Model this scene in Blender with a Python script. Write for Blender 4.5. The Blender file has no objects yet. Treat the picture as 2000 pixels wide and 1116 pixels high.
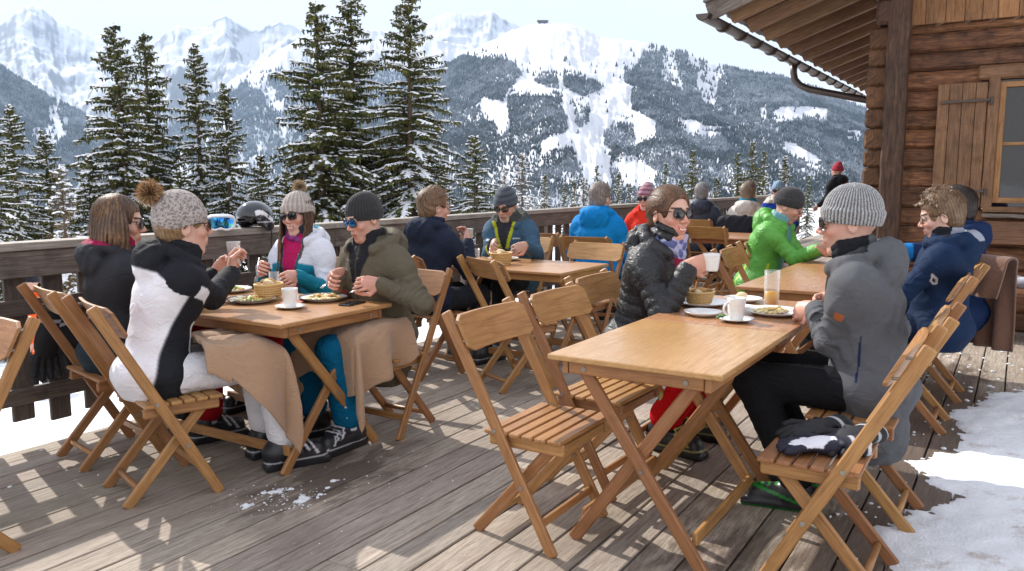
import bpy, math, random, os
import numpy as np
from mathutils import Vector, Matrix
random.seed(7); np.random.seed(7)
SC = bpy.context.scene
COL = SC.collection
PI = math.pi
R = math.radians
FAST = os.environ.get('PARTS', '')
def on(k): return (not FAST) or (k in FAST.split(','))
V = lambda *a: np.array(a, dtype=float)
def nrm(v):
    v = np.asarray(v, float); return v / (np.linalg.norm(v) + 1e-12)

# ------------------------------------------------------------------ objects
def tag(o, label=None, cat=None, group=None, kind=None):
    if label: o['label'] = label
    if cat: o['category'] = cat
    if group: o['group'] = group
    if kind: o['kind'] = kind
    return o
def empty(name, loc=(0, 0, 0), rz=0):
    o = bpy.data.objects.new(name, None); COL.objects.link(o)
    o.location = loc; o.rotation_euler = (0, 0, rz); o.empty_display_size = .1
    return o
def link(name, me, m=None, parent=None, loc=None, rz=None):
    o = bpy.data.objects.new(name, me); COL.objects.link(o)
    if m is not None:
        for x in (m if isinstance(m, (list, tuple)) else [m]): me.materials.append(x)
    if parent is not None: o.parent = parent
    if loc is not None: o.location = loc
    if rz is not None: o.rotation_euler = (0, 0, rz)
    return o
def copy_tree(o, parent=None):
    c = o.copy(); COL.objects.link(c); c.parent = parent
    for ch in list(o.children): copy_tree(ch, c)
    return c
def np_mesh(name, v, f, smooth=True, col=None, uv=None, mi=None):
    """v (N,3), f (M,k) uniform polygons; col (N,3); uv (N,2)"""
    v = np.ascontiguousarray(v, dtype=np.float32); f = np.ascontiguousarray(f, dtype=np.int32)
    me = bpy.data.meshes.new(name); k = f.shape[1]
    me.vertices.add(len(v)); me.vertices.foreach_set('co', v.ravel())
    me.loops.add(f.size); me.loops.foreach_set('vertex_index', f.ravel())
    me.polygons.add(len(f)); me.polygons.foreach_set('loop_start', np.arange(0, f.size, k, dtype=np.int32))
    me.polygons.foreach_set('loop_total', np.full(len(f), k, dtype=np.int32))
    if smooth: me.polygons.foreach_set('use_smooth', np.ones(len(f), dtype=bool))
    if mi is not None: me.polygons.foreach_set('material_index', np.asarray(mi, dtype=np.int32))
    if col is not None:
        c = np.ones((len(v), 4), dtype=np.float32); c[:, :3] = col
        a = me.color_attributes.new('Col', 'FLOAT_COLOR', 'POINT'); a.data.foreach_set('color', c.ravel())
    if uv is not None:
        l = me.uv_layers.new(name='UVMap')
        l.data.foreach_set('uv', np.asarray(uv, dtype=np.float32)[f.ravel()].ravel())
    me.update(calc_edges=True); me.validate()
    return me

class MB:
    """collects boxes, beams, tubes; writes UVs with u along each piece (wood grain)"""
    def __init__(s): s.v = []; s.f = []; s.uv = []; s.c = []; s.sm = []; s.rs = random.Random(len(bpy.data.meshes))
    def add(s, vs, fs, uvs=None, col=None, smooth=False):
        b = len(s.v); s.v += [tuple(map(float, p)) for p in vs]; s.f += [tuple(b + i for i in q) for q in fs]
        s.uv += [tuple(u) for u in uvs] if uvs is not None else [(p[0], p[1]) for p in vs]
        s.c += [col if col is not None else (1, 1, 1)] * len(vs); s.sm += [smooth] * len(fs)
    def beam(s, a, b, w, t, up=(0, 0, 1), bev=.004, col=None, wob=0, ends=None):
        """box beam a->b; w along side axis, t along up axis"""
        a = V(*a); b = V(*b); d = nrm(b - a); side = nrm(np.cross(d, V(*up))); u = np.cross(side, d)
        L = np.linalg.norm(b - a); bv = min(bev, w * .4, t * .4)
        pr = [(w / 2 - bv, t / 2), (w / 2, t / 2 - bv), (w / 2, -t / 2 + bv), (w / 2 - bv, -t / 2),
              (-w / 2 + bv, -t / 2), (-w / 2, -t / 2 + bv), (-w / 2, t / 2 - bv), (-w / 2 + bv, t / 2)]
        pe = [0]
        for i in range(1, 9): pe.append(pe[-1] + math.dist(pr[i - 1], pr[i % 8]))
        o1, o2 = s.rs.random() * 40, s.rs.random() * 40
        n = 1 if not wob else max(1, int(L / .12))
        rings = [(0, bv, 1)] + [(i * L / n, 0, 0) for i in range(1, n)] + [(L, -bv, 1)]
        st = []
        st.append((0, .0, (min(w, t) - 2 * bv) / min(w, t)))
        st.append((bv, 0, 1))
        for i in range(1, n): st.append((i * L / n, 0, 1))
        st.append((L - bv, 0, 1)); st.append((L, 0, st[0][2]))
        vs = []; uv = []
        for (x, _, k) in st:
            ox = oy = 0
            if wob and 0 < x < L: ox = s.rs.uniform(-wob, wob); oy = s.rs.uniform(-wob, wob)
            kx = (w / 2 - bv * (1 - (k == 1)) * 1.0) / (w / 2) if k != 1 else 1
            ky = (t / 2 - bv * 1.0) / (t / 2) if k != 1 else 1
            for j in range(9):
                p = pr[j % 8]
                vs.append(a + d * x + side * (p[0] * kx + ox) + u * (p[1] * ky + oy)); uv.append((x + o1, pe[j] + o2))
        fs = []
        m = len(st)
        for i in range(m - 1):
            for j in range(8):
                fs.append((i * 9 + j, (i + 1) * 9 + j, (i + 1) * 9 + j + 1, i * 9 + j + 1))
        fs.append(tuple(range(0, 8))); fs.append(tuple((m - 1) * 9 + j for j in range(7, -1, -1)))
        s.add(vs, fs, uv, col)
        return s
    def box(s, lo, hi, ax=0, bev=.003, col=None):
        lo = V(*lo); hi = V(*hi); c = (lo + hi) / 2; e = hi - lo
        a = c.copy(); b = c.copy(); a[ax] = lo[ax]; b[ax] = hi[ax]
        if ax == 0: return s.beam(a, b, e[1], e[2], (0, 0, 1), bev, col)
        if ax == 1: return s.beam(a, b, e[0], e[2], (0, 0, 1), bev, col)
        return s.beam(a, b, e[0], e[1], (0, 1, 0), bev, col)
    def tube(s, pts, r, n=10, col=None, cap=True, smooth=True, flat=1.0):
        pts = [V(*p) for p in pts]; rs = r if isinstance(r, (list, tuple)) else [r] * len(pts)
        d0 = nrm(pts[1] - pts[0]); up = V(0, 0, 1) if abs(d0[2]) < .9 else V(1, 0, 0)
        vs = []; uv = []; fs = []; L = 0; o = s.rs.random() * 20
        for i, p in enumerate(pts):
            d = nrm(pts[min(i + 1, len(pts) - 1)] - pts[max(i - 1, 0)])
            sd = nrm(np.cross(d, up)); up = np.cross(sd, d)
            if i: L += np.linalg.norm(p - pts[i - 1])
            for j in range(n):
                a = 2 * PI * j / n
                vs.append(p + rs[i] * (math.cos(a) * sd + math.sin(a) * up * flat)); uv.append((L + o, j / n * .1))
        for i in range(len(pts) - 1):
            for j in range(n):
                k = (j + 1) % n
                fs.append((i * n + j, i * n + k, (i + 1) * n + k, (i + 1) * n + j))
        if cap: fs.append(tuple(range(n - 1, -1, -1))); fs.append(tuple((len(pts) - 1) * n + j for j in range(n)))
        s.add(vs, fs, uv, col, smooth); return s
    def lathe(s, prof, c=(0, 0, 0), n=28, col=None, smooth=True):
        vs = []; fs = []; c = V(*c)
        for (r, z) in prof:
            for j in range(n):
                a = 2 * PI * j / n; vs.append(c + V(r * math.cos(a), r * math.sin(a), z))
        m = len(prof)
        for i in range(m - 1):
            for j in range(n):
                k = (j + 1) % n; fs.append((i * n + j, i * n + k, (i + 1) * n + k, (i + 1) * n + j))
        s.add(vs, fs, None, col, smooth); return s
    def blob(s, c, r, n=10, m=6, col=None, jit=0, rot=None):
        vs = []; fs = []; c = V(*c); r = V(*r)
        for i in range(m + 1):
            th = PI * i / m
            for j in range(n):
                a = 2 * PI * j / n; q = 1 + s.rs.uniform(-jit, jit)
                p = V(math.sin(th) * math.cos(a), math.sin(th) * math.sin(a), math.cos(th)) * r * q
                if rot is not None: p = rot @ p
                vs.append(c + p)
        for i in range(m):
            for j in range(n):
                k = (j + 1) % n; fs.append((i * n + j, (i + 1) * n + j, (i + 1) * n + k, i * n + k))
        s.add(vs, fs, None, col, True); return s
    def cyl(s, c, ax, r, h, n=14, col=None):
        c = V(*c); ax = nrm(ax); s.tube([c - ax * h / 2, c + ax * h / 2], r, n, col, smooth=False); return s
    def mesh(s, name):
        me = bpy.data.meshes.new(name); me.from_pydata(s.v, [], s.f)
        l = me.uv_layers.new(name='UVMap'); idx = np.zeros(len(me.loops), dtype=np.int32); me.loops.foreach_get('vertex_index', idx)
        l.data.foreach_set('uv', np.array(s.uv, dtype=np.float32)[idx].ravel())
        c = np.ones((len(s.v), 4), dtype=np.float32); c[:, :3] = np.array(s.c)
        a = me.color_attributes.new('Col', 'FLOAT_COLOR', 'POINT'); a.data.foreach_set('color', c.ravel())
        me.polygons.foreach_set('use_smooth', np.array(s.sm, dtype=bool)); me.update()
        return me
    def build(s, name, m=None, parent=None, loc=None, rz=None): return link(name, s.mesh(name), m, parent, loc, rz)

# ------------------------------------------------------------------ materials
_M = {}
class NT:
    def __init__(s, name):
        s.m = bpy.data.materials.new(name); s.m.use_nodes = True; s.t = s.m.node_tree; s.n = s.t.nodes; s.l = s.t.links
        s.b = s.n['Principled BSDF']; s.out = s.n['Material Output']
    def new(s, ty, **kw):
        x = s.n.new(ty)
        for k, v in kw.items(): setattr(x, k, v)
        return x
    def put(s, sock, v):
        if isinstance(v, bpy.types.NodeSocket): s.l.new(v, sock)
        else:
            if isinstance(v, (tuple, list)) and len(v) == 3 and sock.type == 'RGBA': v = (*v, 1)
            sock.default_value = v
    def coord(s, kind='Object', scale=(1, 1, 1), rot=(0, 0, 0), loc=None):
        c = s.new('ShaderNodeTexCoord'); mp = s.new('ShaderNodeMapping'); mp.inputs['Scale'].default_value = scale; mp.inputs['Rotation'].default_value = rot
        s.l.new(c.outputs[kind], mp.inputs['Vector'])
        if loc is not None: s.l.new(loc, mp.inputs['Location'])
        return mp.outputs[0]
    def noise(s, vec, scale=5, detail=4, rough=.55, dist=0, out='Fac'):
        x = s.new('ShaderNodeTexNoise'); s.put(x.inputs['Vector'], vec); x.inputs['Scale'].default_value = scale; x.inputs['Detail'].default_value = detail
        x.inputs['Roughness'].default_value = rough; x.inputs['Distortion'].default_value = dist; return x.outputs[out]
    def wave(s, vec, scale=5, dist=2, detail=2, direction='X', kind='BANDS', dscale=1):
        x = s.new('ShaderNodeTexWave'); x.wave_type = kind; s.put(x.inputs['Vector'], vec); x.inputs['Scale'].default_value = scale
        if kind == 'BANDS': x.bands_direction = direction
        x.inputs['Distortion'].default_value = dist; x.inputs['Detail'].default_value = detail; x.inputs['Detail Scale'].default_value = dscale; return x.outputs['Fac']
    def vor(s, vec, scale=5, out='Distance', feature='F1'):
        x = s.new('ShaderNodeTexVoronoi'); x.feature = feature; s.put(x.inputs['Vector'], vec); x.inputs['Scale'].default_value = scale; return x.outputs[out]
    def ramp(s, f, stops, interp='LINEAR'):
        x = s.new('ShaderNodeValToRGB'); s.l.new(f, x.inputs[0]); e = x.color_ramp.elements; x.color_ramp.interpolation = interp
        while len(e) < len(stops): e.new(.5)
        for q, (p, c) in zip(e, stops): q.position = p; q.color = (*c, 1) if isinstance(c, (tuple, list)) else (c, c, c, 1)
        return x.outputs[0]
    def mix(s, f, a, b, mode='MIX'):
        x = s.new('ShaderNodeMix'); x.data_type = 'RGBA'; x.blend_type = mode; x.clamp_factor = True
        s.put(x.inputs[0], f); s.put(x.inputs[6], a); s.put(x.inputs[7], b); return x.outputs[2]
    def math(s, op, a, b=0.0, c=None, clamp=False):
        x = s.new('ShaderNodeMath'); x.operation = op; x.use_clamp = clamp; s.put(x.inputs[0], a); s.put(x.inputs[1], b)
        if c is not None: s.put(x.inputs[2], c)
        return x.outputs[0]
    def attr(s, name='Col'): x = s.new('ShaderNodeAttribute'); x.attribute_name = name; return x.outputs['Color']
    def rnd(s): return s.new('ShaderNodeObjectInfo').outputs['Random']
    def hsv(s, c, h=.5, sat=1., v=1.):
        x = s.new('ShaderNodeHueSaturation'); s.put(x.inputs['Hue'], h); s.put(x.inputs['Saturation'], sat); s.put(x.inputs['Value'], v); s.put(x.inputs['Color'], c); return x.outputs[0]
    def bump(s, h, st=.3, dist=.01, nrm=None):
        x = s.new('ShaderNodeBump'); x.inputs['Strength'].default_value = st; x.inputs['Distance'].default_value = dist; s.l.new(h, x.inputs['Height'])
        if nrm is not None: s.l.new(nrm, x.inputs['Normal'])
        s.l.new(x.outputs[0], s.b.inputs['Normal']); return x.outputs[0]
    def set(s, **kw):
        mp = dict(col='Base Color', rough='Roughness', metal='Metallic', spec='Specular IOR Level', trans='Transmission Weight', ior='IOR', coat='Coat Weight', coatr='Coat Roughness', sheen='Sheen Weight', sss='Subsurface Weight', alpha='Alpha')
        for k, v in kw.items(): s.put(s.b.inputs[mp[k]], v)
        return s.m

def plain(name, col, rough=.6, metal=0, spec=.5, **kw):
    if name in _M: return _M[name]
    t = NT(name); n = t.noise(t.coord('Object'), 14, 4)
    c = t.mix(t.ramp(n, [(.3, 0.), (.75, 1.)]), tuple(x * .82 for x in col), tuple(min(1, x * 1.1) for x in col))
    t.set(col=c, rough=rough, metal=metal, spec=spec, **kw); t.bump(n, .08, .004)
    _M[name] = t.m; return t.m
def wood(name, base, dark, light, rough=.45, grain=1., bump=.25, rand=.12, dirt=0, coat=0):
    """UV based: u along the grain"""
    if name in _M: return _M[name]
    t = NT(name); uv = t.coord('UV', (1, 1, 1))
    a = t.noise(t.coord('UV', (1.6, 26 * grain, 1)), 3.2, 6, .62, .6)
    b = t.noise(t.coord('UV', (2.5, 110 * grain, 1)), 3, 3, .6)
    c = t.noise(uv, 2.3, 3, .5)
    f = t.math('ADD', t.math('MULTIPLY', a, .7), t.math('MULTIPLY', b, .3))
    cc = t.ramp(f, [(.3, dark), (.5, base), (.72, light)])
    cc = t.mix(t.ramp(c, [(.42, 0.), (.7, .35)]), cc, dark)
    r = t.rnd(); v = t.math('ADD', t.math('MULTIPLY', r, rand * 2), 1 - rand)
    cc = t.hsv(cc, t.math('ADD', t.math('MULTIPLY', r, .02), .49), 1., v)
    cc = t.mix(1., cc, t.attr(), 'MULTIPLY')
    if dirt:
        d = t.noise(t.coord('Object'), 9, 5, .6); cc = t.mix(t.ramp(d, [(.5, 0.), (.75, dirt)]), cc, tuple(x * .35 for x in dark))
    rr = t.ramp(a, [(.3, rough + .1), (.7, rough - .08)])
    t.set(col=cc, rough=rr, coat=coat, coatr=.35); t.bump(f, bump, .003)
    _M[name] = t.m; return t.m
def fabric(name, rough=.85, fold=.35, fscale=16, weave=0, sheen=.0, spec=.14, fd=.022):
    if name in _M: return _M[name]
    t = NT(name); co = t.coord('Object')
    n = t.noise(t.coord('Object', (1, 1, 1.5)), fscale, 3, .5, 1.6); w = t.noise(co, 260, 2, .6)
    rd = t.math('ABSOLUTE', t.math('SUBTRACT', n, .5)); rd = t.math('POWER', t.math('MULTIPLY', rd, 3.), .6)
    n = t.math('ADD', t.math('MULTIPLY', n, .6), t.math('MULTIPLY', rd, .35))
    h = t.math('ADD', n, t.math('MULTIPLY', w, .05 + weave))
    c = t.mix(t.ramp(n, [(.3, .0), (.8, .12)]), t.attr(), (1, 1, 1)) if False else t.hsv(t.attr(), .5, 1., t.math('ADD', t.math('MULTIPLY', w, .3), .85))
    t.set(col=c, rough=rough, sheen=sheen, spec=spec); t.bump(h, fold, fd)
    _M[name] = t.m; return t.m
# ------------------------------------------------------------------ signed distance modelling
class Field:
    def __init__(s, lo, hi, h):
        s.h = h; s.lo = np.asarray(lo, float) - 3 * h; n = np.ceil((np.asarray(hi, float) + 3 * h - s.lo) / h).astype(int) + 1
        s.n = n; s.ax = [(s.lo[i] + h * np.arange(n[i])).astype(np.float32) for i in range(3)]
        s.f = np.full(tuple(n), 1.0, dtype=np.float32)
    def sub(s, lo, hi, m):
        i0 = np.clip(np.floor((np.asarray(lo) - m - s.lo) / s.h).astype(int), 0, s.n - 1); i1 = np.clip(np.ceil((np.asarray(hi) + m - s.lo) / s.h).astype(int) + 1, 1, s.n)
        if np.any(i1 <= i0): return None
        sl = tuple(slice(a, b) for a, b in zip(i0, i1))
        return sl, s.ax[0][sl[0]][:, None, None], s.ax[1][sl[1]][None, :, None], s.ax[2][sl[2]][None, None, :]
    def merge(s, sl, d, k, op):
        f = s.f[sl]; d = d.astype(np.float32)
        if op == 'cut':
            h = np.clip(.5 - .5 * (f + d) / k, 0, 1); s.f[sl] = f * (1 - h) - d * h + k * h * (1 - h)
        elif op == 'and':
            s.f[sl] = np.maximum(f, d)
        else:
            h = np.clip(.5 + .5 * (f - d) / k, 0, 1); s.f[sl] = f * (1 - h) + d * h - k * h * (1 - h)
    def cap(s, a, b, ra, rb=None, k=.012, flat=None, disp=None, op='u'):
        """tapered capsule; flat=(axis, factor) squashes the section along axis"""
        rb = ra if rb is None else rb; a = np.asarray(a, float); b = np.asarray(b, float); r = max(ra, rb) * (1.0 if not flat else max(1, flat[1])) + .012
        g = s.sub(np.minimum(a, b) - r, np.maximum(a, b) + r, k + 2.5 * s.h)
        if g is None: return
        sl, X, Y, Z = g; ab = b - a; L2 = ab @ ab + 1e-9
        x, y, z = X - a[0], Y - a[1], Z - a[2]
        tu = (x * ab[0] + y * ab[1] + z * ab[2]) / L2; t = np.clip(tu, 0, 1)
        x, y, z = x - t * ab[0], y - t * ab[1], z - t * ab[2]
        if flat:
            w, q = nrm(flat[0]), flat[1]; pw = (x * w[0] + y * w[1] + z * w[2]) * (1 / q - 1)
            x, y, z = x + w[0] * pw, y + w[1] * pw, z + w[2] * pw
            d = (np.sqrt(x * x + y * y + z * z) - (ra + t * (rb - ra))) * min(1, q)
        else: d = np.sqrt(x * x + y * y + z * z) - (ra + t * (rb - ra))
        if disp is not None: d = d - disp(X, Y, Z, t)
        s.merge(sl, d, k, op)
    def ell(s, c, r, M=None, k=.012, disp=None, op='u', shell=0):
        """ellipsoid; M columns = its axes"""
        c = np.asarray(c, float); r = np.asarray(r, float); rm = max(r) + .012
        if M is None: e = r + .012
        else: e = np.sqrt(((np.abs(M) * r[None, :]) ** 2).sum(1)) + .012
        g = s.sub(c - e, c + e, k + 2.5 * s.h)
        if g is None: return
        sl, X, Y, Z = g; x, y, z = X - c[0], Y - c[1], Z - c[2]
        if M is not None: x, y, z = (x * M[0, 0] + y * M[1, 0] + z * M[2, 0], x * M[0, 1] + y * M[1, 1] + z * M[2, 1], x * M[0, 2] + y * M[1, 2] + z * M[2, 2])
        k0 = np.sqrt((x / r[0]) ** 2 + (y / r[1]) ** 2 + (z / r[2]) ** 2); k1 = np.sqrt((x / r[0] ** 2) ** 2 + (y / r[1] ** 2) ** 2 + (z / r[2] ** 2) ** 2)
        d = k0 * (k0 - 1) / (k1 + 1e-6)
        if disp is not None: d = d - disp(X, Y, Z, None)
        s.merge(sl, d, k, op)
    def box(s, c, e, M=None, r=.005, k=.008, op='u'):
        c = np.asarray(c, float); e = np.asarray(e, float); m = np.linalg.norm(e) if M is not None else e
        g = s.sub(c - m - r, c + m + r, k + 2.5 * s.h)
        if g is None: return
        sl, X, Y, Z = g; x, y, z = X - c[0], Y - c[1], Z - c[2]
        if M is not None: x, y, z = (x * M[0, 0] + y * M[1, 0] + z * M[2, 0], x * M[0, 1] + y * M[1, 1] + z * M[2, 1], x * M[0, 2] + y * M[1, 2] + z * M[2, 2])
        x, y, z = np.abs(x) - e[0] + r, np.abs(y) - e[1] + r, np.abs(z) - e[2] + r
        d = np.sqrt(np.maximum(x, 0) ** 2 + np.maximum(y, 0) ** 2 + np.maximum(z, 0) ** 2) + np.minimum(np.maximum(x, np.maximum(y, z)), 0) - r
        s.merge(sl, d, k, op)
    def plane(s, p, n, k=.01):   # keep the side n points away from
        p = np.asarray(p, float); n = nrm(n)
        d = (s.ax[0][:, None, None] - p[0]) * n[0] + (s.ax[1][None, :, None] - p[1]) * n[1] + (s.ax[2][None, None, :] - p[2]) * n[2]
        s.f = np.maximum(s.f, d.astype(np.float32))
    def mesh(s):
        f = s.f; sg = f < 0
        sg[0] = sg[-1] = False; sg[:, 0] = sg[:, -1] = False; sg[:, :, 0] = sg[:, :, -1] = False
        c = np.zeros(tuple(s.n - 1), dtype=np.uint8)
        for i in (0, 1):
            for j in (0, 1):
                for k in (0, 1): c += sg[i:i + c.shape[0], j:j + c.shape[1], k:k + c.shape[2]]
        act = (c > 0) & (c < 8); I = np.argwhere(act); idx = np.full(c.shape, -1, dtype=np.int32); idx[act] = np.arange(len(I))
        co = [(i, j, k) for i in (0, 1) for j in (0, 1) for k in (0, 1)]
        val = np.stack([np.where(sg[I[:, 0] + i, I[:, 1] + j, I[:, 2] + k], np.minimum(f[I[:, 0] + i, I[:, 1] + j, I[:, 2] + k], -1e-6), np.maximum(f[I[:, 0] + i, I[:, 1] + j, I[:, 2] + k], 1e-6)) for i, j, k in co], 1)
        acc = np.zeros((len(I), 3)); cnt = np.zeros(len(I)); C = np.array(co, float)
        for a in range(8):
            for b in range(a + 1, 8):
                if np.abs(C[a] - C[b]).sum() != 1: continue
                va, vb = val[:, a], val[:, b]; m = (va < 0) != (vb < 0); t = np.where(m, va / (va - vb + 1e-12), 0)
                t = np.clip(t, 0, 1)
                acc += np.where(m[:, None], C[a] + t[:, None] * (C[b] - C[a]), 0); cnt += m
        v = s.lo + (I + acc / np.maximum(cnt, 1)[:, None]) * s.h
        F = []
        for ax in range(3):
            o1, o2 = [(1, 2), (2, 0), (0, 1)][ax]
            sa = [slice(1, -1)] * 3; sb = [slice(1, -1)] * 3; sa[ax] = slice(0, -1); sb[ax] = slice(1, None)
            A = sg[tuple(sa)]; B = sg[tuple(sb)]; E = np.argwhere(A != B)
            if not len(E): continue
            off = np.array([1, 1, 1]); off[ax] = 0; E = E + off; inn = sg[E[:, 0], E[:, 1], E[:, 2]]
            u = np.zeros(3, int); w = np.zeros(3, int); u[o1] = 1; w[o2] = 1
            q = [E, E - u, E - u - w, E - w]; q = [idx[p[:, 0], p[:, 1], p[:, 2]] for p in q]
            q = np.stack(q, 1); q[~inn] = q[~inn][:, ::-1]; F.append(q)
        F = np.concatenate(F); F = F[(F >= 0).all(1)]
        return v, F
def smooth_mesh(v, F, it=1, lam=.5):
    for _ in range(it):
        acc = np.zeros_like(v); cnt = np.zeros(len(v))
        for a, b in ((0, 1), (1, 2), (2, 3), (3, 0)):
            np.add.at(acc, F[:, a], v[F[:, b]]); np.add.at(acc, F[:, b], v[F[:, a]]); np.add.at(cnt, F[:, a], 1); np.add.at(cnt, F[:, b], 1)
        v = v + lam * (acc / np.maximum(cnt, 1)[:, None] - v)
    return v
def sdf_obj(name, F, m, parent, colfn, it=1):
    v, f = F.mesh()
    if it: v = smooth_mesh(v, f, it)
    c = colfn(v) if callable(colfn) else np.tile(np.array(colfn, float), (len(v), 1))
    return link(name, np_mesh(name, v, f, True, c), m, parent)
def rotm(axis, a):
    return np.array(Matrix.Rotation(a, 3, Vector(axis)))
MT = {}
MT['chair'] = wood('honey_wood', (.37, .178, .063), (.21, .088, .028), (.50, .265, .108), .45, 1., .35, .2, .28)
MT['table'] = wood('table_wood', (.46, .235, .095), (.28, .13, .045), (.58, .33, .155), .30, .7, .12, .06, .12, .25)
MT['bolt'] = plain('bolt_steel', (.42, .40, .36), .35, .9)
MT['rail'] = wood('weathered_rail', (.17, .135, .11), (.075, .055, .045), (.30, .26, .225), .8, 1., .5, .12, .5)
MT['picket'] = wood('dark_picket', (.10, .075, .06), (.04, .03, .025), (.17, .14, .12), .8, 1., .5, .2, .5)
MT['capw'] = wood('rail_cap', (.36, .315, .27), (.2, .165, .14), (.5, .45, .4), .8, 1., .5, .1, .4)
MT['log'] = wood('larch_log', (.165, .072, .030), (.028, .013, .008), (.36, .185, .085), .75, .45, 1., .28, .8)
MT['logdark'] = wood('dark_post', (.07, .032, .018), (.02, .01, .007), (.15, .07, .035), .7, .5, .6, .1, .5)
MT['plank'] = wood('larch_plank', (.30, .14, .055), (.13, .055, .022), (.42, .22, .1), .65, .7, .4, .2, .3)
MT['shutter'] = wood('shutter_plank', (.20, .095, .043), (.08, .036, .018), (.31, .165, .085), .65, .8, .6, .12, .5)
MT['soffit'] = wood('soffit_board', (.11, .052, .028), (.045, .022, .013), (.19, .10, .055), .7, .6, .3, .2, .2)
MT['rafter'] = wood('rafter', (.22, .115, .06), (.10, .05, .027), (.34, .19, .11), .65, .8, .3, .15)
MT['shingle'] = wood('grey_shingle', (.20, .18, .17), (.09, .08, .075), (.34, .31, .29), .75, .8, .5, .2, .3)
MT['gutter'] = plain('gutter_zinc', (.11, .09, .08), .45, .6)
MT['iron'] = plain('iron_hinge', (.10, .085, .075), .6, .5)
MT['fabric'] = fabric('jacket_cloth', .75, .5, 7)
MT['soft'] = fabric('soft_shell', .88, .5, 6, .08)
MT['puffer'] = fabric('puffer_nylon', .46, .7, 20, 0, .0, .5, .014)
MT['trouser'] = fabric('trouser_cloth', .9, .7, 9, 0, 0, .1)
MT['fleece'] = fabric('fleece_cloth', .98, .5, 9, .3, .3, .1)
MT['boot'] = fabric('boot_shell', .35, .1, 30, 0, 0, .5)
MT['glove'] = fabric('glove_cloth', .7, .4, 50, .1, 0, .4, .006)
def _skin():
    t = NT('skin'); n = t.noise(t.coord('Object'), 60, 5, .6); n2 = t.noise(t.coord('Object'), 9, 3)
    c = t.mix(t.ramp(n2, [(.35, 0.), (.7, .18)]), t.attr(), (.55, .2, .14)); c = t.hsv(c, .5, 1., t.math('ADD', t.math('MULTIPLY', n, .16), .93))
    t.set(col=c, rough=.48, spec=.4, sss=.06); t.b.inputs['Subsurface Radius'].default_value = (.6, .25, .12); t.b.inputs['Subsurface Scale'].default_value = .012
    t.bump(n, .15, .0015); return t.m
MT['skin'] = _skin()
def _knit():
    t = NT('knit'); co = t.coord('Object'); v = t.vor(co, 210); n = t.noise(co, 90, 3)
    t.set(col=t.hsv(t.attr(), .5, 1., t.ramp(v, [(.1, 1.15), (.6, .75)])), rough=.95, sheen=.2, spec=.1); t.bump(t.math('ADD', v, n), .6, .004); return t.m
MT['knit'] = _knit()
def _hair():
    t = NT('hair'); co = t.coord('Object', (1, 1, .12)); n = t.noise(co, 180, 3, .6)
    t.set(col=t.hsv(t.attr(), .5, 1., t.ramp(n, [(.3, .65), (.7, 1.35)])), rough=.42, spec=.4); t.bump(n, .7, .004); return t.m
MT['hair'] = _hair()
def _fur(): t = NT('fur'); t.set(col=t.attr(), rough=.9, spec=.1); return t.m
MT['fur'] = _fur()
MT['frame'] = plain('glasses_frame', (.015, .013, .012), .25)
MT['attr'] = fabric('painted_cloth', .6, .1, 40)
def _attr(name, rough, **kw):
    t = NT(name); n = t.noise(t.coord('Object'), 60, 4); t.set(col=t.hsv(t.attr(), .5, 1., t.math('ADD', t.math('MULTIPLY', n, .3), .85)), rough=rough, **kw); t.bump(n, .15, .003); return t.m
MT['food'] = _attr('food', .5)
MT['bread'] = _attr('bread', .85)
MT['ceramic'] = _attr('white_china', .15, coat=.4)
MT['gloss'] = _attr('gloss_shell', .12, coat=.6)
MT['wick'] = _attr('wicker', .6)
def _glass():
    t = NT('glass'); lw = t.new('ShaderNodeLayerWeight'); lw.inputs[0].default_value = .35; t.set(col=(.9, .92, .93), rough=.03, spec=.8, alpha=t.ramp(lw.outputs['Facing'], [(.1, .05), (.85, .5)])); return t.m
MT['glass'] = _glass()
def _beer():
    t = NT('beer'); t.set(col=(.80, .40, .02), rough=.12, alpha=.92); return t.m
MT['beer'] = _beer()
def _snow(name, sc, bump, dirt=.0, ):
    t = NT(name); co = t.coord('Object'); n = t.noise(co, sc, 7, .6); n2 = t.noise(co, sc * .2, 4); n3 = t.noise(co, sc * 9, 3, .7)
    c = t.mix(t.ramp(n2, [(.35, 0.), (.7, 1.)]), (.80, .82, .86), (.88, .89, .91))
    if dirt:
        d = t.noise(co, 5.5, 6, .7); c = t.mix(t.ramp(d, [(.56, 0.), (.70, dirt)]), c, (.33, .24, .17))
    t.set(col=c, rough=.75, spec=.2); t.bump(t.math('ADD', n, t.math('MULTIPLY', n3, .6)), bump, .04); return t.m
MT['snow'] = _snow('snow', 9, .5, .55)
MT['groundsnow'] = _snow('ground_snow', .8, .35)
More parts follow.
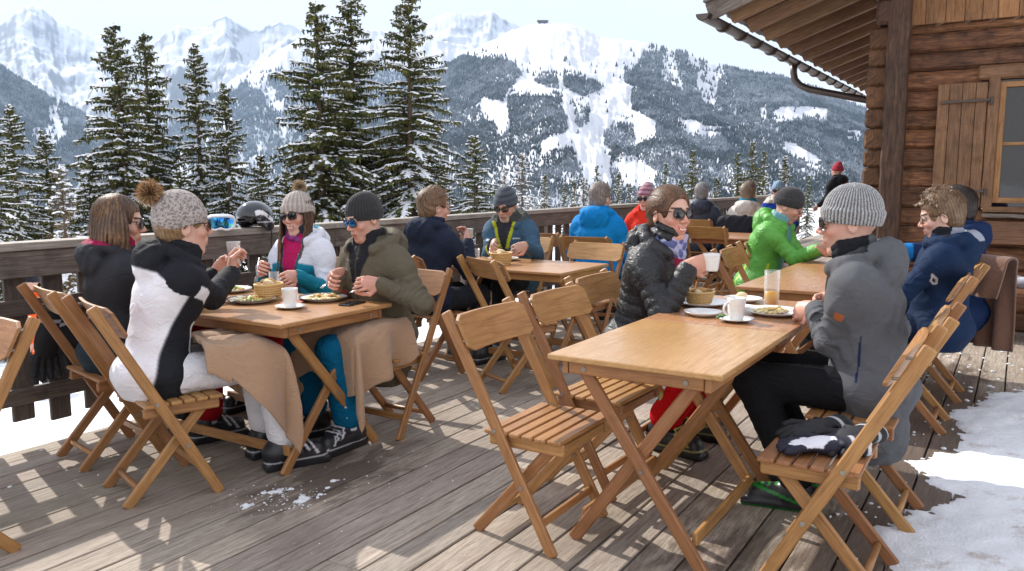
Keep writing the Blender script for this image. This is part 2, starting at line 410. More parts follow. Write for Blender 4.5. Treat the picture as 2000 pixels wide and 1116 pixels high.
# ------------------------------------------------------------------ people
def segd(v, a, b):
    ab = b - a; t = np.clip(((v - a) @ ab) / (ab @ ab), 0, 1); return np.linalg.norm(v - a - t[:, None] * ab, axis=1), t
def vnoise(v, s, seed=0):
    a = np.sin(v[:, 0] * s + 1.3 * np.sin(v[:, 2] * s * .7 + seed) + seed * 2.1); b = np.sin(v[:, 1] * s * .9 + 1.7 * np.sin(v[:, 0] * s * .8 + seed)); c = np.sin(v[:, 2] * s * 1.1 + 1.1 * np.sin(v[:, 1] * s * .6 + 2 * seed))
    return (a * b + b * c + c * a) / 3
def wrk(amp, s=1.0, seed=0.0):
    def f(X, Y, Z, t):
        a = np.sin(X * 19 * s + 2.2 * np.sin(Z * 13 * s + seed) + Y * 15 * s + seed); b = np.sin(Z * 27 * s + 2.4 * np.sin(X * 12 * s + seed) + Y * 14 * s + 1.3 * np.sin(Y * 31 * s))
        c = np.sin(Z * 47 * s - X * 39 * s + 2.5 * np.sin(Y * 25 * s + seed) + 2 * np.sin(X * 30 * s))
        return amp * (.9 - 1.7 * np.abs(a) ** .6 * .5 - 1.5 * np.abs(b) ** .6 * .45 + .45 * c)
    return f
def sleeve_w(amp, L, seed, elbow_end):
    def f(X, Y, Z, t):
        e = (t if elbow_end else 1 - t)
        q = np.sin(t * L * 62 + 1.9 * np.sin(X * 33 + seed) + 1.6 * np.sin(Z * 29 + Y * 24 + seed)); r = np.sin(t * L * 118 + 2.6 * np.sin(X * 27 - Z * 22 + seed) + 2 * np.sin(Y * 37))
        return amp * (.45 + 1.1 * e ** 1.5) * (.75 - 1.5 * np.abs(q) ** .55) + amp * .35 * r
    return f
def quilt(amp, L, sp):
    def f(X, Y, Z, t): return amp * (np.abs(np.sin(PI * (t * L / sp + .08 * np.sin(X * 30 + Z * 10)))) ** .55 - .6) + .0018 * np.sin(X * 95 + 2 * np.sin(Y * 60)) * np.sin(Z * 60 + Y * 83)
    return f

def skeleton(P):
    """local frame: +Y is the way the person faces, +X their right"""
    s = P['scale']; zf = .45 * (s - 1) / s if P['sit'] else 0.0
    lean, side, tw = P['lean'], P['side'], P['twist']
    k = dict(zf=zf)
    pel = V(0, 0, .545) if P['sit'] else V(0, 0, .93)
    T1 = nrm(V(side * .7, math.sin(lean * .6), math.cos(lean * .6))); T2 = nrm(V(side * 1.2, math.sin(lean * 1.35), math.cos(lean * 1.35)))
    mid = pel + .25 * T1; neck = mid + .228 * T2
    Rr = rotm((0, 0, 1), tw) @ V(1, 0, 0); Rr = nrm(Rr - T2 * (Rr @ T2)); Fw = np.cross(T2, Rr)
    hy, hp, hr = P['head']
    H = rotm((0, 0, 1), tw + hy) @ rotm((1, 0, 0), -hp) @ rotm((0, 1, 0), hr)
    hc = neck + .062 * T2 + .095 * H[:, 2] + .016 * H[:, 1]
    k.update(pel=pel, T1=T1, T2=T2, mid=mid, neck=neck, Rr=Rr, Fw=Fw, H=H, hc=hc)
    w2l = lambda w: (rotm((0, 0, 1), -(P['heading'] - PI / 2)) @ (np.asarray(w, float) - V(P['xy'][0], P['xy'][1], -zf * s if P['sit'] else P.get('z0', 0)))) / s
    d2l = lambda w: rotm((0, 0, 1), -(P['heading'] - PI / 2)) @ nrm(w)
    k['w2l'] = w2l; k['d2l'] = d2l
    sw = P['shw'] - (.012 if P['fem'] else 0)
    for nm, sg in (('R', 1), ('L', -1)):
        sh = neck - T2 * .055 + Rr * sg * sw; k['sh' + nm] = sh
        hd = P['hands'].get(nm)
        if hd is None:
            wr = sh + V(sg * .04, .22, -.42); fd = nrm(V(-sg * .3, .9, -.3)); pn = V(0, 0, -1); cu = .5; el = None
        else:
            wr = w2l(hd[0]) if not hd[0] is None else sh + V(0, .3, -.3); fd = d2l(hd[1]); pn = d2l(hd[2]); cu = hd[3]; el = hd[4] if len(hd) > 4 else None
        a, b = .285, .255; D = wr - sh; dd = np.linalg.norm(D)
        if dd > (a + b) * .985: k['stretch' + nm] = round(float(dd / (a + b)), 2); wr = sh + D / dd * (a + b) * .985; D = wr - sh; dd = np.linalg.norm(D)
        x = (a * a - b * b + dd * dd) / (2 * dd); hh = math.sqrt(max(a * a - x * x, 1e-6))
        pole = V(*el) if el is not None else V(sg * .45, -.35, -1.0)
        dn = D / dd; pole = nrm(pole - dn * (pole @ dn)); k['el' + nm] = sh + dn * x + pole * hh
        pn = nrm(pn - fd * (pn @ fd)); k['wr' + nm] = wr; k['fd' + nm] = fd; k['pn' + nm] = pn; k['cu' + nm] = cu
        if P['sit']:
            kn = V(sg * P['kw'], P['kl'], .535); an = V(sg * P['aw'], P['al'] + (.03 * sg if P.get('stagger') else 0), zf + .13); hip = pel + V(sg * .09, .02, -.01)
        else:
            kn = V(sg * .1, .03, .5); an = V(sg * .11, -.01 + .06 * sg, .11); hip = pel + V(sg * .09, 0, 0)
        k['hip' + nm] = hip; k['kn' + nm] = kn; k['an' + nm] = an
        k['ft' + nm] = nrm(V(sg * .12, 1, 0))
    return k

def hand_sdf(F, k, nm, sg, h):
    w, d, n, cu = k['wr' + nm], k['fd' + nm], k['pn' + nm], k['cu' + nm]
    # thumb side: thumb points to the body's middle when the palm faces down
    s = np.cross(d, n) * sg * -1.0
    rf = max(.0082, h * 1.25)
    M = np.stack([s, d, n], 1)
    F.cap(w - d * .02, w + d * .02, .027, .028, k=.02, flat=(n, .72))
    F.ell(w + d * .048 + n * .002, (.042, .052, .018), M, k=.018)
    for i, (o, L) in enumerate(((.031, .9), (.0105, 1.0), (-.0105, .94), (-.031, .76))):
        p = w + d * (.083 - .004 * abs(i - 1)) + s * o; a = .18 + cu * .35; dirv = d
        for j, l in enumerate((.042, .027, .021)):
            ang = cu * (.75, .95, .6)[j] + (.05 * i)
            c, q = math.cos(ang), math.sin(ang)
            nd = nrm(dirv * c + np.cross(np.cross(dirv, n if j == 0 else nn), dirv) * q) if True else dirv
            nn = nrm(n - nd * (n @ nd)) if j == 0 else nrm(nn * c - dirv * q)
            e = p + nd * l * L; F.cap(p, e, rf * (1.05 - .07 * j), rf * (.98 - .07 * j), k=.0035)
            p = e; dirv = nd
    p0 = w + d * .018 + s * .03; p1 = w + d * .05 + s * .055 + n * .012; p2 = p1 + nrm(d * .8 + s * (.1 - .35 * cu) + n * (.3 + .4 * cu)) * .034; p3 = p2 + nrm(d * .8 - s * .45 * cu + n * (.2 + .5 * cu)) * .026
    F.cap(p0, p1, .014, .0115, k=.01); F.cap(p1, p2, rf * 1.2, rf * 1.08, k=.005); F.cap(p2, p3, rf * 1.08, rf * .95, k=.004)

def body_mesh(P, k, h):
    pts = np.array([k['hc'] - V(0, 0, .15), k['pel'] - V(.2, .15, .1)] + [k[a + b] for a in ('sh', 'el', 'kn', 'an', 'wr') for b in 'RL'])
    F = Field(pts.min(0) - .06, pts.max(0) + .06, max(h * 2, .010))
    hc, H = k['hc'], k['H']; hs = P['hs']
    q = lambda x, y, z: hc + H @ (V(x, y, z) * hs)
    fem = P['fem']; hh = .0028 if h < .006 else h * .75
    F.cap(k['pel'], k['mid'], .09, .08, k=.03); F.cap(k['mid'], k['neck'] - k['T2'] * .07, .08, .055, k=.03); F.cap(k['neck'] - k['T2'] * .08, q(0, -.02, -.09), .045, .043, k=.03)
    for nm, sg in (('R', 1), ('L', -1)):
        s2 = k['sh' + nm] * .8 + k['mid'] * .2
        F.cap(k['neck'] - k['T2'] * .1, s2, .04, .03, k=.03)
        F.cap(s2, k['el' + nm], .03, .03, k=.02); F.cap(k['el' + nm], k['wr' + nm], .028, .024, k=.02)
        F.cap(k['hip' + nm], k['kn' + nm], .05, .04, k=.03); F.cap(k['kn' + nm], k['an' + nm], .04, .033, k=.02)
        F.cap(k['an' + nm], V(k['an' + nm][0], k['an' + nm][1], k['zf'] + .05) + k['ft' + nm] * .03, .03, .022, k=.02)
    out = [F]
    F = Field(hc - V(.15, .17, .2), hc + V(.15, .17, .16), hh); out.append(F)
    F.cap(k['neck'] - k['T2'] * .04, q(0, -.02, -.05), .055 if not fem else .049, .051 if not fem else .045, k=.03)
    F.ell(q(0, -.012, .032), V(.075, .098, .092) * hs, H, k=.02)
    F.ell(q(0, .02, -.04), V(.056 if fem else .061, .066, .082) * hs, H, k=.03)
    F.ell(q(0, .064, -.1), V(.020 if fem else .027, .017, .016) * hs, H, k=.022)
    for s_ in (-1, 1):
        F.ell(q(.038 * s_, .062, -.024), V(.022, .02, .018) * hs, H, k=.02)
        F.cap(q(.054 * s_, -.004, -.068), q(.02 * s_, .055, -.1), .015 * hs, .012 * hs, k=.03)
        F.ell(q(.030 * s_, .096, .006), V(.018, .014, .012) * hs, H, k=.012, op='cut')
        F.ell(q(.031 * s_, .078, .006), V(.0125, .0125, .0125) * hs, H, k=.0015)
        F.cap(q(.018 * s_, .087, .0115), q(.044 * s_, .083, .0105), .0035 * hs, k=.004)
        F.ell(q(.0765 * s_, -.010, -.006), V(.009, .019, .031) * hs, H @ rotm((0, 0, 1), -.4 * s_), k=.006)
        F.ell(q(.085 * s_, -.004, -.002), V(.006, .009, .016) * hs, H @ rotm((0, 0, 1), -.4 * s_), k=.006, op='cut')
        F.ell(q(.0125 * s_, .096, -.028), V(.0085, .011, .008) * hs, H, k=.006)
        F.ell(q(.0065 * s_, .104, -.0355), V(.0032, .005, .0025) * hs, H, k=.002, op='cut')
    F.cap(q(-.028, .081, .028), q(.028, .081, .028), .010 * hs, k=.018)
    F.cap(q(0, .084, .014), q(0, .109, -.022), .0072 * hs, .0095 * hs, k=.012)
    sm = P.get('smile', 0); e = .011 * sm
    F.ell(q(0, .082, -.06), V(.026, .014, .02) * hs, H, k=.015)
    F.ell(q(0, .098, -.0625 + e * .2), V(.021 + .006 * sm, .010, .0018 + .0032 * sm) * hs, H, k=.003, op='cut')
    for s_ in (-1, 1):
        F.cap(q(0, .0925, -.0565 - .001 * sm), q(.026 * s_ * (1 + .1 * sm), .080, -.0605 + e), .0036 * hs, .0018 * hs, k=.003)
        F.cap(q(0, .0915, -.0695 - .004 * sm), q(.025 * s_ * (1 + .1 * sm), .079, -.063 + e), .0046 * hs, .002 * hs, k=.003)
        if sm: F.cap(q(.014 * s_, .098, -.038), q(.036 * s_, .084, -.056), .0025, k=.007, op='cut')
    if sm: F.ell(q(0, .083, -.0615 + e * .3), V(.021, .007, .0075) * hs, H, k=.001)
    for nm, sg in (('R', 1), ('L', -1)):
        w = k['wr' + nm]; f = k['fd' + nm]; c_ = w + f * .07; G = Field(c_ - .155, c_ + .155, .0032 if h < .006 else h * .8); hand_sdf(G, k, nm, sg, G.h)
        dv = nrm(w - k['el' + nm]); G.cap(w - dv * .07, w, .025, .026, k=.02, flat=(k['pn' + nm], .85)); out.append(G)
    skin = V(*P['skin']) * V(1.02, 1.12, 1.2)
    def col(v):
        L = ((v - hc) @ H) / hs; x, y, z = L[:, 0], L[:, 1], L[:, 2]; c = np.tile(skin, (len(v), 1)); f = (y > .03)
        ck = np.exp(-(((np.abs(x) - .042) / .02) ** 2 + ((z + .03) / .02) ** 2)) * f; c = c * (1 - .45 * ck[:, None] * V(.1, .75, .8))
        ns = np.exp(-((x / .018) ** 2 + ((z + .022) / .02) ** 2)) * (y > .09); c = c * (1 - .4 * ns[:, None] * V(.1, .7, .8))
        if not fem:
            st = P.get('stubble', .35) * (1 / (1 + np.exp((z + .055 - .25 * np.maximum(np.abs(x) - .02, 0)) / .008))) * (y > -.02) * (z > -.13)
            c = c * (1 - st[:, None]) + st[:, None] * V(*P.get('beard', (.16, .11, .08)))
        zl = z + .0625 - .011 * sm * (x / .026) ** 2; lip = (np.abs(x) < .025) & (np.abs(zl) < .0085 + .001 * sm) & (y > .07); c[lip] = c[lip] * (V(.78, .42, .45) if fem else V(.86, .62, .62))
        mo = (np.abs(x) < .022) & (np.abs(zl) < .0022) & (y > .07); c[mo] = V(.16, .05, .04)
        if sm:
            te = (np.abs(x) < .0185) & (np.abs(zl - .0005) < .0042 * sm) & (y > .07); c[te] = V(.85, .82, .76)
        br = (np.abs(np.abs(x) - .031) < .019) & (np.abs(z - .031) < .0045) & (y > .06); c[br] = V(*P['hair_col']) * .9
        ey = (np.abs(np.abs(x) - .031) < .012) & (np.abs(z - .006) < .006) & (y > .07); c[ey] = V(.1, .07, .05)
        dist = np.minimum(np.linalg.norm(v - k['wrR'], axis=1), np.linalg.norm(v - k['wrL'], axis=1)); hd = dist < .22; c[hd] = c[hd] * V(1., .86, .82)
        c = c * (1 + .07 * vnoise(v, 70)[:, None]); return c
    return out, col

def jacket(P, k, h, root, m, J):
    pts = np.array([k['neck'] + V(.2, .2, .16), k['neck'] - V(.2, .25, 0), k['pel'] + V(.25, .3, 0), k['pel'] - V(.25, .25, .17)] + [k[a + b] for a in ('sh', 'el', 'wr') for b in 'RL'])
    F = Field(pts.min(0) - .1, pts.max(0) + .1, h)
    pel, mid, neck, T1, T2, Fw, Rr = (k[x] for x in ('pel', 'mid', 'neck', 'T1', 'T2', 'Fw', 'Rr')); g = J.get('bulk', 1.0); pf = J.get('puffer', 0); se = J.get('seed', 1.0); wa = J.get('wr', .0045)
    fw0 = V(0, 1, 0); B = np.stack([Rr, Fw, T2], 1)
    hem = J.get('hem', .12)
    dt = (lambda L: quilt(.011, L, .05)) if pf else (lambda L: wrk(wa, 1., se))
    wst = (.143 if P['fem'] else .160) * g; cst = (.153 if P['fem'] else .166) * g; m2 = mid + T2 * .07
    F.cap(pel - T1 * (hem - .06), pel + T1 * .14, .168 * g, wst, k=.05, flat=(fw0, .80), disp=dt(.14 + hem))
    F.cap(pel + T1 * .14, m2, wst, cst, k=.04, flat=(Fw, .80), disp=dt(.18))
    F.cap(m2, neck - T2 * .09, cst, .130 * g, k=.05, flat=(Fw, .76), disp=dt(.2))
    F.cap(k['shL'] * .86 + neck * .14 - T2 * .03, k['shR'] * .86 + neck * .14 - T2 * .03, .07 * g, k=.06, disp=wrk(wa * .6, 1., se))
    F.cap(neck - T2 * .06, neck + T2 * .03, .115, .075, k=.04); F.cap(k['shL'] * .7 + k['shR'] * .3 - T2 * .09, k['shR'] * .7 + k['shL'] * .3 - T2 * .09, .088 * g, k=.07, flat=(Fw, .95))
    if P['fem']: F.ell(mid + T2 * .07 + Fw * .085, (.13, .06, .07), B, k=.05)
    if P['sit']: F.ell(pel + V(0, -.01, -.0), V(.198, .17, .11) * g, None, k=.05, disp=wrk(wa, .8, se + 2))
    ar = J.get('arm', 1.0)
    for nm, sg in (('R', 1), ('L', -1)):
        sh, el, wr = k['sh' + nm], k['el' + nm], k['wr' + nm]; wr2 = wr - nrm(wr - el) * .012
        d1 = quilt(.008, .28, .048) if pf else sleeve_w(wa * .9, .28, se + sg, True); d2 = quilt(.007, .25, .048) if pf else sleeve_w(wa * .9, .25, se - sg, False)
        F.cap(sh - T2 * .012 - Rr * sg * .03, sh * .72 + el * .28, .070 * ar, .066 * ar, k=.06, disp=wrk(wa * .6, 1., se)); F.cap(sh - T2 * .012 - Rr * sg * .022, el, .068 * ar, .057 * ar, k=.02, disp=d1); F.cap(el, wr2 - nrm(wr - el) * .02, .057 * ar, .046 * ar, k=.018, disp=d2)
        F.cap(wr2 - nrm(wr - el) * .03, wr2, .046 * ar, .043 * ar, k=.006)
        F.cap(wr2 + nrm(wr - el) * .0, wr2 + nrm(wr - el) * .05, .034, .036, k=.003, op='cut')
    hd = J.get('hood', 1)
    if hd:
        c = neck - Fw * .085 + T2 * .0
        F.ell(c - T2 * .035 - Fw * .02, V(.118, .062, .10) * hd, B @ rotm((1, 0, 0), .35), k=.016, disp=wrk(.006, 1.3, se))
        ring = [neck + Rr * math.sin(a) * .112 * hd - Fw * (math.cos(a) * .1 * hd) + T2 * (.018 + .028 * math.cos(a)) for a in np.linspace(-2.3, 2.3, 13)]
        for a, b in zip(ring[:-1], ring[1:]): F.cap(a, b, .030 * hd, k=.012, disp=wrk(.003, 1.6, se))
    ch = J.get('collar', .05)
    if ch:
        n = 16
        for z0, r0 in ((.03, .078), (.03 + ch * .5, .077), (.03 + ch, .075)):
            rg = [neck + Rr * math.sin(a) * r0 + Fw * (math.cos(a) * r0 + .012) + T2 * (z0 - (.012 if abs(a) < 1 else 0)) for a in np.linspace(-PI + (.0), PI, n + 1)]
            for a, b in zip(rg[:-1], rg[1:]):
                am = nrm(((a + b) / 2 - neck) - T2 * (((a + b) / 2 - neck) @ T2)) @ Fw
                if J.get('open', 1) and am > .86: continue
                F.cap(a, b, .0155, k=.012)
    F.cap(neck + T2 * .01 + Fw * .01, neck + T2 * .2 + Fw * .02, .058, .072, k=.01, op='cut')
    if J.get('open', 1):   # V opening at the throat
        F.cap(neck - T2 * J.get('vdepth', .02) + Fw * .15, neck + T2 * .14 + Fw * .11, .012, .045, k=.015, op='cut')
    if hem < .2 and P['sit']: F.plane(pel - T1 * hem, -T1)
    cf = J['col']
    def col(v):
        d = {}
        d['x'] = (v - mid) @ Rr; d['y'] = (v - mid) @ Fw; d['z'] = (v - mid) @ T2
        for nm in 'RL':
            d1, t1 = segd(v, k['sh' + nm], k['el' + nm]); d2, t2 = segd(v, k['el' + nm], k['wr' + nm]); d['a' + nm] = np.minimum(d1, d2); d['t' + nm] = np.where(d1 < d2, t1, 1 + t2)
        d['arm'] = (np.minimum(d['aR'], d['aL']) < .083 * ar) & ~((np.abs(d['x']) < P['shw'] - .02)); d['v'] = v
        d['hoodz'] = (v - neck) @ T2; d['k'] = k; d['pz'] = v[:, 2]
        c = cf(d) if callable(cf) else np.tile(V(*cf), (len(v), 1))
        return c * (1 + .05 * vnoise(v, 30)[:, None])
    o = sdf_obj('jacket', F, m, root, col, 1)
    # zip down the front and small trims
    return o

def trousers(P, k, h, root, m, col, blk=1.0):
    pts = np.array([k[a + b] for a in ('hip', 'kn', 'an') for b in 'RL'])
    F = Field(pts.min(0) - .14, pts.max(0) + .14, h); pel = k['pel']
    F.ell(pel + V(0, -.01, -.005), (.168, .145, .105), None, k=.05)
    for nm, sg in (('R', 1), ('L', -1)):
        a = k['an' + nm] + V(0, 0, .045 if P['boots'][0] == 'ski' else .0); kn = k['kn' + nm]; L = .42
        F.cap(k['hip' + nm], kn, .092 * blk, .073 * blk, k=.04, disp=wrk(.003, 1, sg + 4.)); F.cap(kn, a, .071 * blk, (.080 if P['boots'][0] == 'ski' else .066) * blk, k=.035, disp=sleeve_w(.0022, .4, sg * 2., False))
    F2 = F
    def cf(v):
        c = col(v, k) if callable(col) else np.tile(V(*col), (len(v), 1)); return c * (1 + .05 * vnoise(v, 25)[:, None])
    return sdf_obj('trousers', F, m, root, cf, 1)

def boots(P, k, h, root, style='ski', acc=(.55, .55, .58)):
    for nm, sg in (('R', 1), ('L', -1)):
        an, f = k['an' + nm], k['ft' + nm]; s = np.cross(f, V(0, 0, 1)); z0 = k['zf']; M = np.stack([s, f, V(0, 0, 1)], 1)
        b = V(an[0], an[1], z0)
        F = Field(b - V(.2, .2, .0) - .02, b + V(.2, .3, .36), h)
        if style == 'ski':
            F.box(b + f * .055 + V(0, 0, .018), (.044, .155, .018), M, r=.01)
            F.cap(b + f * -.05 + V(0, 0, .075), b + f * .15 + V(0, 0, .06), .055, .046, k=.03)
            sh = an - b; F.cap(b + V(0, 0, .09) - f * .02, b + V(0, 0, .25) + f * .02, .062, .060, k=.03)
            for (p, w) in ((.02, .15), (.09, .125), (-.0, .21), (.012, .26)):
                z = w; c = b + f * (p) + V(0, 0, 0)
            for (y, z, t) in ((.115, .108, .5), (.075, .125, .7), (.045, .2, 1.2), (.055, .255, 1.3)):
                F.box(b + f * y + V(0, 0, z) , (.045, .012, .006), M @ rotm((1, 0, 0), -t), r=.004, k=.003)
                F.box(b + f * (y - .01) + V(0, 0, z - .02) + s * sg * .048, (.008, .028, .008), M, r=.003, k=.003)
        else:
            F.box(b + f * .055 + V(0, 0, .014), (.045, .15, .014), M, r=.01); F.cap(b - f * .04 + V(0, 0, .06), b + f * .14 + V(0, 0, .05), .048, .04, k=.03); F.cap(b + V(0, 0, .07), b + V(0, 0, .16), .05, .05, k=.03)
        def col(v):
            y = (v - b) @ f; z = v[:, 2] - z0; x = (v - b) @ s; c = np.tile(V(.018, .018, .022), (len(v), 1))
            if style == 'ski':
                for (yy, zz) in ((.115, .108), (.075, .125), (.045, .2), (.055, .255)):
                    mk = ((np.abs(y - yy + (z - zz) * .6) < .007) & (z > zz - .05)); c[mk] = V(*acc)
                mk = (np.abs(z - .045) < .004); c[mk] = V(*acc) * .8
                mk = (np.abs(x) > .04) & (np.abs(y - .02) < .014) & (np.abs(z - .12) < .014); c[mk] = V(*acc)
            else:
                mk = (z < .008); c[mk] = V(*acc) * .5; mk = (np.abs(z - .035 - .25 * (y + .05)) < .006) | ((np.abs(np.sin(y * 120 + z * 60)) > .86) & (z > .06) & (y > .04) & (np.abs(x) < .022)); c[mk] = V(*acc) * .8
            return c
        sdf_obj('boot', F, MT['boot'], root, col, 0)

def hat(P, k, root, D):
    hc, H = k['hc'], k['H']; hs = P['hs']; h = D.get('h', .005); Hh = H @ rotm((1, 0, 0), D.get('tilt', .22))
    F = Field(hc - .17, hc + V(.17, .17, .25), h); q = lambda x, y, z: hc + H @ (V(x, y, z) * hs)
    c0 = q(0, -.016, .04); n = D.get('ribs', 0)
    def disp(X, Y, Z, t):
        x, y, z = X - c0[0], Y - c0[1], Z - c0[2]
        lx = x * Hh[0, 0] + y * Hh[1, 0] + z * Hh[2, 0]; ly = x * Hh[0, 1] + y * Hh[1, 1] + z * Hh[2, 1]; lz = x * Hh[0, 2] + y * Hh[1, 2] + z * Hh[2, 2]
        d = .0022 * np.sin(lz * 30 + 3 * np.sin(lx * 20))
        if n: d = d + D.get('ramp', .0028) * np.sin(np.arctan2(ly, lx) * n) * np.minimum(1, np.sqrt(lx * lx + ly * ly) / .05)
        return d + (D.get('cuff', .006) * (1 / (1 + np.exp((lz - (.012)) * 500))))
    F.ell(c0, V(.086, .105, D.get('top', .103)) * hs, Hh, k=.01, disp=disp)
    if D.get('tip'): F.ell(c0 + Hh @ V(0, -.02, .1) * hs, V(.04, .045, .03) * hs, Hh, k=.03)
    F.plane(c0 - Hh[:, 2] * D.get('low', .038) * hs, -Hh[:, 2])
    F.ell(q(0, -.012, .02), V(.079, .1, .094) * hs, H, k=.004, op='cut')
    cols = D['col']
    def col(v):
        L = (v - c0) @ Hh; a = np.arctan2(L[:, 1], L[:, 0]); c = np.tile(V(*cols[0]), (len(v), 1))
        if len(cols) > 1:
            if n: w = .5 + .5 * np.sin(a * n) * np.clip(np.hypot(L[:, 0], L[:, 1]) / .05, 0, 1); w = np.clip(w + .35 * vnoise(L, 400), 0, 1)
            elif D.get('stripes'): w = (np.sin(L[:, 2] * D['stripes']) > 0) * 1.0
            else: w = (vnoise(L, 330) + .6 * vnoise(L, 190, 2) > .05) * 1.0
            c = c * (1 - w[:, None]) + w[:, None] * V(*cols[1])
        if D.get('badge'):
            b = (np.abs(L[:, 0] - D['badge']) < .012) & (np.abs(L[:, 2] + .012) < .004) & (L[:, 1] > 0); c[b] = V(.7, .7, .7)
        return c
    o = sdf_obj('beanie', F, MT['knit'], root, col, 0)
    if D.get('pom'):
        pc = c0 + Hh @ V(0, *D.get('pomo', (-.04, .125))) * hs; r = D['pom']; rs = np.random.RandomState(3)
        n_ = 1500; d = rs.normal(size=(n_, 3)); d /= np.linalg.norm(d, axis=1)[:, None]; s = np.cross(d, rs.normal(size=(n_, 3))); s /= np.linalg.norm(s, axis=1)[:, None]
        L = r * rs.uniform(.75, 1.15, n_)[:, None]; base = pc + d * r * .3; tip = pc + d * L + rs.normal(size=(n_, 3)) * r * .1; w = .004
        v = np.concatenate([base - s * w, base + s * w, tip]); f = np.stack([np.arange(n_), np.arange(n_) + n_, np.arange(n_) + 2 * n_], 1)
        cc = np.array(D['pomc'])[rs.randint(0, len(D['pomc']), n_)]; cc = np.concatenate([cc * .6, cc * .6, cc * 1.15])
        link('pompom', np_mesh('pompom', v, f, False, cc), MT['fur'], o)

def hair(P, k, root, style, h=.005):
    hc, H = k['hc'], k['H']; hs = P['hs']; q = lambda x, y, z: hc + H @ (V(x, y, z) * hs); base = V(*P['hair_col']); hi = V(*P.get('hair_hi', base * 1.8)); rs = np.random.RandomState(5)
    lowz = {'long': .55, 'bob': .3}.get(style, .14)
    F = Field(hc - V(.18, .2, lowz), hc + V(.18, .17, .18), h)
    sw = {'short': .008, 'curly': .012, 'pulled': .012, 'long': .006, 'bob': .007, 'grey': .007}[style]
    def dsp(X, Y, Z, t):
        x, y, z = X - hc[0], Y - hc[1], Z - hc[2]
        if style == 'pulled': return .0008 * np.sin(np.arctan2(z * 1., x * 1.2 + y * .3) * 60 + 2 * np.sin(y * 30))
        an = np.arctan2(x, -y)
        if style in ('long', 'bob'): return .0016 * np.sin(an * 34 + 3 * np.sin(z * 14)) + .0015 * np.sin(an * 13 + z * 20)
        return .003 * np.sin(x * 110 + 3 * np.sin(z * 40)) * np.sin(z * 60 + 2 * np.sin(x * 50) + y * 30)
    F.ell(q(0, -.018, .036), (V(.077, .098, .092) + (sw if style != 'pulled' else V(.010, .016, .006))) * hs, H, k=.01, disp=dsp)
    F.ell(q(0, -.045, -.015), (V(.068, .062, .075) + sw * .6) * hs, H, k=.02, disp=dsp)
    # free the face and ears
    if style == 'pulled': F.ell(q(0, .118, -.005), V(.098, .082, .092) * hs, H, k=.012, op='cut'); F.cap(q(-.2, .055, -.07), q(.2, .055, -.07), .06, k=.01, op='cut')
    else: F.box(q(0, .12, -.02), V(.058, .075, .078) * hs, H, r=.03, k=.01, op='cut')
    if style in ('short', 'curly', 'pulled', 'grey'):
        for s_ in (-1, 1): F.ell(q(.088 * s_, .01, -.03), V(.03, .036, .05) * hs, H, k=.008, op='cut')
        F.box(q(0, 0, -.14), V(.15, .15, .062) * hs, H, k=.01, op='cut')
        if style != 'curly' : pass
    if style == 'curly':
        for i in range(230):
            th, ph = rs.uniform(-PI, PI), rs.uniform(-.15, 1.5)
            d = V(math.sin(th) * math.cos(ph), math.cos(th) * math.cos(ph), math.sin(ph))
            if d[1] > .55 and d[2] < .45: continue
            p = q(*(V(.08, .1, .1) * d + V(0, -.012, .035))); e = p + rs.normal(size=3) * .017 + H @ V(0, .01, .01); F.cap(p, e, .0095, .006, k=.004)
    if style == 'short' or style == 'grey':
        for i in range(190):
            th, ph = rs.uniform(-PI, PI), rs.uniform(.25, 1.5)
            d = V(math.sin(th) * math.cos(ph), math.cos(th) * math.cos(ph), math.sin(ph))
            p = q(*(V(.081, .103, .098) * d + V(0, -.015, .036))); e = p + H @ V(.0, .018, .006) + rs.normal(size=3) * .006; F.cap(p, e, .007, .004, k=.003)
    if style == 'pulled' and not P.get('hat'):
        F.ell(q(0, -.125, .0), V(.032, .03, .03) * hs, H, k=.02, disp=dsp)
    if style in ('long', 'bob'):
        N = 120 if style == 'long' else 130
        for i in range(N):
            a = (i / N * 2 - 1) * (PI * (.60 if style == 'long' else .56)); sd = math.sin(a); bk = -math.cos(a)
            st = q(sd * .084, bk * .1 - .005 + .012, .03 + .03 * rs.rand()); L = (.44 if style == 'long' else .225) * rs.uniform(.85, 1.05)
            if style == 'long' and abs(a) < 1.2: L *= .62
            p = st; out = nrm(H @ V(sd, bk * .8, 0)); r = rs.uniform(.0055, .0085)
            nseg = 9; ph = rs.rand() * 6
            for j in range(nseg):
                t = j / nseg; w = (.010 if style == 'long' else .02) * math.sin(ph * .3 + t * 9)
                stp = V(0, 0, -1) * L / nseg + out * ((.010 if style == 'bob' else .004) * (1 - t * 1.5)) + out * w * .22 * (.3 + t) + rs.normal(size=3) * .0026
                if style == 'long' and t > .15: stp = stp + k['Fw'] * .009 - nrm(out) * .004
                if style == 'bob' and t > .6: stp = stp - out * .008
                e = p + stp; F.cap(p, e, r * (1 - .35 * t), r * (1 - .35 * (t + .1)), k=.005); p = e
    def col(v):
        L = (v - hc) @ H; n = .5 + .5 * np.sin(np.arctan2(L[:, 0], -L[:, 1]) * 41 + 2.5 * np.sin(L[:, 2] * 18)) ; w = np.clip(n * .55 + .35 * vnoise(v, 45), 0, 1)[:, None]
        if style == 'pulled': w = np.clip(.5 + .5 * np.sin(L[:, 0:1] * 150 + 2 * np.sin(L[:, 1:2] * 30) + L[:, 2:3] * 60) * .8 + (L[:, 2:3] - .06) * 3, 0, 1) * .7
        if style in ('bob', 'long'): w = np.clip(w * 1.1 - .15 + (-L[:, 2:3]) * 1.6, 0, 1.2) 
        return base * (1 - w) + hi * w
    if P.get('hat'): F.plane(q(0, 0, .018), H[:, 2])
    o = sdf_obj('hair', F, MT['hair'], root, col, 0)
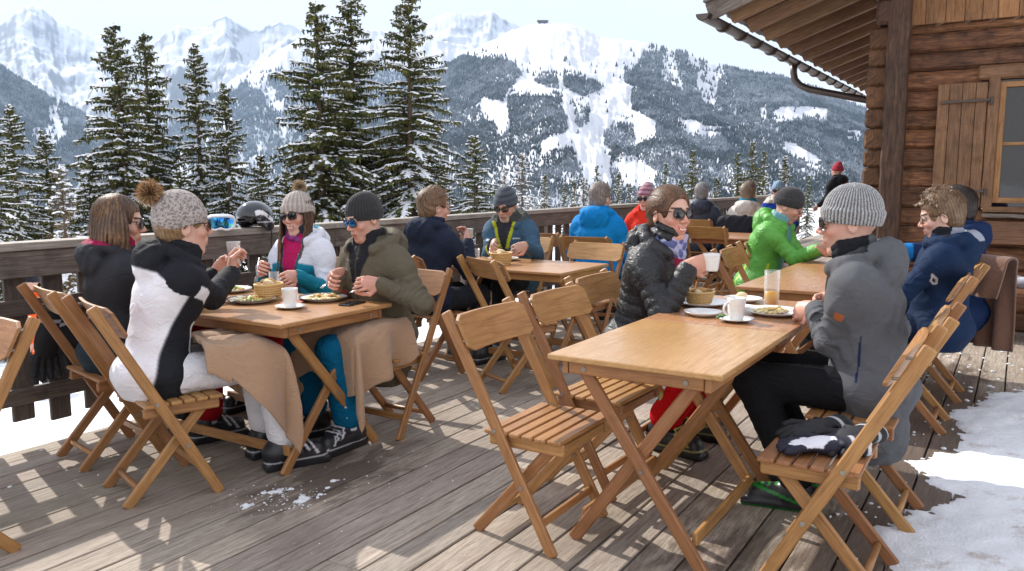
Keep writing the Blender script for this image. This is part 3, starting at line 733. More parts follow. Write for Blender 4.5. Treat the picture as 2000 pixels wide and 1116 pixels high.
    # loose strands laid over the mass
    if not P.get('hat') or style in ('long', 'bob'):
        E_ = (V(.077, .098, .092) + sw) * hs; C_ = q(0, -.018, .036); n = {'pulled': 900, 'short': 900, 'grey': 900, 'bob': 1000, 'long': 700, 'curly': 500}[style]; vs, fs, cs = [], [], []
        def on_e(u, s=1.0): return C_ + H @ (nrm(u) * E_ * s)
        for i in range(n):
            ns = 9; a = rs.uniform(-PI, PI); pts = []
            if style == 'pulled':
                u0 = nrm(V(math.sin(a * .62) * 1.0, math.cos(a * .62) * .95, .62 - .75 * abs(a * .62) ** 1.3 * .45 + rs.normal() * .05)); u1 = nrm(V(rs.normal() * .12, -1, -.25 + rs.normal() * .15))
                for j in range(ns): t = j / (ns - 1); u = nrm(u0 * (1 - t) + u1 * t + V(0, 0, .35) * math.sin(PI * t) * (1 if abs(a) < 1.6 else .2)); pts.append(on_e(u, 1.008 + .012 * math.sin(PI * t) * rs.rand()))
            elif style in ('short', 'grey', 'curly'):
                u0 = nrm(V(rs.normal() * .15, -.35 + rs.normal() * .15, 1)); e = -.35 if abs(a) > 1.9 else .15; u1 = nrm(V(math.sin(a), math.cos(a), e + (.35 if abs(a) < .9 else 0) + rs.normal() * .12)); t0 = rs.uniform(0, .65); l = rs.uniform(.2, .35) ; w0 = rs.normal(size=3) * (.012 if style != 'curly' else .05)
                for j in range(ns): t = min(1, t0 + l * j / (ns - 1)); pts.append(on_e(nrm(u0 * (1 - t) + u1 * t) + w0 * math.sin(j * .9), 1.02 + .05 * (j / ns) ** 2 * rs.uniform(.4, 1.) + (.07 if style == 'curly' else 0)))
            else:
                a = a * (.62 if style == 'long' else .60); u0 = nrm(V(.12 * math.sin(a), -.1 + rs.normal() * .1, 1)); u1 = V(math.sin(a), -math.cos(a), -.25)
                for j in range(6): t = j / 5; pts.append(on_e(u0 * (1 - t) + u1 * t, 1.015 + .05 * t * rs.rand()))
                L_ = (.40 if style == 'long' else .155) * rs.uniform(.8, 1.08); ph = rs.rand() * 6; out = nrm(H @ V(math.sin(a), -math.cos(a) * .8, 0)); side_ = np.cross(out, V(0, 0, 1))
                if style == 'long' and abs(a) < 1.2: L_ *= .6
                for j in range(8):
                    t = (j + 1) / 8; pts.append(pts[-1] + V(0, 0, -1) * L_ / 8 + out * (.004 * math.sin(ph + t * 8) + (.004 if style == 'bob' else .001) * (1 - 2 * t)) + side_ * .0045 * math.sin(ph * 2 + t * 7) + (k['Fw'] * .006 if style == 'long' else 0))
            pts = np.array(pts); m = len(pts)
            if style in ('short', 'grey', 'curly', 'pulled'):
                L0 = ((pts - hc) @ H) / hs
                if ((L0[:, 1] > .05) & (L0[:, 2] < (.062 if style == 'pulled' else .045))).any() or ((np.abs(L0[:, 0]) > .055) & (L0[:, 2] < .0) & (L0[:, 1] > -.03)).any(): continue
            w = (.0013 if style != 'pulled' else .0022) * rs.uniform(.6, 1.4) * (1.3 if h > .006 else 1); up = pts - C_; d = np.gradient(pts, axis=0); s = np.cross(d, up); s /= np.linalg.norm(s, axis=1)[:, None] + 1e-9; tp = np.linspace(1, .3, m)[:, None]
            b_ = len(vs) and sum(len(x) for x in vs); vs.append(np.concatenate([pts + s * w * tp, pts - s * w * tp])); idx = np.arange(m - 1); fs.append(np.stack([idx, idx + 1, idx + 1 + m, idx + m], 1) + (b_ or 0)); tt = rs.rand() ** 1.5; cc = base * (1 - tt) + hi * tt * 1.1
            if style in ('bob', 'long'): g_ = np.clip(np.linspace(-.1, .8, m), 0, 1)[:, None]; cc = cc * (1 - g_ * .6) + hi * g_ * .6; cs.append(np.concatenate([cc, cc]))
            else: cs.append(np.tile(cc, (2 * m, 1)))
        link('hair_strands', np_mesh('hair_strands', np.concatenate(vs), np.concatenate(fs), True, np.concatenate(cs)), MT['hair'], o)['kind'] = 'stuff'
    return o

def specs(P, k, root, kind, lens=(.01, .01, .012), frame=(.012, .012, .012), temple=None):
    hc, H = k['hc'], k['H']; hs = P['hs']; q = lambda x, y, z: hc + H @ (V(x, y, z) * hs); b = MB(); l = MB()
    sx = .0265 if kind != 'thin' else .024; sz = .0205 if kind != 'thin' else .018
    for s_ in (-1, 1):
        c = q(.032 * s_, .097, .008); Rm = H @ rotm((0, 0, 1), -.22 * s_)
        n = 16; rim = []
        for j in range(n + 1):
            a = 2 * PI * j / n; ca, sa = math.cos(a), math.sin(a); e = .7
            x = sx * math.copysign(abs(ca) ** e, ca); z = sz * math.copysign(abs(sa) ** e, sa); z *= (1 + .12 * (x * s_ / sx)) if z > 0 else 1
            rim.append(c + Rm @ (V(x, .002 - .08 * x * x / .03, z) * hs))
        b.tube(rim, .0028 if kind != 'thin' else .0017, 6, cap=False)
        vs = [c + Rm @ V(0, .007, 0)] + rim[:-1]; fs = [(0, 1 + j, 1 + (j + 1) % n) for j in range(n)]; l.add(vs, fs, smooth=True)
        t = MB() if False else b
        b.tube([q(.064 * s_, .082, .016), q(.077 * s_, .045, .014), q(.084 * s_, -.005, .008), q(.084 * s_, -.02, -.008)], .0026 if kind != 'thin' else .0016, 6, col=temple or (1, 1, 1))
    b.tube([q(-.008, .1, .012), q(0, .104, .015), q(.008, .1, .012)], .003 if kind != 'thin' else .0018, 6)
    fm = b.build('sunglasses' if kind != 'thin' else 'glasses', MT['frame'], root)
    l.build('lens', lens_mat(lens, kind), fm)

def lens_mat(c, kind):
    nm = 'lens_%s_%.2f_%.2f' % (kind, c[0], c[2])
    if nm in _M: return _M[nm]
    t = NT(nm)
    if kind == 'thin': t.set(col=(.9, .9, .9), trans=.9, rough=.03, ior=1.05, alpha=.25)
    elif kind == 'mirror': t.set(col=c, rough=.08, metal=.85)
    else: t.set(col=c, rough=.05, spec=.6, coat=.5)
    _M[nm] = t.m; return t.m

def person(label, xy, heading, O):
    """one figure; returns the top-level body mesh"""
    if not on('people'): return None
    P = dict(scale=1.0, sit=True, lean=.12, side=0., twist=0., head=(0., .1, 0.), hands={}, shw=.182, hs=1.06, fem=False, skin=(.60, .34, .24), hair_col=(.06, .035, .02), kw=.11, kl=.44, aw=.12, al=.46, h=.006)
    P.update(O); P['xy'] = xy; P['heading'] = R(heading); k = skeleton(P); s = P['scale']; h = P['h']
    for nm in 'RL':
        if 'stretch' + nm in k: print('STRETCH', label[:40], nm, k['stretch' + nm])
    FS, col = body_mesh(P, k, h); vs_, fs_, o_ = [], [], 0
    for F in FS:
        v, f = F.mesh(); v = smooth_mesh(v, f, 1, .3); vs_.append(v); fs_.append(f + o_); o_ += len(v)
    v, f = np.concatenate(vs_), np.concatenate(fs_)
    me = np_mesh('person', v, f, True, col(v)); z = -k['zf'] * s if P['sit'] else P.get('z0', 0)
    root = link('person', me, MT['skin'], None, (xy[0], xy[1], z), P['heading'] - PI / 2); root.scale = (s, s, s)
    tag(root, label, 'person'); hb = h * 1.15
    if 'jacket' in P: jacket(P, k, hb, root, MT[P['jacket'].get('mat', 'fabric')], P['jacket'])
    if P.get('trousers') is not None: trousers(P, k, hb * 1.1, root, MT['trouser'], P['trousers'])
    if P.get('boots'): boots(P, k, .006 if h < .008 else .009, root, *P['boots'])
    if P.get('hair'): hair(P, k, root, P['hair'], h if h > .007 else .005)
    if P.get('hat'): hat(P, k, root, P['hat'])
    if P.get('specs'): specs(P, k, root, *P['specs'])
    if P.get('scarf'):
        S = P['scarf']; F = Field(k['neck'] - .2, k['neck'] + .2, hb); n, Fw, Rr, T2 = k['neck'], k['Fw'], k['Rr'], k['T2']
        for i, (zz, rr, tk) in enumerate(S.get('rings', ((.03, .07, .02), (.06, .066, .018)))):
            rg = [n + Rr * math.sin(a) * rr + Fw * (math.cos(a) * rr + .012) + T2 * (zz + .01 * math.sin(a * 2 + i)) for a in np.linspace(-PI, PI, 15)]
            for a, b in zip(rg[:-1], rg[1:]): F.cap(a, b, tk, k=.012, disp=wrk(.003, 2.2, i))
        if S.get('bib'): F.ell(n + Fw * .085 - T2 * .07, (.06, .05, .1), np.stack([Rr, Fw, T2], 1), k=.03)
        cs = S['col']
        def sc(v):
            w = (vnoise(v, S.get('ns', 60), 1) > 0)[:, None] * 1.; z = ((v - n) @ T2)
            c = V(*cs[0]) * (1 - w) + V(*cs[-1]) * w
            if len(cs) > 2: c[z < -.01] = V(*cs[1])
            return c
        sdf_obj('scarf', F, MT['fabric'], root, sc, 1)
    root['_k'] = 0; del root['_k']
    root_k[root.name] = (P, k)
    return root
root_k = {}
# ------------------------------------------------------------------ camera, sun, sky
CAMH = 1.42; AZ = R(31.79); PITCH = math.atan(208 / 1600.)
cam = bpy.data.cameras.new('camera'); co = bpy.data.objects.new('camera', cam); COL.objects.link(co)
co.location = (0, 0, CAMH); co.rotation_euler = (PI / 2 - PITCH, 0, AZ - PI / 2)
cam.lens = 28.8; cam.sensor_width = 36; cam.clip_start = .05; cam.clip_end = 60000; SC.camera = co
def pix_dir(x, y):   # direction seen at a picture position: (heading, tan of elevation)
    dx = (x - 1000) / 1600.; dy = -(y - 558) / 1600.; f = math.cos(PITCH) + dy * math.sin(PITCH); z = -math.sin(PITCH) + dy * math.cos(PITCH)
    return AZ - math.atan2(dx, f), z / math.hypot(f, dx)
SUN_AZ = R(73); SUN_EL = R(37)
sun = bpy.data.lights.new('sun', 'SUN'); sun.energy = 5.0; sun.angle = R(.53); sun.color = (1, .95, .87)
so = bpy.data.objects.new('sun', sun); COL.objects.link(so)
sd = Vector((math.cos(SUN_EL) * math.cos(SUN_AZ), math.cos(SUN_EL) * math.sin(SUN_AZ), math.sin(SUN_EL)))
so.rotation_euler = sd.to_track_quat('Z', 'Y').to_euler(); so.location = (0, 0, 50)
w = bpy.data.worlds.new('World'); SC.world = w; w.use_nodes = True; nt = w.node_tree; N = nt.nodes; L = nt.links
bg = N['Background']; sky = N.new('ShaderNodeTexSky'); sky.sky_type = 'NISHITA'; sky.sun_disc = False; sky.sun_elevation = SUN_EL; sky.sun_rotation = PI / 2 - SUN_AZ; sky.altitude = 1600; sky.air_density = 1.1; sky.dust_density = 1.5
tc = N.new('ShaderNodeTexCoord'); mp = N.new('ShaderNodeMapping'); mp.inputs['Scale'].default_value = (1, 1, 3.2); L.new(tc.outputs['Generated'], mp.inputs[0])
nz = N.new('ShaderNodeTexNoise'); nz.inputs['Scale'].default_value = 2.6; nz.inputs['Detail'].default_value = 6; nz.inputs['Roughness'].default_value = .55; L.new(mp.outputs[0], nz.inputs['Vector'])
sx = N.new('ShaderNodeSeparateXYZ'); L.new(tc.outputs['Generated'], sx.inputs[0])
mr = N.new('ShaderNodeMapRange'); mr.inputs[1].default_value = .25; mr.inputs[2].default_value = .75; mr.inputs[3].default_value = 1; mr.inputs[4].default_value = .45; L.new(sx.outputs['Z'], mr.inputs[0])
rp = N.new('ShaderNodeValToRGB'); rp.color_ramp.elements[0].position = .35; rp.color_ramp.elements[0].color = (6.3, 5.95, 5.75, 1); rp.color_ramp.elements[1].position = .62; rp.color_ramp.elements[1].color = (7.4, 6.95, 6.6, 1); L.new(nz.outputs['Fac'], rp.inputs[0])
m3_ = N.new('ShaderNodeMapRange'); m3_.inputs[1].default_value = .26; m3_.inputs[2].default_value = .6; m3_.inputs[3].default_value = 1; m3_.inputs[4].default_value = 1.45; L.new(sx.outputs['Z'], m3_.inputs[0])
vm = N.new('ShaderNodeVectorMath'); vm.operation = 'SCALE'; L.new(rp.outputs[0], vm.inputs[0]); L.new(m3_.outputs[0], vm.inputs['Scale'])
mx = N.new('ShaderNodeMix'); mx.data_type = 'RGBA'; L.new(mr.outputs[0], mx.inputs[0]); L.new(sky.outputs[0], mx.inputs[6]); L.new(vm.outputs[0], mx.inputs[7])
L.new(mx.outputs[2], bg.inputs[0]); bg.inputs[1].default_value = .135
SC.view_settings.view_transform = 'Standard'; SC.view_settings.look = 'None'; SC.view_settings.exposure = .63; SC.view_settings.gamma = 1
SC.cycles.max_bounces = 8; SC.cycles.diffuse_bounces = 3; SC.cycles.glossy_bounces = 3; SC.cycles.transmission_bounces = 6; SC.cycles.transparent_max_bounces = 12; SC.cycles.volume_bounces = 0
SC.cycles.use_denoising = True

# ------------------------------------------------------------------ deck
def deck_mat():
    t = NT('deck_boards'); ob = t.coord('Object')
    a = t.noise(t.coord('UV', (1.3, 20, 1)), 3.2, 7, .65, .5); b = t.noise(t.coord('UV', (2.2, 90, 1)), 3, 4, .65); f = t.math('ADD', t.math('MULTIPLY', a, .6), t.math('MULTIPLY', b, .4))
    c = t.ramp(f, [(.28, (.12, .09, .07)), (.42, (.30, .245, .20)), (.55, (.46, .395, .335)), (.75, (.64, .575, .51))])
    c = t.mix(1., c, t.attr(), 'MULTIPLY')
    big = t.noise(ob, 1.1, 5, .6, .6); c = t.mix(t.ramp(big, [(.36, .45), (.6, 0.)]), c, (.15, .115, .09))
    st = t.noise(t.coord('Object', (1, 3, 1)), 3.4, 6, .7, .5)
    # wet, worn places: round the left table and along the snow
    def spot(x, y, rx, ry):
        s = t.new('ShaderNodeSeparateXYZ'); t.l.new(ob, s.inputs[0]); dx = t.math('MULTIPLY', t.math('SUBTRACT', s.outputs[0], x), 1 / rx); dy = t.math('MULTIPLY', t.math('SUBTRACT', s.outputs[1], y), 1 / ry)
        return t.math('SUBTRACT', 1., t.math('SQRT', t.math('ADD', t.math('MULTIPLY', dx, dx), t.math('MULTIPLY', dy, dy))), clamp=True)
    m = t.math('ADD', t.math('MULTIPLY', spot(2.8, 2.75, 1.0, .55), .75), t.math('ADD', spot(3.2, .25, 1.6, .55), spot(5.6, .35, 2.8, .5)))
    m = t.math('ADD', m, t.math('MULTIPLY', spot(2.9, .9, 1.0, .5), .6))
    wet = t.ramp(t.math('ADD', t.math('MULTIPLY', m, .55), t.math('MULTIPLY', st, .7)), [(.52, 0.), (.66, 1.)])
    c = t.mix(t.math('MULTIPLY', wet, .72), c, (.055, .035, .025))
    sp = t.noise(ob, 34, 3, .7); c = t.mix(t.ramp(sp, [(.66, 0.), (.73, .5)]), c, (.6, .58, .55)) 
    c = t.mix(t.ramp(t.noise(t.coord('UV', (3, 60, 1)), 4, 3, .6), [(.34, .55), (.44, 0.)]), c, (.07, .05, .04))
    t.set(col=c, rough=t.math('SUBTRACT', .82, t.math('MULTIPLY', wet, .35)), spec=.35); t.bump(f, .75, .006); return t.m
if on('deck'):
    rs = random.Random(11); b = MB(); wd = .163
    y = 4.41; 
    while y > -4.2:
        x = -2.5 - rs.random() * 3
        while x < 24:
            L = rs.choice([3.2, 4.1, 5.0, 4.4]); x1 = x + L; tn = rs.uniform(.78, 1.14); tint = (tn * rs.uniform(.98, 1.04), tn, tn * rs.uniform(.94, 1.0)); z = rs.uniform(-.0015, .0015)
            if x1 > -1.5: b.box((x + .002, y - wd + .0095, -.03 + z), (x1 - .002, y, z), 0, .003, tint)
            x = x1
        y -= wd
    o = b.build('deck', deck_mat()); tag(o, kind='structure')
    b = MB(); b.box((-2.5, -4.2, -.16), (24, 4.38, -.045), 0, .003); o = b.build('deck_base', MT['logdark']); tag(o, kind='structure')

# ------------------------------------------------------------------ ground
def gz(x, y):
    """height of the snow slope beyond the terrace"""
    d = np.maximum(0, y - 4.4) + .25 * np.maximum(0, x - 22); d = np.maximum(d, 0)
    z = -.42 - .0 * d - 4.2 * (1 - np.exp(-np.maximum(0, d - 2.0) / 16.)) - .06 * np.maximum(0, d - 30)
    return z + .12 * np.sin(x * .33 + 1.3 * np.sin(y * .21)) * np.minimum(1, d * .3) + .05 * np.sin(x * 1.3 + y * .9) * np.minimum(1, d * .2)
if on('ground'):
    def axis(lo, hi, n, c): t = np.linspace(-1, 1, n); return c + np.sign(t) * (np.abs(t) ** 3) * np.where(t < 0, c - lo, hi - c)
    xs = axis(-250, 620, 170, 8); ys = axis(-300, 620, 170, 6); X, Y = np.meshgrid(xs, ys, indexing='ij'); Z = gz(X, Y); Z = np.where(Y < 4.4, np.minimum(Z, -.42), Z)
    n, m = X.shape; i = np.arange(n * m).reshape(n, m); f = np.stack([i[:-1, :-1], i[1:, :-1], i[1:, 1:], i[:-1, 1:]], -1).reshape(-1, 4)
    o = link('ground', np_mesh('ground', np.stack([X, Y, Z], -1).reshape(-1, 3), f, True), MT['groundsnow']); tag(o, kind='structure')

# ------------------------------------------------------------------ snow on the deck
def vn2(x, y, s, seed=0):
    return (np.sin(x * s + 1.7 * np.sin(y * s * .8 + seed) + seed) + np.sin(y * s * 1.2 + 1.9 * np.sin(x * s * .7 - seed)) + .5 * np.sin((x + y) * s * 2.1 + 2 * np.sin((x - y) * s * 1.3 + seed))) / 2.5
def fbm2(x, y, s, seed=0, o=4):
    r = 0; a = 1; t = 0
    for i in range(o): r = r + a * vn2(x + i * 3.1, y - i * 1.7, s * 2.03 ** i, seed + i * 1.9); t += a; a *= .55
    return r / t
if on('deck'):
    xs = np.arange(2.0, 7.4, .02); ys = np.arange(-3.2, .8, .02); X, Y = np.meshgrid(xs, ys, indexing='ij')
    e = np.interp(X, [2.0, 2.7, 3.1, 3.5, 4.06, 4.45, 4.8, 5.6, 6.2, 6.5, 6.75, 7.4], [-.05, .12, .3, .44, .16, .38, .22, .24, .14, -.1, -.8, -4])
    e = e + .11 * fbm2(X, Y, 4.3, 1, 5) + .07 * fbm2(X, Y, 19, 3, 4)
    d = e - Y; z = .028 * (1 - np.exp(-np.maximum(d, 0) / .16)) - .012 * (d < 0) + .019 * fbm2(X, Y, 3.2, 5, 5) * np.clip(d * 6, 0, 1) + .012 * fbm2(X, Y, 17, 7, 4) * np.clip(d * 12, 0, 1) + .0015
    z = np.where(d < -.01, -.02, z)
    hole = np.maximum(0, fbm2(X, Y, 5.2, 9, 5) - .5 - .5 * np.clip(d - .25, 0, .4)) * .22; z = z - hole
    n, m = X.shape; i = np.arange(n * m).reshape(n, m); f = np.stack([i[:-1, :-1], i[1:, :-1], i[1:, 1:], i[:-1, 1:]], -1).reshape(-1, 4)
    zz = z.ravel(); f = f[(zz[f] > -.004).any(1)]
    o = link('snow_patch', np_mesh('snow_patch', np.stack([X, Y, z], -1).reshape(-1, 3), f, True), MT['snow']); tag(o, 'trampled slushy snow lying on the deck at the right', 'snow', kind='stuff')
    b = MB(); rs = random.Random(5)
    for (cx, cy, sx_, sy_, n_, s_) in ((2.42, 2.80, .10, .07, 60, .003), (2.46, 2.64, .08, .05, 60, .003), (2.75, 2.62, .3, .2, 60, .0025), (3.6, .4, .7, .16, 60, .007), (5.4, .42, .9, .1, 60, .008), (6.5, .2, .5, .35, 70, .010), (2.4, 3.9, .5, .3, 16, .006), (7.6, .0, .5, .5, 40, .01)):
        for _ in range(n_):
            r = s_ * rs.uniform(.3, 1.5); b.blob((rs.gauss(cx, sx_), rs.gauss(cy, sy_), r * .25), (r * rs.uniform(.8, 1.8), r * rs.uniform(.8, 1.5), r * .6), 6, 4, None, .25)
    xs = np.arange(2.1, 3.1, .009); ys = np.arange(2.4, 3.1, .009); X, Y = np.meshgrid(xs, ys, indexing='ij')
    g_ = np.exp(-((X - 2.40) / .17) ** 2 - ((Y - 2.80) / .09) ** 2) + np.exp(-((X - 2.50) / .16) ** 2 - ((Y - 2.62) / .07) ** 2) + .75 * np.exp(-((X - 2.78) / .12) ** 2 - ((Y - 2.66) / .06) ** 2)
    d = g_ * .75 + fbm2(X, Y, 30, 2, 4) * .9 - .82; z = np.where(d > 0, .002 + .012 * (1 - np.exp(-d * 4)) + .003 * fbm2(X, Y, 90, 1, 2), -.02); n, m = X.shape; i = np.arange(n * m).reshape(n, m); f = np.stack([i[:-1, :-1], i[1:, :-1], i[1:, 1:], i[:-1, 1:]], -1).reshape(-1, 4); zz = z.ravel(); f = f[(zz[f] > 0).any(1)]
    o = link('snow_residue', np_mesh('snow_residue', np.stack([X, Y, np.maximum(z, -.004)], -1).reshape(-1, 3), f, True), MT['snow']); tag(o, 'thin broken residue of snow by the boots at the left table', 'snow', kind='stuff')
    tag(b.build('snow_crumbs', MT['snow']), 'crumbs of trodden snow scattered on the deck boards', 'snow', kind='stuff')

# ------------------------------------------------------------------ fence
FY = 4.5
if on('fence'):
    t = empty('deck_fence', (0, FY, 0)); tag(t, 'long weathered wooden fence along the far edge of the deck', 'fence')
    x0, x1 = .6, 20.4
    b = MB(); x = x0
    while x < x1: b.beam((x + .002, 0, 1.068), (min(x + 4, x1) - .002, 0, 1.068), .15, .042, col=(1, 1, 1)); x += 4
    b.build('cap_rail', MT['capw'], t)
    b = MB(); x = x0
    while x < x1: b.beam((x + .002, -.045, .975), (min(x + 4, x1) - .002, -.045, .975), .035, .14, wob=.001); x += 4
    b.build('top_rail', MT['rail'], t)
    for z in (.745, .27):
        b = MB(); x = x0
        while x < x1: b.beam((x + .002, -.032, z), (min(x + 4, x1) - .002, -.032, z), .036, .085); x += 4
        b.build('cross_rail', MT['picket'], t)
    pm = [None]; rs = random.Random(2); x = x0 + .06; n = 0
    while x < x1:
        if n % 8 == 5:
            if not isinstance(pm[0], tuple):
                q = MB(); q.beam((0, -.0, -.45), (0, 0, 1.045), .1, .1, (0, 1, 0)); pm[0] = (q.mesh('post'),); pm[0][0].materials.append(MT['rail'])
            o = bpy.data.objects.new('post', pm[0][0]); COL.objects.link(o); o.parent = t; o.location = (x, .045, 0)
        if len(pm) < 4:
            q = MB(); q.beam((0, 0, .07 + .02 * len(pm)), (0, 0, .905 + .006 * len(pm)), .112, .024, (0, 1, 0), .004, wob=.0012); me = q.mesh('picket'); me.materials.append(MT['picket']); pm.append(me)
        if n < 100:
            o = bpy.data.objects.new('picket', pm[1 + n % 3] if len(pm) >= 4 else pm[-1]); COL.objects.link(o); o.parent = t; o.location = (x, .0, 0); o.rotation_euler = (0, rs.uniform(-.012, .012), 0)
        x += .2; n += 1
# ------------------------------------------------------------------ folding chairs
LW = .022; LD = .046
BT = (.75, 1.35, 3.2)
def chair_parts():
    m = {}
    b = MB(); b.beam((0, -.345, .90), (0, .145, 0), LW, LD, (0, 1, .2), .005); [b.cyl((sx, yy, zz), (1, 0, 0), .009, .005, 10, BT) for sx in (-.013, .013) for yy, zz in ((-.112, .455), (.009, .25))]; m['long'] = b.mesh('leg')
    b = MB(); b.beam((0, .125, .425), (0, -.245, 0), LW, LD, (0, 1, .2), .005); m['short'] = b.mesh('leg')
    b = MB(); n = 14; ys = []
    zc, hh, th = .825, .068, .016   # curved board with rounded ends
    vs = []; fs = []; uv = []
    for i in range(n + 1):
        x = -.245 + .49 * i / n; e = min(1, (min(i, n - i)) / 1.0); h_ = hh * (1 if 0 < i < n else .72)
        yc = -.345 + .049 + .012 - .022 * math.cos(x / .245 * PI / 2)
        for (dy, dz) in ((-th / 2, -h_), (th / 2, -h_), (th / 2, h_), (-th / 2, h_)):
            tilt = -dz * .52 ; vs.append((x, yc + dy + tilt + .035, zc + dz)); uv.append((x + 3, dz + dy))
    for i in range(n):
        for j in range(4): a = i * 4 + j; c = i * 4 + (j + 1) % 4; fs.append((a, c, c + 4, a + 4))
    fs.append((3, 2, 1, 0)); fs.append(tuple(n * 4 + j for j in range(4))); b.add(vs, fs, uv); bb = b
    b = MB.__new__(MB); b = bb
    for sx in (-.222, .222):
        for dz in (-.035, .035): b.cyl((sx, -.268 - dz * .52 , zc + dz), (0, 1, 0), .006, .03, 8, BT)
    m['back'] = bb.mesh('backrest')
    b = MB(); y = .175
    for i in range(6):
        w = .058 if i == 0 else .047; b.beam((-.228, y - w / 2, .447), (.228, y - w / 2, .447), w, .017, bev=.004); y -= w + .009
    m['seat'] = b.mesh('seat')
    b = MB()
    for sx in (-.186, .186): b.beam((sx, .17, .412), (sx, -.16, .412), .022, .05, bev=.006)
    b.beam((-.175, .15, .405), (.175, .15, .405), .02, .04)
    m['frame'] = b.mesh('seat_frame')
    b = MB(); b.tube([(-.15, -.185, .07), (.15, -.185, .07)], .014, 10); m['s1'] = b.mesh('stretcher')
    b = MB(); b.beam((-.21, .085, .115), (.21, .085, .115), .018, .034); m['s2'] = b.mesh('stretcher')
    for k_, q in m.items(): q.materials.append(MT['chair'])
    me = m['back']
    return m
CP = chair_parts() if on('furn') else None
def chair(x, y, hd, label, group, z=0):
    t = empty('folding_chair', (x, y, z), R(hd) - PI / 2); tag(t, label, 'folding chair', group)
    def p(nm, k, loc=(0, 0, 0)):
        o = bpy.data.objects.new(nm, CP[k]); COL.objects.link(o); o.parent = t; o.location = loc; return o
    for sx in (-.222, .222): p('leg', 'long', (sx, 0, 0))
    for sx in (-.160, .160): p('leg', 'short', (sx, 0, 0))
    o = p('backrest', 'back'); o.modifiers.new('bev', 'BEVEL').width = .006; o.modifiers['bev'].segments = 2
    p('seat', 'seat'); p('seat_frame', 'frame'); p('stretcher', 's1'); p('stretcher', 's2')
    return t
def table(x, y, L, W, rz, label, group, H=.76):
    t = empty('folding_table', (x, y, 0), rz); tag(t, label, 'table', group)
    b = MB()
    b.box((-L / 2, -W / 2, H - .022), (L / 2, W / 2, H), 0, .004); b.build('tabletop', MT['table'], t)
    b = MB(); 
    for s in (-1, 1): b.beam((-L / 2 + .03, s * (W / 2 - .06), H - .05), (L / 2 - .03, s * (W / 2 - .06), H - .05), .024, .054)
    for s in (-1, 1): b.beam((s * (L / 2 - .045), -W / 2 + .075, H - .048), (s * (L / 2 - .045), W / 2 - .075, H - .048), .026, .05)
    for s in (-1, 1):
        for q in (-1, 1): b.cyl((s * (L / 2 - .031), q * (W / 2 - .14), H - .05), (1, 0, 0), .010, .006, 12, BT)
    b.build('table_frame', MT['chair'], t)
    for s in (-1, 1):
        xx = s * (L / 2 - .075); wt = W / 2 - .12; wf = W / 2 - .07
        for q, dx in ((1, 0.0), (-1, .024)):
            b = MB(); b.beam((xx - s * dx, q * wt, H - .06), (xx - s * dx, -q * wf, 0), .024, .05, (0, 1, .3), .005)
            if q == 1: b.cyl((xx + s * .013, (wt - wf) / 2 + .0, (H - .06) * .485), (1, 0, 0), .009, .006, 10, BT)
            b.build('leg', MT['chair'], t)
    q = 1
    for q in (1, -1):
        b = MB(); b.beam((-L / 2 + .1, q * (wf - .045), .11), (L / 2 - .1, q * (wf - .045), .11), .02, .05); b.build('stretcher', MT['chair'], t)
    b = MB()
    for s in ()[:0]: b.cyl((s * (L / 2 - .058), 0, (H - .06) * .46), (1, 0, 0), .009, .012, 10); b.cyl((s * (L / 2 - .03), -W / 2 + .14, H - .05), (1, 0, 0), .011, .012, 12); b.cyl((s * (L / 2 - .03), W / 2 - .14, H - .05), (1, 0, 0), .011, .012, 12)
    return t
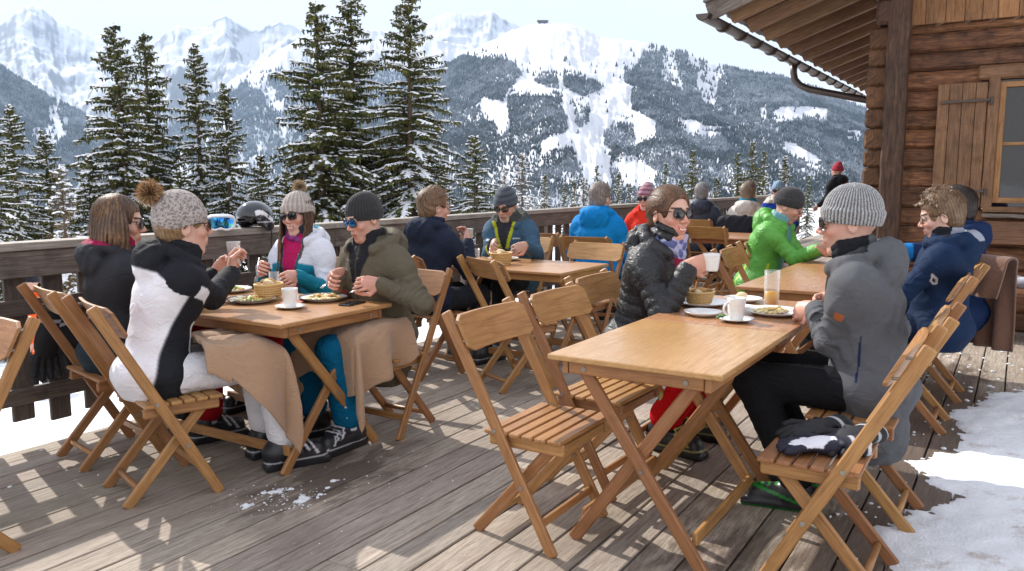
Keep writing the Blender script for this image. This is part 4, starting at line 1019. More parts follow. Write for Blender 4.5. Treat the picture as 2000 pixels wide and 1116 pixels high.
if on('furn'):
    G1 = 'honey wood folding chairs on the terrace'; G2 = 'honey wood folding tables on the terrace'
    for a in [
        (2.80, 1.56, -90, 'empty folding chair in front, left of the nearest bare tabletop, nearest of its row'),
        (3.42, 1.59, -92, 'second empty folding chair from the front, beside the bare tabletop'),
        (4.08, 1.70, -90, 'folding chair under the woman in black puffer jacket with a mug'),
        (3.03, .555, 90, 'folding chair at bottom right with black and white gloves on its seat'),
        (3.66, .53, 90, 'folding chair under the man in grey coat and ribbed grey beanie'),
        (5.20, .53, 90, 'folding chair under the curly haired person in navy jacket with glasses'),
        (5.98, .50, 90, 'folding chair with a brown blanket hung over its back by the hut'),
        (2.29, 3.29, -18, 'folding chair under the woman in black and white ski jacket'),
        (2.44, 3.92, -12, 'folding chair under the woman with shoulder length brown hair beside the fence'),
        (3.50, 3.03, 180, 'folding chair under the man in olive jacket and dark beanie'),
        (3.80, 3.92, 180, 'folding chair under the smiling woman in white and teal jacket'),
        (1.30, 3.36, 180, 'folding chair cut off by the left edge of the photo'),
        (4.77, 2.90, -26, 'empty folding chair turned towards the middle table with the bread basket'),
        (4.72, 3.66, -8, 'folding chair under the man in navy hooded jacket seen from behind'),
        (6.22, 3.85, 180, 'folding chair under the man in slate jacket and grey beanie'),
        (5.86, 2.98, 180, 'empty folding chair tucked in at the far side of the middle table'),
        (7.05, 3.42, 5, 'folding chair under the man in bright blue jacket'),
        (7.3, 4.02, 0, 'empty folding chair by the fence left of the bright blue jacket man'),
        (8.62, 3.55, 180, 'folding chair under the person in red and orange jacket'),
        (6.20, 1.60, -88, 'empty folding chair just behind the raised white mug'),
        (7.05, 1.66, -90, 'folding chair under the man in lime green jacket'),
        (8.05, 1.70, -90, 'empty folding chair behind the lime green jacket man'),
        (9.20, 2.98, 0, 'empty folding chair before the far small table'),
        (10.68, 3.05, 0, 'folding chair under the person in cream jacket with a dark jacket over its back'),
        (10.75, 3.66, 0, 'folding chair under the person in dark navy down jacket by the far fence'),
        (13.45, 3.3, 180, 'folding chair under the person in cobalt jacket and light blue hat')]:
        chair(*a, G1)
    for a in [
        (3.14, 1.16, .93, .68, 0, 'nearest bare folding table with crossed legs, its top glossy in the sun'),
        (4.09, 1.16, .95, .68, 0, 'folding table with plates, mug and beer between the puffer jacket woman and grey coat man'),
        (2.97, 3.50, 1.32, .78, PI / 2, 'folding table with food plates shared by the four people at left'),
        (5.46, 3.32, 1.18, .78, PI / 2, 'folding table with a bread basket before the man in grey beanie'),
        (5.98, 1.15, 1.9, .66, 0, 'long bare folding table behind the beer glass'),
        (7.85, 3.5, .9, .7, PI / 2, 'folding table between the bright blue and the red jackets'),
        (9.62, 2.92, 1.0, .72, 0, 'small bare folding table before the cream jacket'),
        (12.6, 3.35, .8, .7, 0, 'farthest folding table by the person in cobalt jacket')]:
        table(*a, G2)

# ------------------------------------------------------------------ the hut
def hut():
    t = empty('mountain_hut', (8.9, 1.35, 0)); tag(t, 'brown log mountain hut with overhanging shingled roof and shuttered window', 'hut')
    ox, oy = 8.9, 1.35
    def P(x, y, z): return (x - ox, y - oy, z)
    rs = random.Random(4)
    b = MB(); z = 0.0; i = 0
    while z < 2.8:
        h = rs.uniform(.165, .225); h = min(h, 2.86 - z)
        tn = rs.uniform(.62, 1.25); tint = (tn * 1.05, tn * rs.uniform(.92, 1.02), tn * rs.uniform(.8, 1.)); off = rs.uniform(-.012, .012)
        # broken round the window opening
        if z + h > 1.17 and z < 2.32: segs = [(1.345, .30), (-.55, -4.2)]
        else: segs = [(1.345, -4.2)]
        for (a, c) in segs: b.beam(P(8.97 + off, a, z + h / 2), P(8.97 + off, c, z + h / 2), .2, h - .006, (0, 0, 1), .028, tint, wob=.004)
        z += h
    b.build('log_wall', MT['log'], t)
    b = MB(); z = 0
    while z < 2.8:
        h = rs.uniform(.17, .22); tn = rs.uniform(.7, 1.3); b.beam(P(8.80, 1.27 , z + h / 2), P(17, 1.27, z + h / 2), .2, h - .008, (0, 0, 1), .02, (tn, tn, tn * .95), wob=.003); z += h
    b.build('side_wall', MT['log'], t)
    b = MB(); b.beam(P(8.78, 1.10, 0), P(8.78, 1.10, 3.3), .19, .19, (0, 1, 0), .02, wob=.006); b.build('corner_post', MT['logdark'], t)
    b = MB(); b.beam(P(8.70, 1.2, 3.0), P(9.6, 1.2, 3.0), .22, .24, (0, 0, 1), .03, wob=.004); b.beam(P(8.62, 1.2, 3.2), P(9.6, 1.2, 3.2), .26, .18, (0, 0, 1), .03); b.build('purlin', MT['logdark'], t)
    # gable planks
    b = MB(); y = 1.02
    while y > -4.1:
        w = rs.uniform(.12, .17); tn = rs.uniform(.7, 1.3); b.beam(P(8.90 + rs.uniform(-.004, .004), y - w / 2, 2.875), P(8.90, y - w / 2, 5.2), w - .005, .03, (1, 0, 0), .003, (tn, tn * .97, tn * .93)); y -= w
    b.build('plank_gable', MT['plank'], t)
    # roof: slope rising towards -y
    sl = .36; zr = lambda y: 3.10 + (2.62 - y) * sl
    X0, X1 = 7.93, 17.0
    b = MB(); yy = 2.62
    while yy > -4.3:
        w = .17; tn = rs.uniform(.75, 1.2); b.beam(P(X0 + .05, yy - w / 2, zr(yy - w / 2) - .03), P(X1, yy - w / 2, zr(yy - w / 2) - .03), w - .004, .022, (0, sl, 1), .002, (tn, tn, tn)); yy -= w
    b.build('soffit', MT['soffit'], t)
    xr = X0 + .3
    while xr < X1:
        b = MB(); b.beam(P(xr, 2.56, zr(2.56) - .115), P(xr, -4.3, zr(-4.3) - .115), .09, .14, (0, 0, 1), .006, (1, 1, 1)); b.build('rafter', MT['rafter'], t); xr += .62
    b = MB(); b.beam(P(X0 + .02, 2.7, zr(2.7) - .06), P(X0 + .02, -4.3, zr(-4.3) - .06), .035, .17, (0, 0, 1), .004); b.build('barge_board', MT['rail'], t)
    b = MB()
    for k_ in range(40):
        yy = 2.74 - k_ * .18
        xx = X0 - .05
        while xx < X1:
            w = rs.uniform(.12, .24); tn = rs.uniform(.6, 1.3); z0 = zr(yy) + .03 + rs.uniform(0, .012)
            b.beam(P(xx + w / 2, yy + rs.uniform(-.02, .02), z0 + .012), P(xx + w / 2, yy - .34, zr(yy - .34) + .012), w - .006, .022, (0, sl, 1), .003, (tn, tn, tn)); xx += w
            if k_ > 5 and xx > X0 + .6: break
    b.build('shingles', MT['shingle'], t)
    # snow still lying on the roof edge
    vs = []; fs = []; n1, n2 = 60, 20
    for i in range(n1):
        for j in range(n2):
            x = X0 + .1 + i * .12; yq = 2.45 - j * .14; e = min(i, n1 - 1 - i, j, n2 - 1 - j)
            hh = .13 * (1 - math.exp(-e / 1.3)) * (1 + .35 * vn2(x, yq, 2.3)) - .0; yy = yq + .10 * vn2(x, yq, 3.1) * (1 if j < 3 else .2); vs.append(P(x, yy, zr(yy) + .062 + hh))
    for i in range(n1 - 1):
        for j in range(n2 - 1): fs.append((i * n2 + j, i * n2 + j + 1, (i + 1) * n2 + j + 1, (i + 1) * n2 + j))
    b = MB(); b.add(vs, fs, smooth=True); b.build('roof_snow', MT['groundsnow'], t)
    # gutter with overlapping lengths, and its down pipe
    b = MB(); gy, gz_ = 2.72, 2.99
    prof = [(math.cos(a) * .068, math.sin(a) * .068) for a in np.linspace(PI, 2 * PI, 9)]
    vs = []; fs = []; xs_ = np.linspace(X0 - .08, X1, 3)
    ring = prof + [(p[0] * .9, p[1] * .9) for p in prof[::-1]]
    for x in xs_:
        for (a, c) in ring: vs.append(P(x, gy + a, gz_ + c))
    m = len(ring)
    for i in range(len(xs_) - 1):
        for j in range(m): k2 = (j + 1) % m; fs.append((i * m + j, i * m + k2, (i + 1) * m + k2, (i + 1) * m + j))
    fs.append(tuple(range(m))); b.add(vs, fs, smooth=True)
    b.add([P(X0 - .08, gy + p[0], gz_ + p[1]) for p in prof], [tuple(range(9))])
    xx = X0 + .55
    while xx < X1:
        b.tube([P(xx, gy + p[0] * 1.12, gz_ + p[1] * 1.12) for p in prof], .011, 6); xx += .62
    b.build('gutter', MT['gutter'], t)
    b = MB(); xg = 11.55
    b.tube([P(xg, gy, gz_ - .05), P(xg, gy, gz_ - .16), P(xg, gy - .02, gz_ - .25), P(xg, gy - .09, gz_ - .33), P(xg, gy - .2, gz_ - .385), P(xg, 1.55, gz_ - .62), P(xg, 1.44, gz_ - .68), P(xg, 1.42, gz_ - .8), P(xg, 1.42, .2)], .045, 12)
    b.build('downpipe', MT['gutter'], t)
    # window
    wy0, wy1, z0, z1 = .265, -.55, 1.20, 2.30
    b = MB()
    b.beam(P(8.84, wy0 + .02, z0 - .05), P(8.84, wy0 + .02, z1 + .05), .05, .09, (0, 1, 0), .006); b.beam(P(8.84, wy1 - .02, z0 - .05), P(8.84, wy1 - .02, z1 + .05), .05, .09, (0, 1, 0), .006)
    b.beam(P(8.84, wy0 + .16, z1 + .09), P(8.84, wy1 - .2, z1 + .09), .06, .13, (0, 0, 1), .02, wob=.004); b.beam(P(8.84, wy0 + .05, z0 - .06), P(8.84, wy1 - .05, z0 - .06), .07, .05)
    fr = b.build('window', MT['shutter'], t)
    b = MB(); c0, c1 = wy0 - .02, wy1 + .02
    for (p, q) in (((c0, z0), (c0, z1)), ((c1, z0), (c1, z1)), (((c0 + c1) / 2, z0), ((c0 + c1) / 2, z1))): b.beam(P(8.87, p[0] - .03, p[1]), P(8.87, q[0] - .03, q[1]), .05, .05, (0, 1, 0))
    for zz in (z0 + .025, z1 - .025): b.beam(P(8.872, c0, zz), P(8.872, c1, zz), .05, .05)
    b.beam(P(8.872, c0, 1.74), P(8.872, c1, 1.74), .03, .03)
    b.build('frame', MT['plank'], fr)
    g = NT('window_glass'); g.set(col=(.012, .012, .014), rough=.03, spec=.7); gg = g.noise(g.coord('Object'), 3, 2); g.bump(gg, .04, .02)
    b = MB(); b.box(P(8.885, c1 - .05, z0 - .06), P(8.895, c0 + .05, z1 + .06), 1, .001); b.build('pane', g.m, fr)
    b = MB(); b.beam(P(8.80, wy0 + .05, z0 - .11), P(8.80, wy1 - .1, z0 - .13), .14, .035, (0, 0, 1), .008, wob=.006); b.build('sill', MT['rail'], fr)
    # shutter folded back against the wall
    t2 = None; b = MB(); y = .745
    for w in (.10, .105, .11, .095): tn = rs.uniform(.85, 1.12); b.beam(P(8.825, y - w / 2, 1.16), P(8.825, y - w / 2, 2.30), w - .004, .026, (1, 0, 0), .003, (tn, tn, tn)); y -= w
    sh = b.build('shutter', MT['shutter'], t)
    for zz in (1.30, 2.13): b = MB(); b.beam(P(8.80, .72, zz), P(8.80, .36, zz + .01), .02, .03, (0, 0, 1), .004); b.build('batten', MT['shutter'], sh)
    for zz in (1.30, 2.13): b = MB(); b.beam(P(8.785, .70, zz), P(8.785, .31, zz + .01), .006, .02, (0, 0, 1), .001); b.cyl(P(8.80, .30, zz), (0, 0, 1), .013, .07); b.build('hinge', MT['iron'], sh)
    return t
if on('hut'):
    hut()
    t = empty('wall_bench', (8.45, -1.5, 0)); tag(t, 'plain wooden bench along the log wall under the window', 'bench')
    b = MB(); b.beam((-.05, 1.78, .46), (-.05, -1.6, .46), .36, .04); b.build('seat', MT['plank'], t)
    b = MB(); b.beam((.30, 1.9, .93), (.30, -1.6, .93), .03, .21); b.build('backrest', MT['shutter'], t)
    for y in (1.6, 0, -1.4):
        b = MB(); b.box((-.2, y - .03, 0), (.1, y + .03, .438), 2); b.build('leg', MT['logdark'], t)
# ------------------------------------------------------------------ tableware, food and small things
TT = .761
def plate(x, y, r, label, z=TT, dark=False, food=None, group='plates on the tables', seed=1):
    t = empty('plate', (x, y, z)); tag(t, label, 'plate', group); c = (.80, .79, .77)
    b = MB(); b.lathe([(0.001, .004), (r * .55, .004), (r * .62, .006), (r * .97, .02), (r, .0225), (r * .99, .019), (r * .64, .001), (0.001, 0)], n=36, col=c); b.build('dish', MT['ceramic'], t)
    if dark: b = MB(); b.lathe([(r * .94, .0215), (r * .985, .0238), (r * 1.01, .0215), (r * .97, .0165)], n=36, col=(.10, .09, .08)); b.build('rim', MT['ceramic'], t)
    if food:
        rs = random.Random(seed); kinds = dict(hash=((.62, .40, .10), (.75, .55, .2), (.5, .25, .07), (.78, .66, .35)), salad=((.3, .42, .08), (.45, .55, .15), (.7, .65, .35), (.55, .12, .06)), cheese=((.78, .68, .42), (.8, .74, .55), (.6, .45, .2)), pasta=((.76, .60, .28), (.70, .48, .16), (.78, .68, .4)))
        for gi, (kn, cx, cy, rr, n) in enumerate(food):
            b = MB(); b.rs = random.Random(seed * 7 + gi)
            for _ in range(n):
                a = rs.uniform(0, 2 * PI); q = rr * math.sqrt(rs.random()); px, py = cx + q * math.cos(a), cy + q * math.sin(a); hz = .012 + (1 - q / rr) * .022 * rs.uniform(.4, 1.2)
                s_ = rs.uniform(.006, .013); cc = rs.choice(kinds[kn]); Mx = rotm((0, 0, 1), rs.uniform(0, PI)) @ rotm((1, 0, 0), rs.uniform(-.5, .5))
                b.blob((px, py, hz), (s_ * rs.uniform(1, 2.2), s_, s_ * .6), 7, 5, cc, .18, Mx)
            o = b.build('food', MT['food'], None, (x, y, z)); tag(o, {'hash': 'fried potatoes', 'salad': 'salad', 'cheese': 'cheese slices', 'pasta': 'noodles'}[kn] + ' on the ' + label, 'food', 'food on the plates')
    return t
def mug(x, y, r, h, label, z=TT, ang=0, tilt=None, group='white mugs', held=False):
    t = empty('mug', (x, y, z), 0); tag(t, label, 'mug', group); c = (.82, .81, .78)
    b = MB(); b.lathe([(.001, .003), (r * .72, 0), (r * .78, .004), (r * .82, h * .1), (r, h * .9), (r * 1.01, h), (r * .95, h), (r * .78, h * .12), (.001, h * .1)], n=32, col=c)
    if held: pass
    b.build('cup', MT['ceramic'], t)
    b = MB(); pts = [(r * .92 + .03 * math.sin(a) * 1.0, 0, h * .53 + h * .27 * math.cos(a)) for a in np.linspace(.15, PI - .15, 12)]
    b.tube([(p[0] * math.cos(ang), p[0] * math.sin(ang), p[2]) for p in pts], .0055, 8, c); b.build('handle', MT['ceramic'], t)
    b = MB(); b.lathe([(.001, h * .86), (r * .93, h * .86)], n=24, col=(.7, .6, .48)); b.build('drink', MT['food'], t)
    if tilt: t.rotation_euler = tilt
    return t
def basket(x, y, r, h, label, seed, bread=5, cloth=False):
    t = empty('bread_basket', (x, y, TT + (.012 if cloth else 0))); tag(t, label, 'basket', 'bread baskets'); rs = random.Random(seed)
    b = MB(); n = 44
    for k_ in range(7):
        z = .004 + h * k_ / 6.5; rr = r * (.8 + .2 * k_ / 6.5); pts = [(rr * math.cos(a) * 1.15 + 0, rr * math.sin(a) * .9, z) for a in np.linspace(0, 2 * PI, 49)]
        pts = [(p[0] * (1 + .018 * (-1) ** (i + k_)), p[1] * (1 + .018 * (-1) ** (i + k_)), p[2]) for i, p in enumerate(pts)]; b.tube(pts, h * .075, 5, (.60, .38, .15), cap=False)
    for j in range(24):
        a = 2 * PI * j / 24; b.tube([(r * .78 * math.cos(a) * 1.15, r * .78 * math.sin(a) * .9, 0), (r * math.cos(a) * 1.15, r * math.sin(a) * .9, h)], .0035, 5, (.66, .45, .2))
    b.lathe([(.001, .004), (r * .8, .004)], n=20, col=(.5, .3, .12)); b.tube([(r * 1.0 * math.cos(a) * 1.16, r * 1.0 * math.sin(a) * .91, h + .003) for a in np.linspace(0, 2 * PI, 33)], .006, 6, (.66, .43, .18), cap=False)
    b.build('wicker', MT['wick'], t)
    for i in range(bread):
        q = MB(); q.rs = random.Random(seed + i); a = rs.uniform(0, 2 * PI); d = r * .42 * rs.random(); cc = (.52, .30, .12) if i % 2 else (.74, .60, .38)
        q.blob((0, 0, 0), (.045, .026, .018), 10, 7, cc, .06, rotm((0, 0, 1), rs.uniform(0, 3)) @ rotm((1, 0, 0), rs.uniform(.2, 1.2)))
        o = q.build('bread_slice', MT['bread'], None, (x + d * math.cos(a), y + d * math.sin(a), TT + h * .82 + .006 * i + (.01 if cloth else 0))); tag(o, 'slice of bread lying in the ' + label, 'bread', 'bread in the ' + label[:40])
    if cloth:
        q = MB(); vs = []; fs = []; n = 28
        for i in range(n):
            a = 2 * PI * i / n
            for (rr, zz) in ((.78, .02), (.9, h * .9), (.99, h * 1.12 + .008 * math.sin(a * 5)), (1.07, h * .95 + .01 * math.sin(a * 7)), (1.1, h * .55 + .012 * math.sin(a * 3))): vs.append((r * rr * math.cos(a) * 1.15, r * rr * math.sin(a) * .92, zz))
        for i in range(n):
            for j in range(4): k2 = (i + 1) % n; fs.append((i * 5 + j, k2 * 5 + j, k2 * 5 + j + 1, i * 5 + j + 1))
    return t
def beer(x, y, r, h, fill, label, z=TT, amber=True):
    t = empty('beer_glass', (x, y, z)); tag(t, label, 'glass', 'drinking glasses')
    b = MB(); b.lathe([(.001, 0), (r * .9, 0), (r * .93, .004), (r, h), (r * .93, h), (r * .84, .014), (.001, .012)], n=28); b.build('tumbler', MT['glass'], t)
    if fill: b = MB(); b.lathe([(.001, .0125), (r * .83, .0145), (r * (.84 + .09 * fill), h * fill), (.001, h * fill)], n=24); b.build('drink', MT['beer'], t)
    return t
def fork(x, y, z, ang, label, parent=None, up=0.0):
    b = MB(); b.tube([(-.09, 0, .0), (.02, 0, .004), (.05, 0, .002)], [.004, .0025, .003], 6); 
    for s in (-.008, -.003, .003, .008): b.tube([(.045, s * .6, .002), (.06, s, .004), (.095, s, .008)], .0012, 5)
    o = b.build('fork', MT['steel']); o.location = (x, y, z); o.rotation_euler = (0, up, ang); tag(o, label, 'fork'); return o
def knife(x, y, z, ang, label, up=0.0):
    b = MB(); b.tube([(-.1, 0, 0), (0, 0, 0)], [.0055, .005], 8, flat=.5); b.tube([(0, 0, 0), (.07, 0, 0), (.11, 0, .002)], [.008, .008, .001], 8, flat=.15)
    o = b.build('knife', MT['steel']); o.location = (x, y, z); o.rotation_euler = (0, up, ang); tag(o, label, 'knife'); return o
MT['steel'] = plain('steel', (.6, .6, .6), .25, 1.)
if on('items'):
    plate(2.985, 3.50, .135, 'dark rimmed plate before the woman in black and white jacket', dark=True, food=[('hash', .03, .02, .06, 60), ('salad', -.04, -.03, .045, 30), ('cheese', -.05, .04, .04, 20)], seed=2)
    plate(3.235, 3.22, .135, 'dark rimmed plate before the olive jacket man', dark=True, food=[('pasta', -.03, .02, .06, 50), ('hash', .03, -.03, .055, 45), ('cheese', .04, .04, .03, 14)], seed=3)
    plate(3.19, 3.93, .125, 'plate before the smiling woman in teal and white', food=[('salad', 0, 0, .07, 60)], seed=4)
    basket(3.10, 3.50, .072, .082, 'deep wicker bread basket on the left table', 3, 6)
    b = MB(); b.lathe([(.001, .003), (.05, .003), (.078, .012), (.08, .015), (.05, .001), (.001, 0)], n=30, col=(.8, .79, .77)); o = b.build('saucer', MT['ceramic'], None, (2.94, 3.165, TT)); tag(o, 'saucer under the white mug on the left table', 'saucer', 'white saucers')
    mug(2.94, 3.165, .041, .1, 'white coffee mug on a saucer at the near end of the left table', TT + .004, ang=.2)
    b = MB(); b.box((-.077, -.037, 0), (.077, .037, .009), 0, .004, (.02, .02, .025)); b.box((-.073, -.033, .009), (.073, .033, .0095), 0, .0002, (.03, .035, .045)); o = b.build('phone', MT['gloss'], None, (3.21, 2.99, TT), R(8)); tag(o, 'black smartphone lying flat on the left table beside the potato plate', 'phone')
    b = MB(); b.beam((-.1, 0, .006), (.1, 0, .006), .11, .006, bev=.001, col=(.35, .1, .06)); o = b.build('napkin', MT['wick'], None, (3.10, 3.30, TT), R(30)); tag(o, 'folded dark red paper napkin beside the white mug on the left table', 'napkin')
    beer(2.78, 3.80, .035, .15, .55, 'half full beer glass behind the raised plastic cup')
    beer(2.98, 3.86, .032, .115, .6, 'small glass of amber drink near the hand of the brown haired woman')
    beer(3.32, 3.70, .03, .12, 0, 'empty water glass behind the bread basket on the left table')
    # middle table
    plate(5.64, 3.58, .13, 'plate before the man in slate jacket', food=[('cheese', 0, 0, .06, 25), ('salad', .03, -.04, .04, 20)], seed=8)
    basket(5.36, 3.42, .085, .085, 'round wicker bread basket on the middle table', 9, 5)
    beer(5.30, 3.62, .032, .12, .0, 'clear empty glass beside the middle bread basket')
    # near table
    plate(4.16, 1.40, .145, 'large plate holding a bread basket before the puffer jacket woman')
    basket(4.15, 1.41, .08, .058, 'low oval bread basket on the large plate', 21, 4, True)
    plate(3.84, 1.285, .092, 'small empty plate at the seam of the two near tables')
    b = MB(); b.lathe([(.001, .003), (.05, .003), (.082, .014), (.084, .0165), (.05, .001), (.001, 0)], n=30, col=(.8, .79, .77)); o = b.build('saucer', MT['ceramic'], None, (3.76, 1.10, TT)); tag(o, 'saucer under the white mug on the near table', 'saucer', 'white saucers')
    mug(3.76, 1.10, .043, .108, 'tall white coffee mug standing on a saucer on the near table', TT + .004, ang=2.5)
    b = MB(); b.rs = random.Random(8)
    for i in range(14): b.blob((3.72 + b.rs.uniform(-.02, .02), 1.155 + b.rs.uniform(-.012, .012), TT + .02 + b.rs.uniform(0, .01)), (.012, .006, .004), 6, 4, (.08, .2, .04), .2, rotm((0, 0, 1), b.rs.uniform(0, 3)))
    tag(b.build('parsley', MT['food']), 'sprig of green parsley on the saucer of the near mug', 'garnish')
    plate(4.06, 1.00, .145, 'plate before the grey coat man', food=[('pasta', .0, .02, .075, 70), ('hash', .03, -.02, .03, 12)], seed=12)
    beer(4.30, 1.075, .040, .19, .42, 'tall straight glass one third full of amber beer')
    plate(4.40, 1.25, .10, 'side plate with a bread roll by the tall beer glass')
    b = MB(); b.blob((0, 0, .025), (.045, .03, .022), 12, 8, (.72, .58, .36), .05); o = b.build('bread_roll', MT['bread'], None, (4.40, 1.26, TT + .004)); tag(o, 'pale bread roll on the side plate behind the near mug', 'bread')
    b = MB(); b.beam((-.08, 0, .003), (.08, 0, .003), .11, .004, bev=.001, col=(.8, .8, .8)); o = b.build('napkin', MT['wick'], None, (4.22, 1.18, TT), R(70)); tag(o, 'white paper napkin left of the tall beer glass', 'napkin')
    # cups in the hand
    mug(4.005, 1.305, .043, .088, 'white mug held up by the woman in black puffer jacket', .962, ang=R(118), tilt=(0, 0, 0), group='white mugs')
    t = empty('plastic_cup', (2.825, 3.44, 1.0)); tag(t, 'clear plastic cup held up by the woman in pompom hat and white trousers', 'cup')
    b = MB(); b.lathe([(.001, 0), (.026, 0), (.036, .1), (.038, .1), (.034, .1), (.024, .004), (.001, .004)], n=24, col=(.85, .85, .85)); pm_ = NT('plastic'); pm_.set(col=(.9, .9, .9), rough=.2, trans=.55, ior=1.2); b.build('cup_wall', pm_.m, t)
    t = empty('paper_cup', (5.10, 3.55, .955)); tag(t, 'pale cup in the hand of the navy jacket man with glasses', 'cup')
    b = MB(); b.lathe([(.001, 0), (.03, 0), (.038, .09), (.04, .092), (.035, .09), (.001, .08)], n=20, col=(.45, .55, .56)); b.build('cup_wall', MT['ceramic'], t)

    # ---- helmet and goggles on the fence rail
    F = Field(V(-.18, -.2, -.03), V(.2, .2, .25), .0045)
    c0 = V(0, 0, .085)
    F.ell(c0, (.112, .135, .105), None, k=.01); F.box(V(0, .0, -.03), V(.3, .3, .045), None, k=.01, op='cut')
    F.box(V(0, .15, .03), V(.09, .08, .045), None, r=.03, k=.02, op='cut'); F.ell(c0 - V(0, 0, .02), (.095, .118, .09), None, k=.005, op='cut')
    for s in (-1, 1): F.ell(V(.1 * s, -.02, .03), (.02, .05, .045), None, k=.02)
    def hc_(v):
        c = np.tile(V(.02, .021, .026), (len(v), 1)); a = (np.abs(v[:, 0]) > .075) & (np.abs(v[:, 2] - .085 - .03 * np.sin(v[:, 1] * 25)) < .016) & (v[:, 1] > -.1) & (v[:, 1] < .09); c[a] = V(.75, .75, .76)
        a = (np.abs(v[:, 0]) > .07) & (v[:, 2] < .055) & (v[:, 2] > .047); c[a] = V(.4, .4, .42)
        g = (np.abs(v[:, 0]) > .08) & (np.abs(v[:, 2] - .088) < .008) & (np.abs(np.sin(v[:, 1] * 80)) < .4); c[g] = V(.05, .05, .06); return c
    hr = sdf_obj('ski_helmet', F, MT['gloss'], None, hc_, 0); hr.location = (3.86, 4.47, 1.079); hr.rotation_euler = (0, 0, R(100)); hr.scale = (1.02,) * 3
    tag(hr, 'glossy black ski helmet with white side mark lying on the fence rail', 'helmet')
    b = MB(); b.tube([(-.10, -.03, .02), (-.108, -.035, -.03), (-.112, -.02, -.1), (-.112, -.025, -.17), (-.1, -.03, -.21)], [.007, .007, .006, .006, .004], 6, (.02, .02, .02), flat=.4); b.build('chin_strap', MT['glove'], hr)
    t = empty('ski_goggles', (3.55, 4.44, 1.092), R(-128)); tag(t, 'ski goggles with white frame and blue mirrored lens beside the helmet', 'goggles'); t.rotation_euler = (R(-8), 0, R(-10 + 180 - 28))
    def rim_(k_=1., y=0, n=28):
        o = []
        for j in range(n + 1):
            a = 2 * PI * j / n; x = .088 * k_ * math.copysign(abs(math.cos(a)) ** .7, math.cos(a)); z = .047 * k_ * math.copysign(abs(math.sin(a)) ** .75, math.sin(a)) + .05
            if math.sin(a) < 0: z += .016 * math.exp(-(x / .022) ** 2)
            o.append((x, y + .045 - 4.2 * x * x, z))
        return o
    b = MB(); b.tube(rim_(1.0), .0085, 8, (.82, .82, .84), cap=False); b.tube(rim_(1.0, -.02), .011, 8, (.75, .76, .8), cap=False); b.tube(rim_(.97, -.035), .010, 8, (.03, .03, .035), cap=False); b.build('goggle_frame', MT['gloss'], t)
    g = NT('mirror_lens'); n_ = g.noise(g.coord('Object'), 9, 3, .6, 1); g.set(col=g.ramp(n_, [(.3, (.02, .08, .4)), (.5, (.05, .35, .75)), (.62, (.15, .6, .3)), (.75, (.6, .2, .3))]), rough=.06, metal=.9)
    r_ = rim_(.97); vs = [(0, .052, .05)] + r_[:-1]; mid_ = [((p[0]) * .55, p[1] * .5 + .045 * .5 + .008, (p[2] - .05) * .55 + .05) for p in r_[:-1]]; n = len(mid_)
    b = MB(); b.add([(0, .056, .05)] + mid_ + r_[:-1], [(0, 1 + j, 1 + (j + 1) % n) for j in range(n)] + [(1 + j, 1 + n + j, 1 + n + (j + 1) % n, 1 + (j + 1) % n) for j in range(n)], smooth=True); b.build('lens', g.m, t)
    b = MB(); b.tube([(-.09, -.01, .05), (-.12, -.06, .03), (-.10, -.13, .015), (0, -.15, .012), (.1, -.12, .015), (.12, -.05, .03), (.09, -.01, .05)], .016, 6, (.03, .03, .035), flat=.25); b.build('strap', MT['glove'], t)

def glove(loc, rz, label, cols, rx=0., s=1., curl=.3, group=None, ry=0., cuff=(.02, .02, .025)):
    F = Field(V(-.13, -.17, -.06), V(.13, .2, .09), .0048)
    F.ell(V(0, .0, 0), (.053, .065, .028), None, k=.02); F.cap(V(0, -.05, 0), V(0, -.13, .0), .040, .058, k=.03, flat=((0, 0, 1), .62)); F.cap(V(0, -.115, 0), V(0, -.17, 0), .035, .052, k=.004, flat=((0, 0, 1), .5), op='cut')
    for i, (x, L) in enumerate(((-.038, .85), (-.013, 1.), (.013, .97), (.038, .82))):
        p = V(x, .05, 0); 
        for j in range(3):
            e = p + V(x * .12, .032 * L * math.cos(curl * (j + .5)), -.032 * L * math.sin(curl * (j + .5)) + .0); F.cap(p, e, .0148, .0138, k=.006, disp=wrk(.001, 3, i)); p = e
    F.cap(V(.045, -.02, 0), V(.082, .03, .005), .017, .015, k=.012); F.cap(V(.082, .03, .005), V(.088, .06, 0), .015, .013, k=.006)
    F.cap(V(-.05, -.06, .018), V(.05, -.06, .018), .010, k=.005)
    def col(v):
        c = np.tile(V(*cols[0]), (len(v), 1))
        m = (v[:, 2] > .004) & (v[:, 1] > -.045) & (np.abs(v[:, 0] + .01) < .035 + .02 * np.sin(v[:, 1] * 40)) & (v[:, 1] < .12); c[m] = V(*cols[1]); m = v[:, 1] < -.14; c[m] = V(*cols[2]); m = (np.abs(v[:, 1] + .1) < .006); c[m] = V(.4, .4, .42); return c
    o = sdf_obj('glove', F, MT['glove'], None, col, 1); o.location = loc; o.rotation_euler = (rx, ry, rz); o.scale = (s, s, s); tag(o, label, 'glove', group); return o
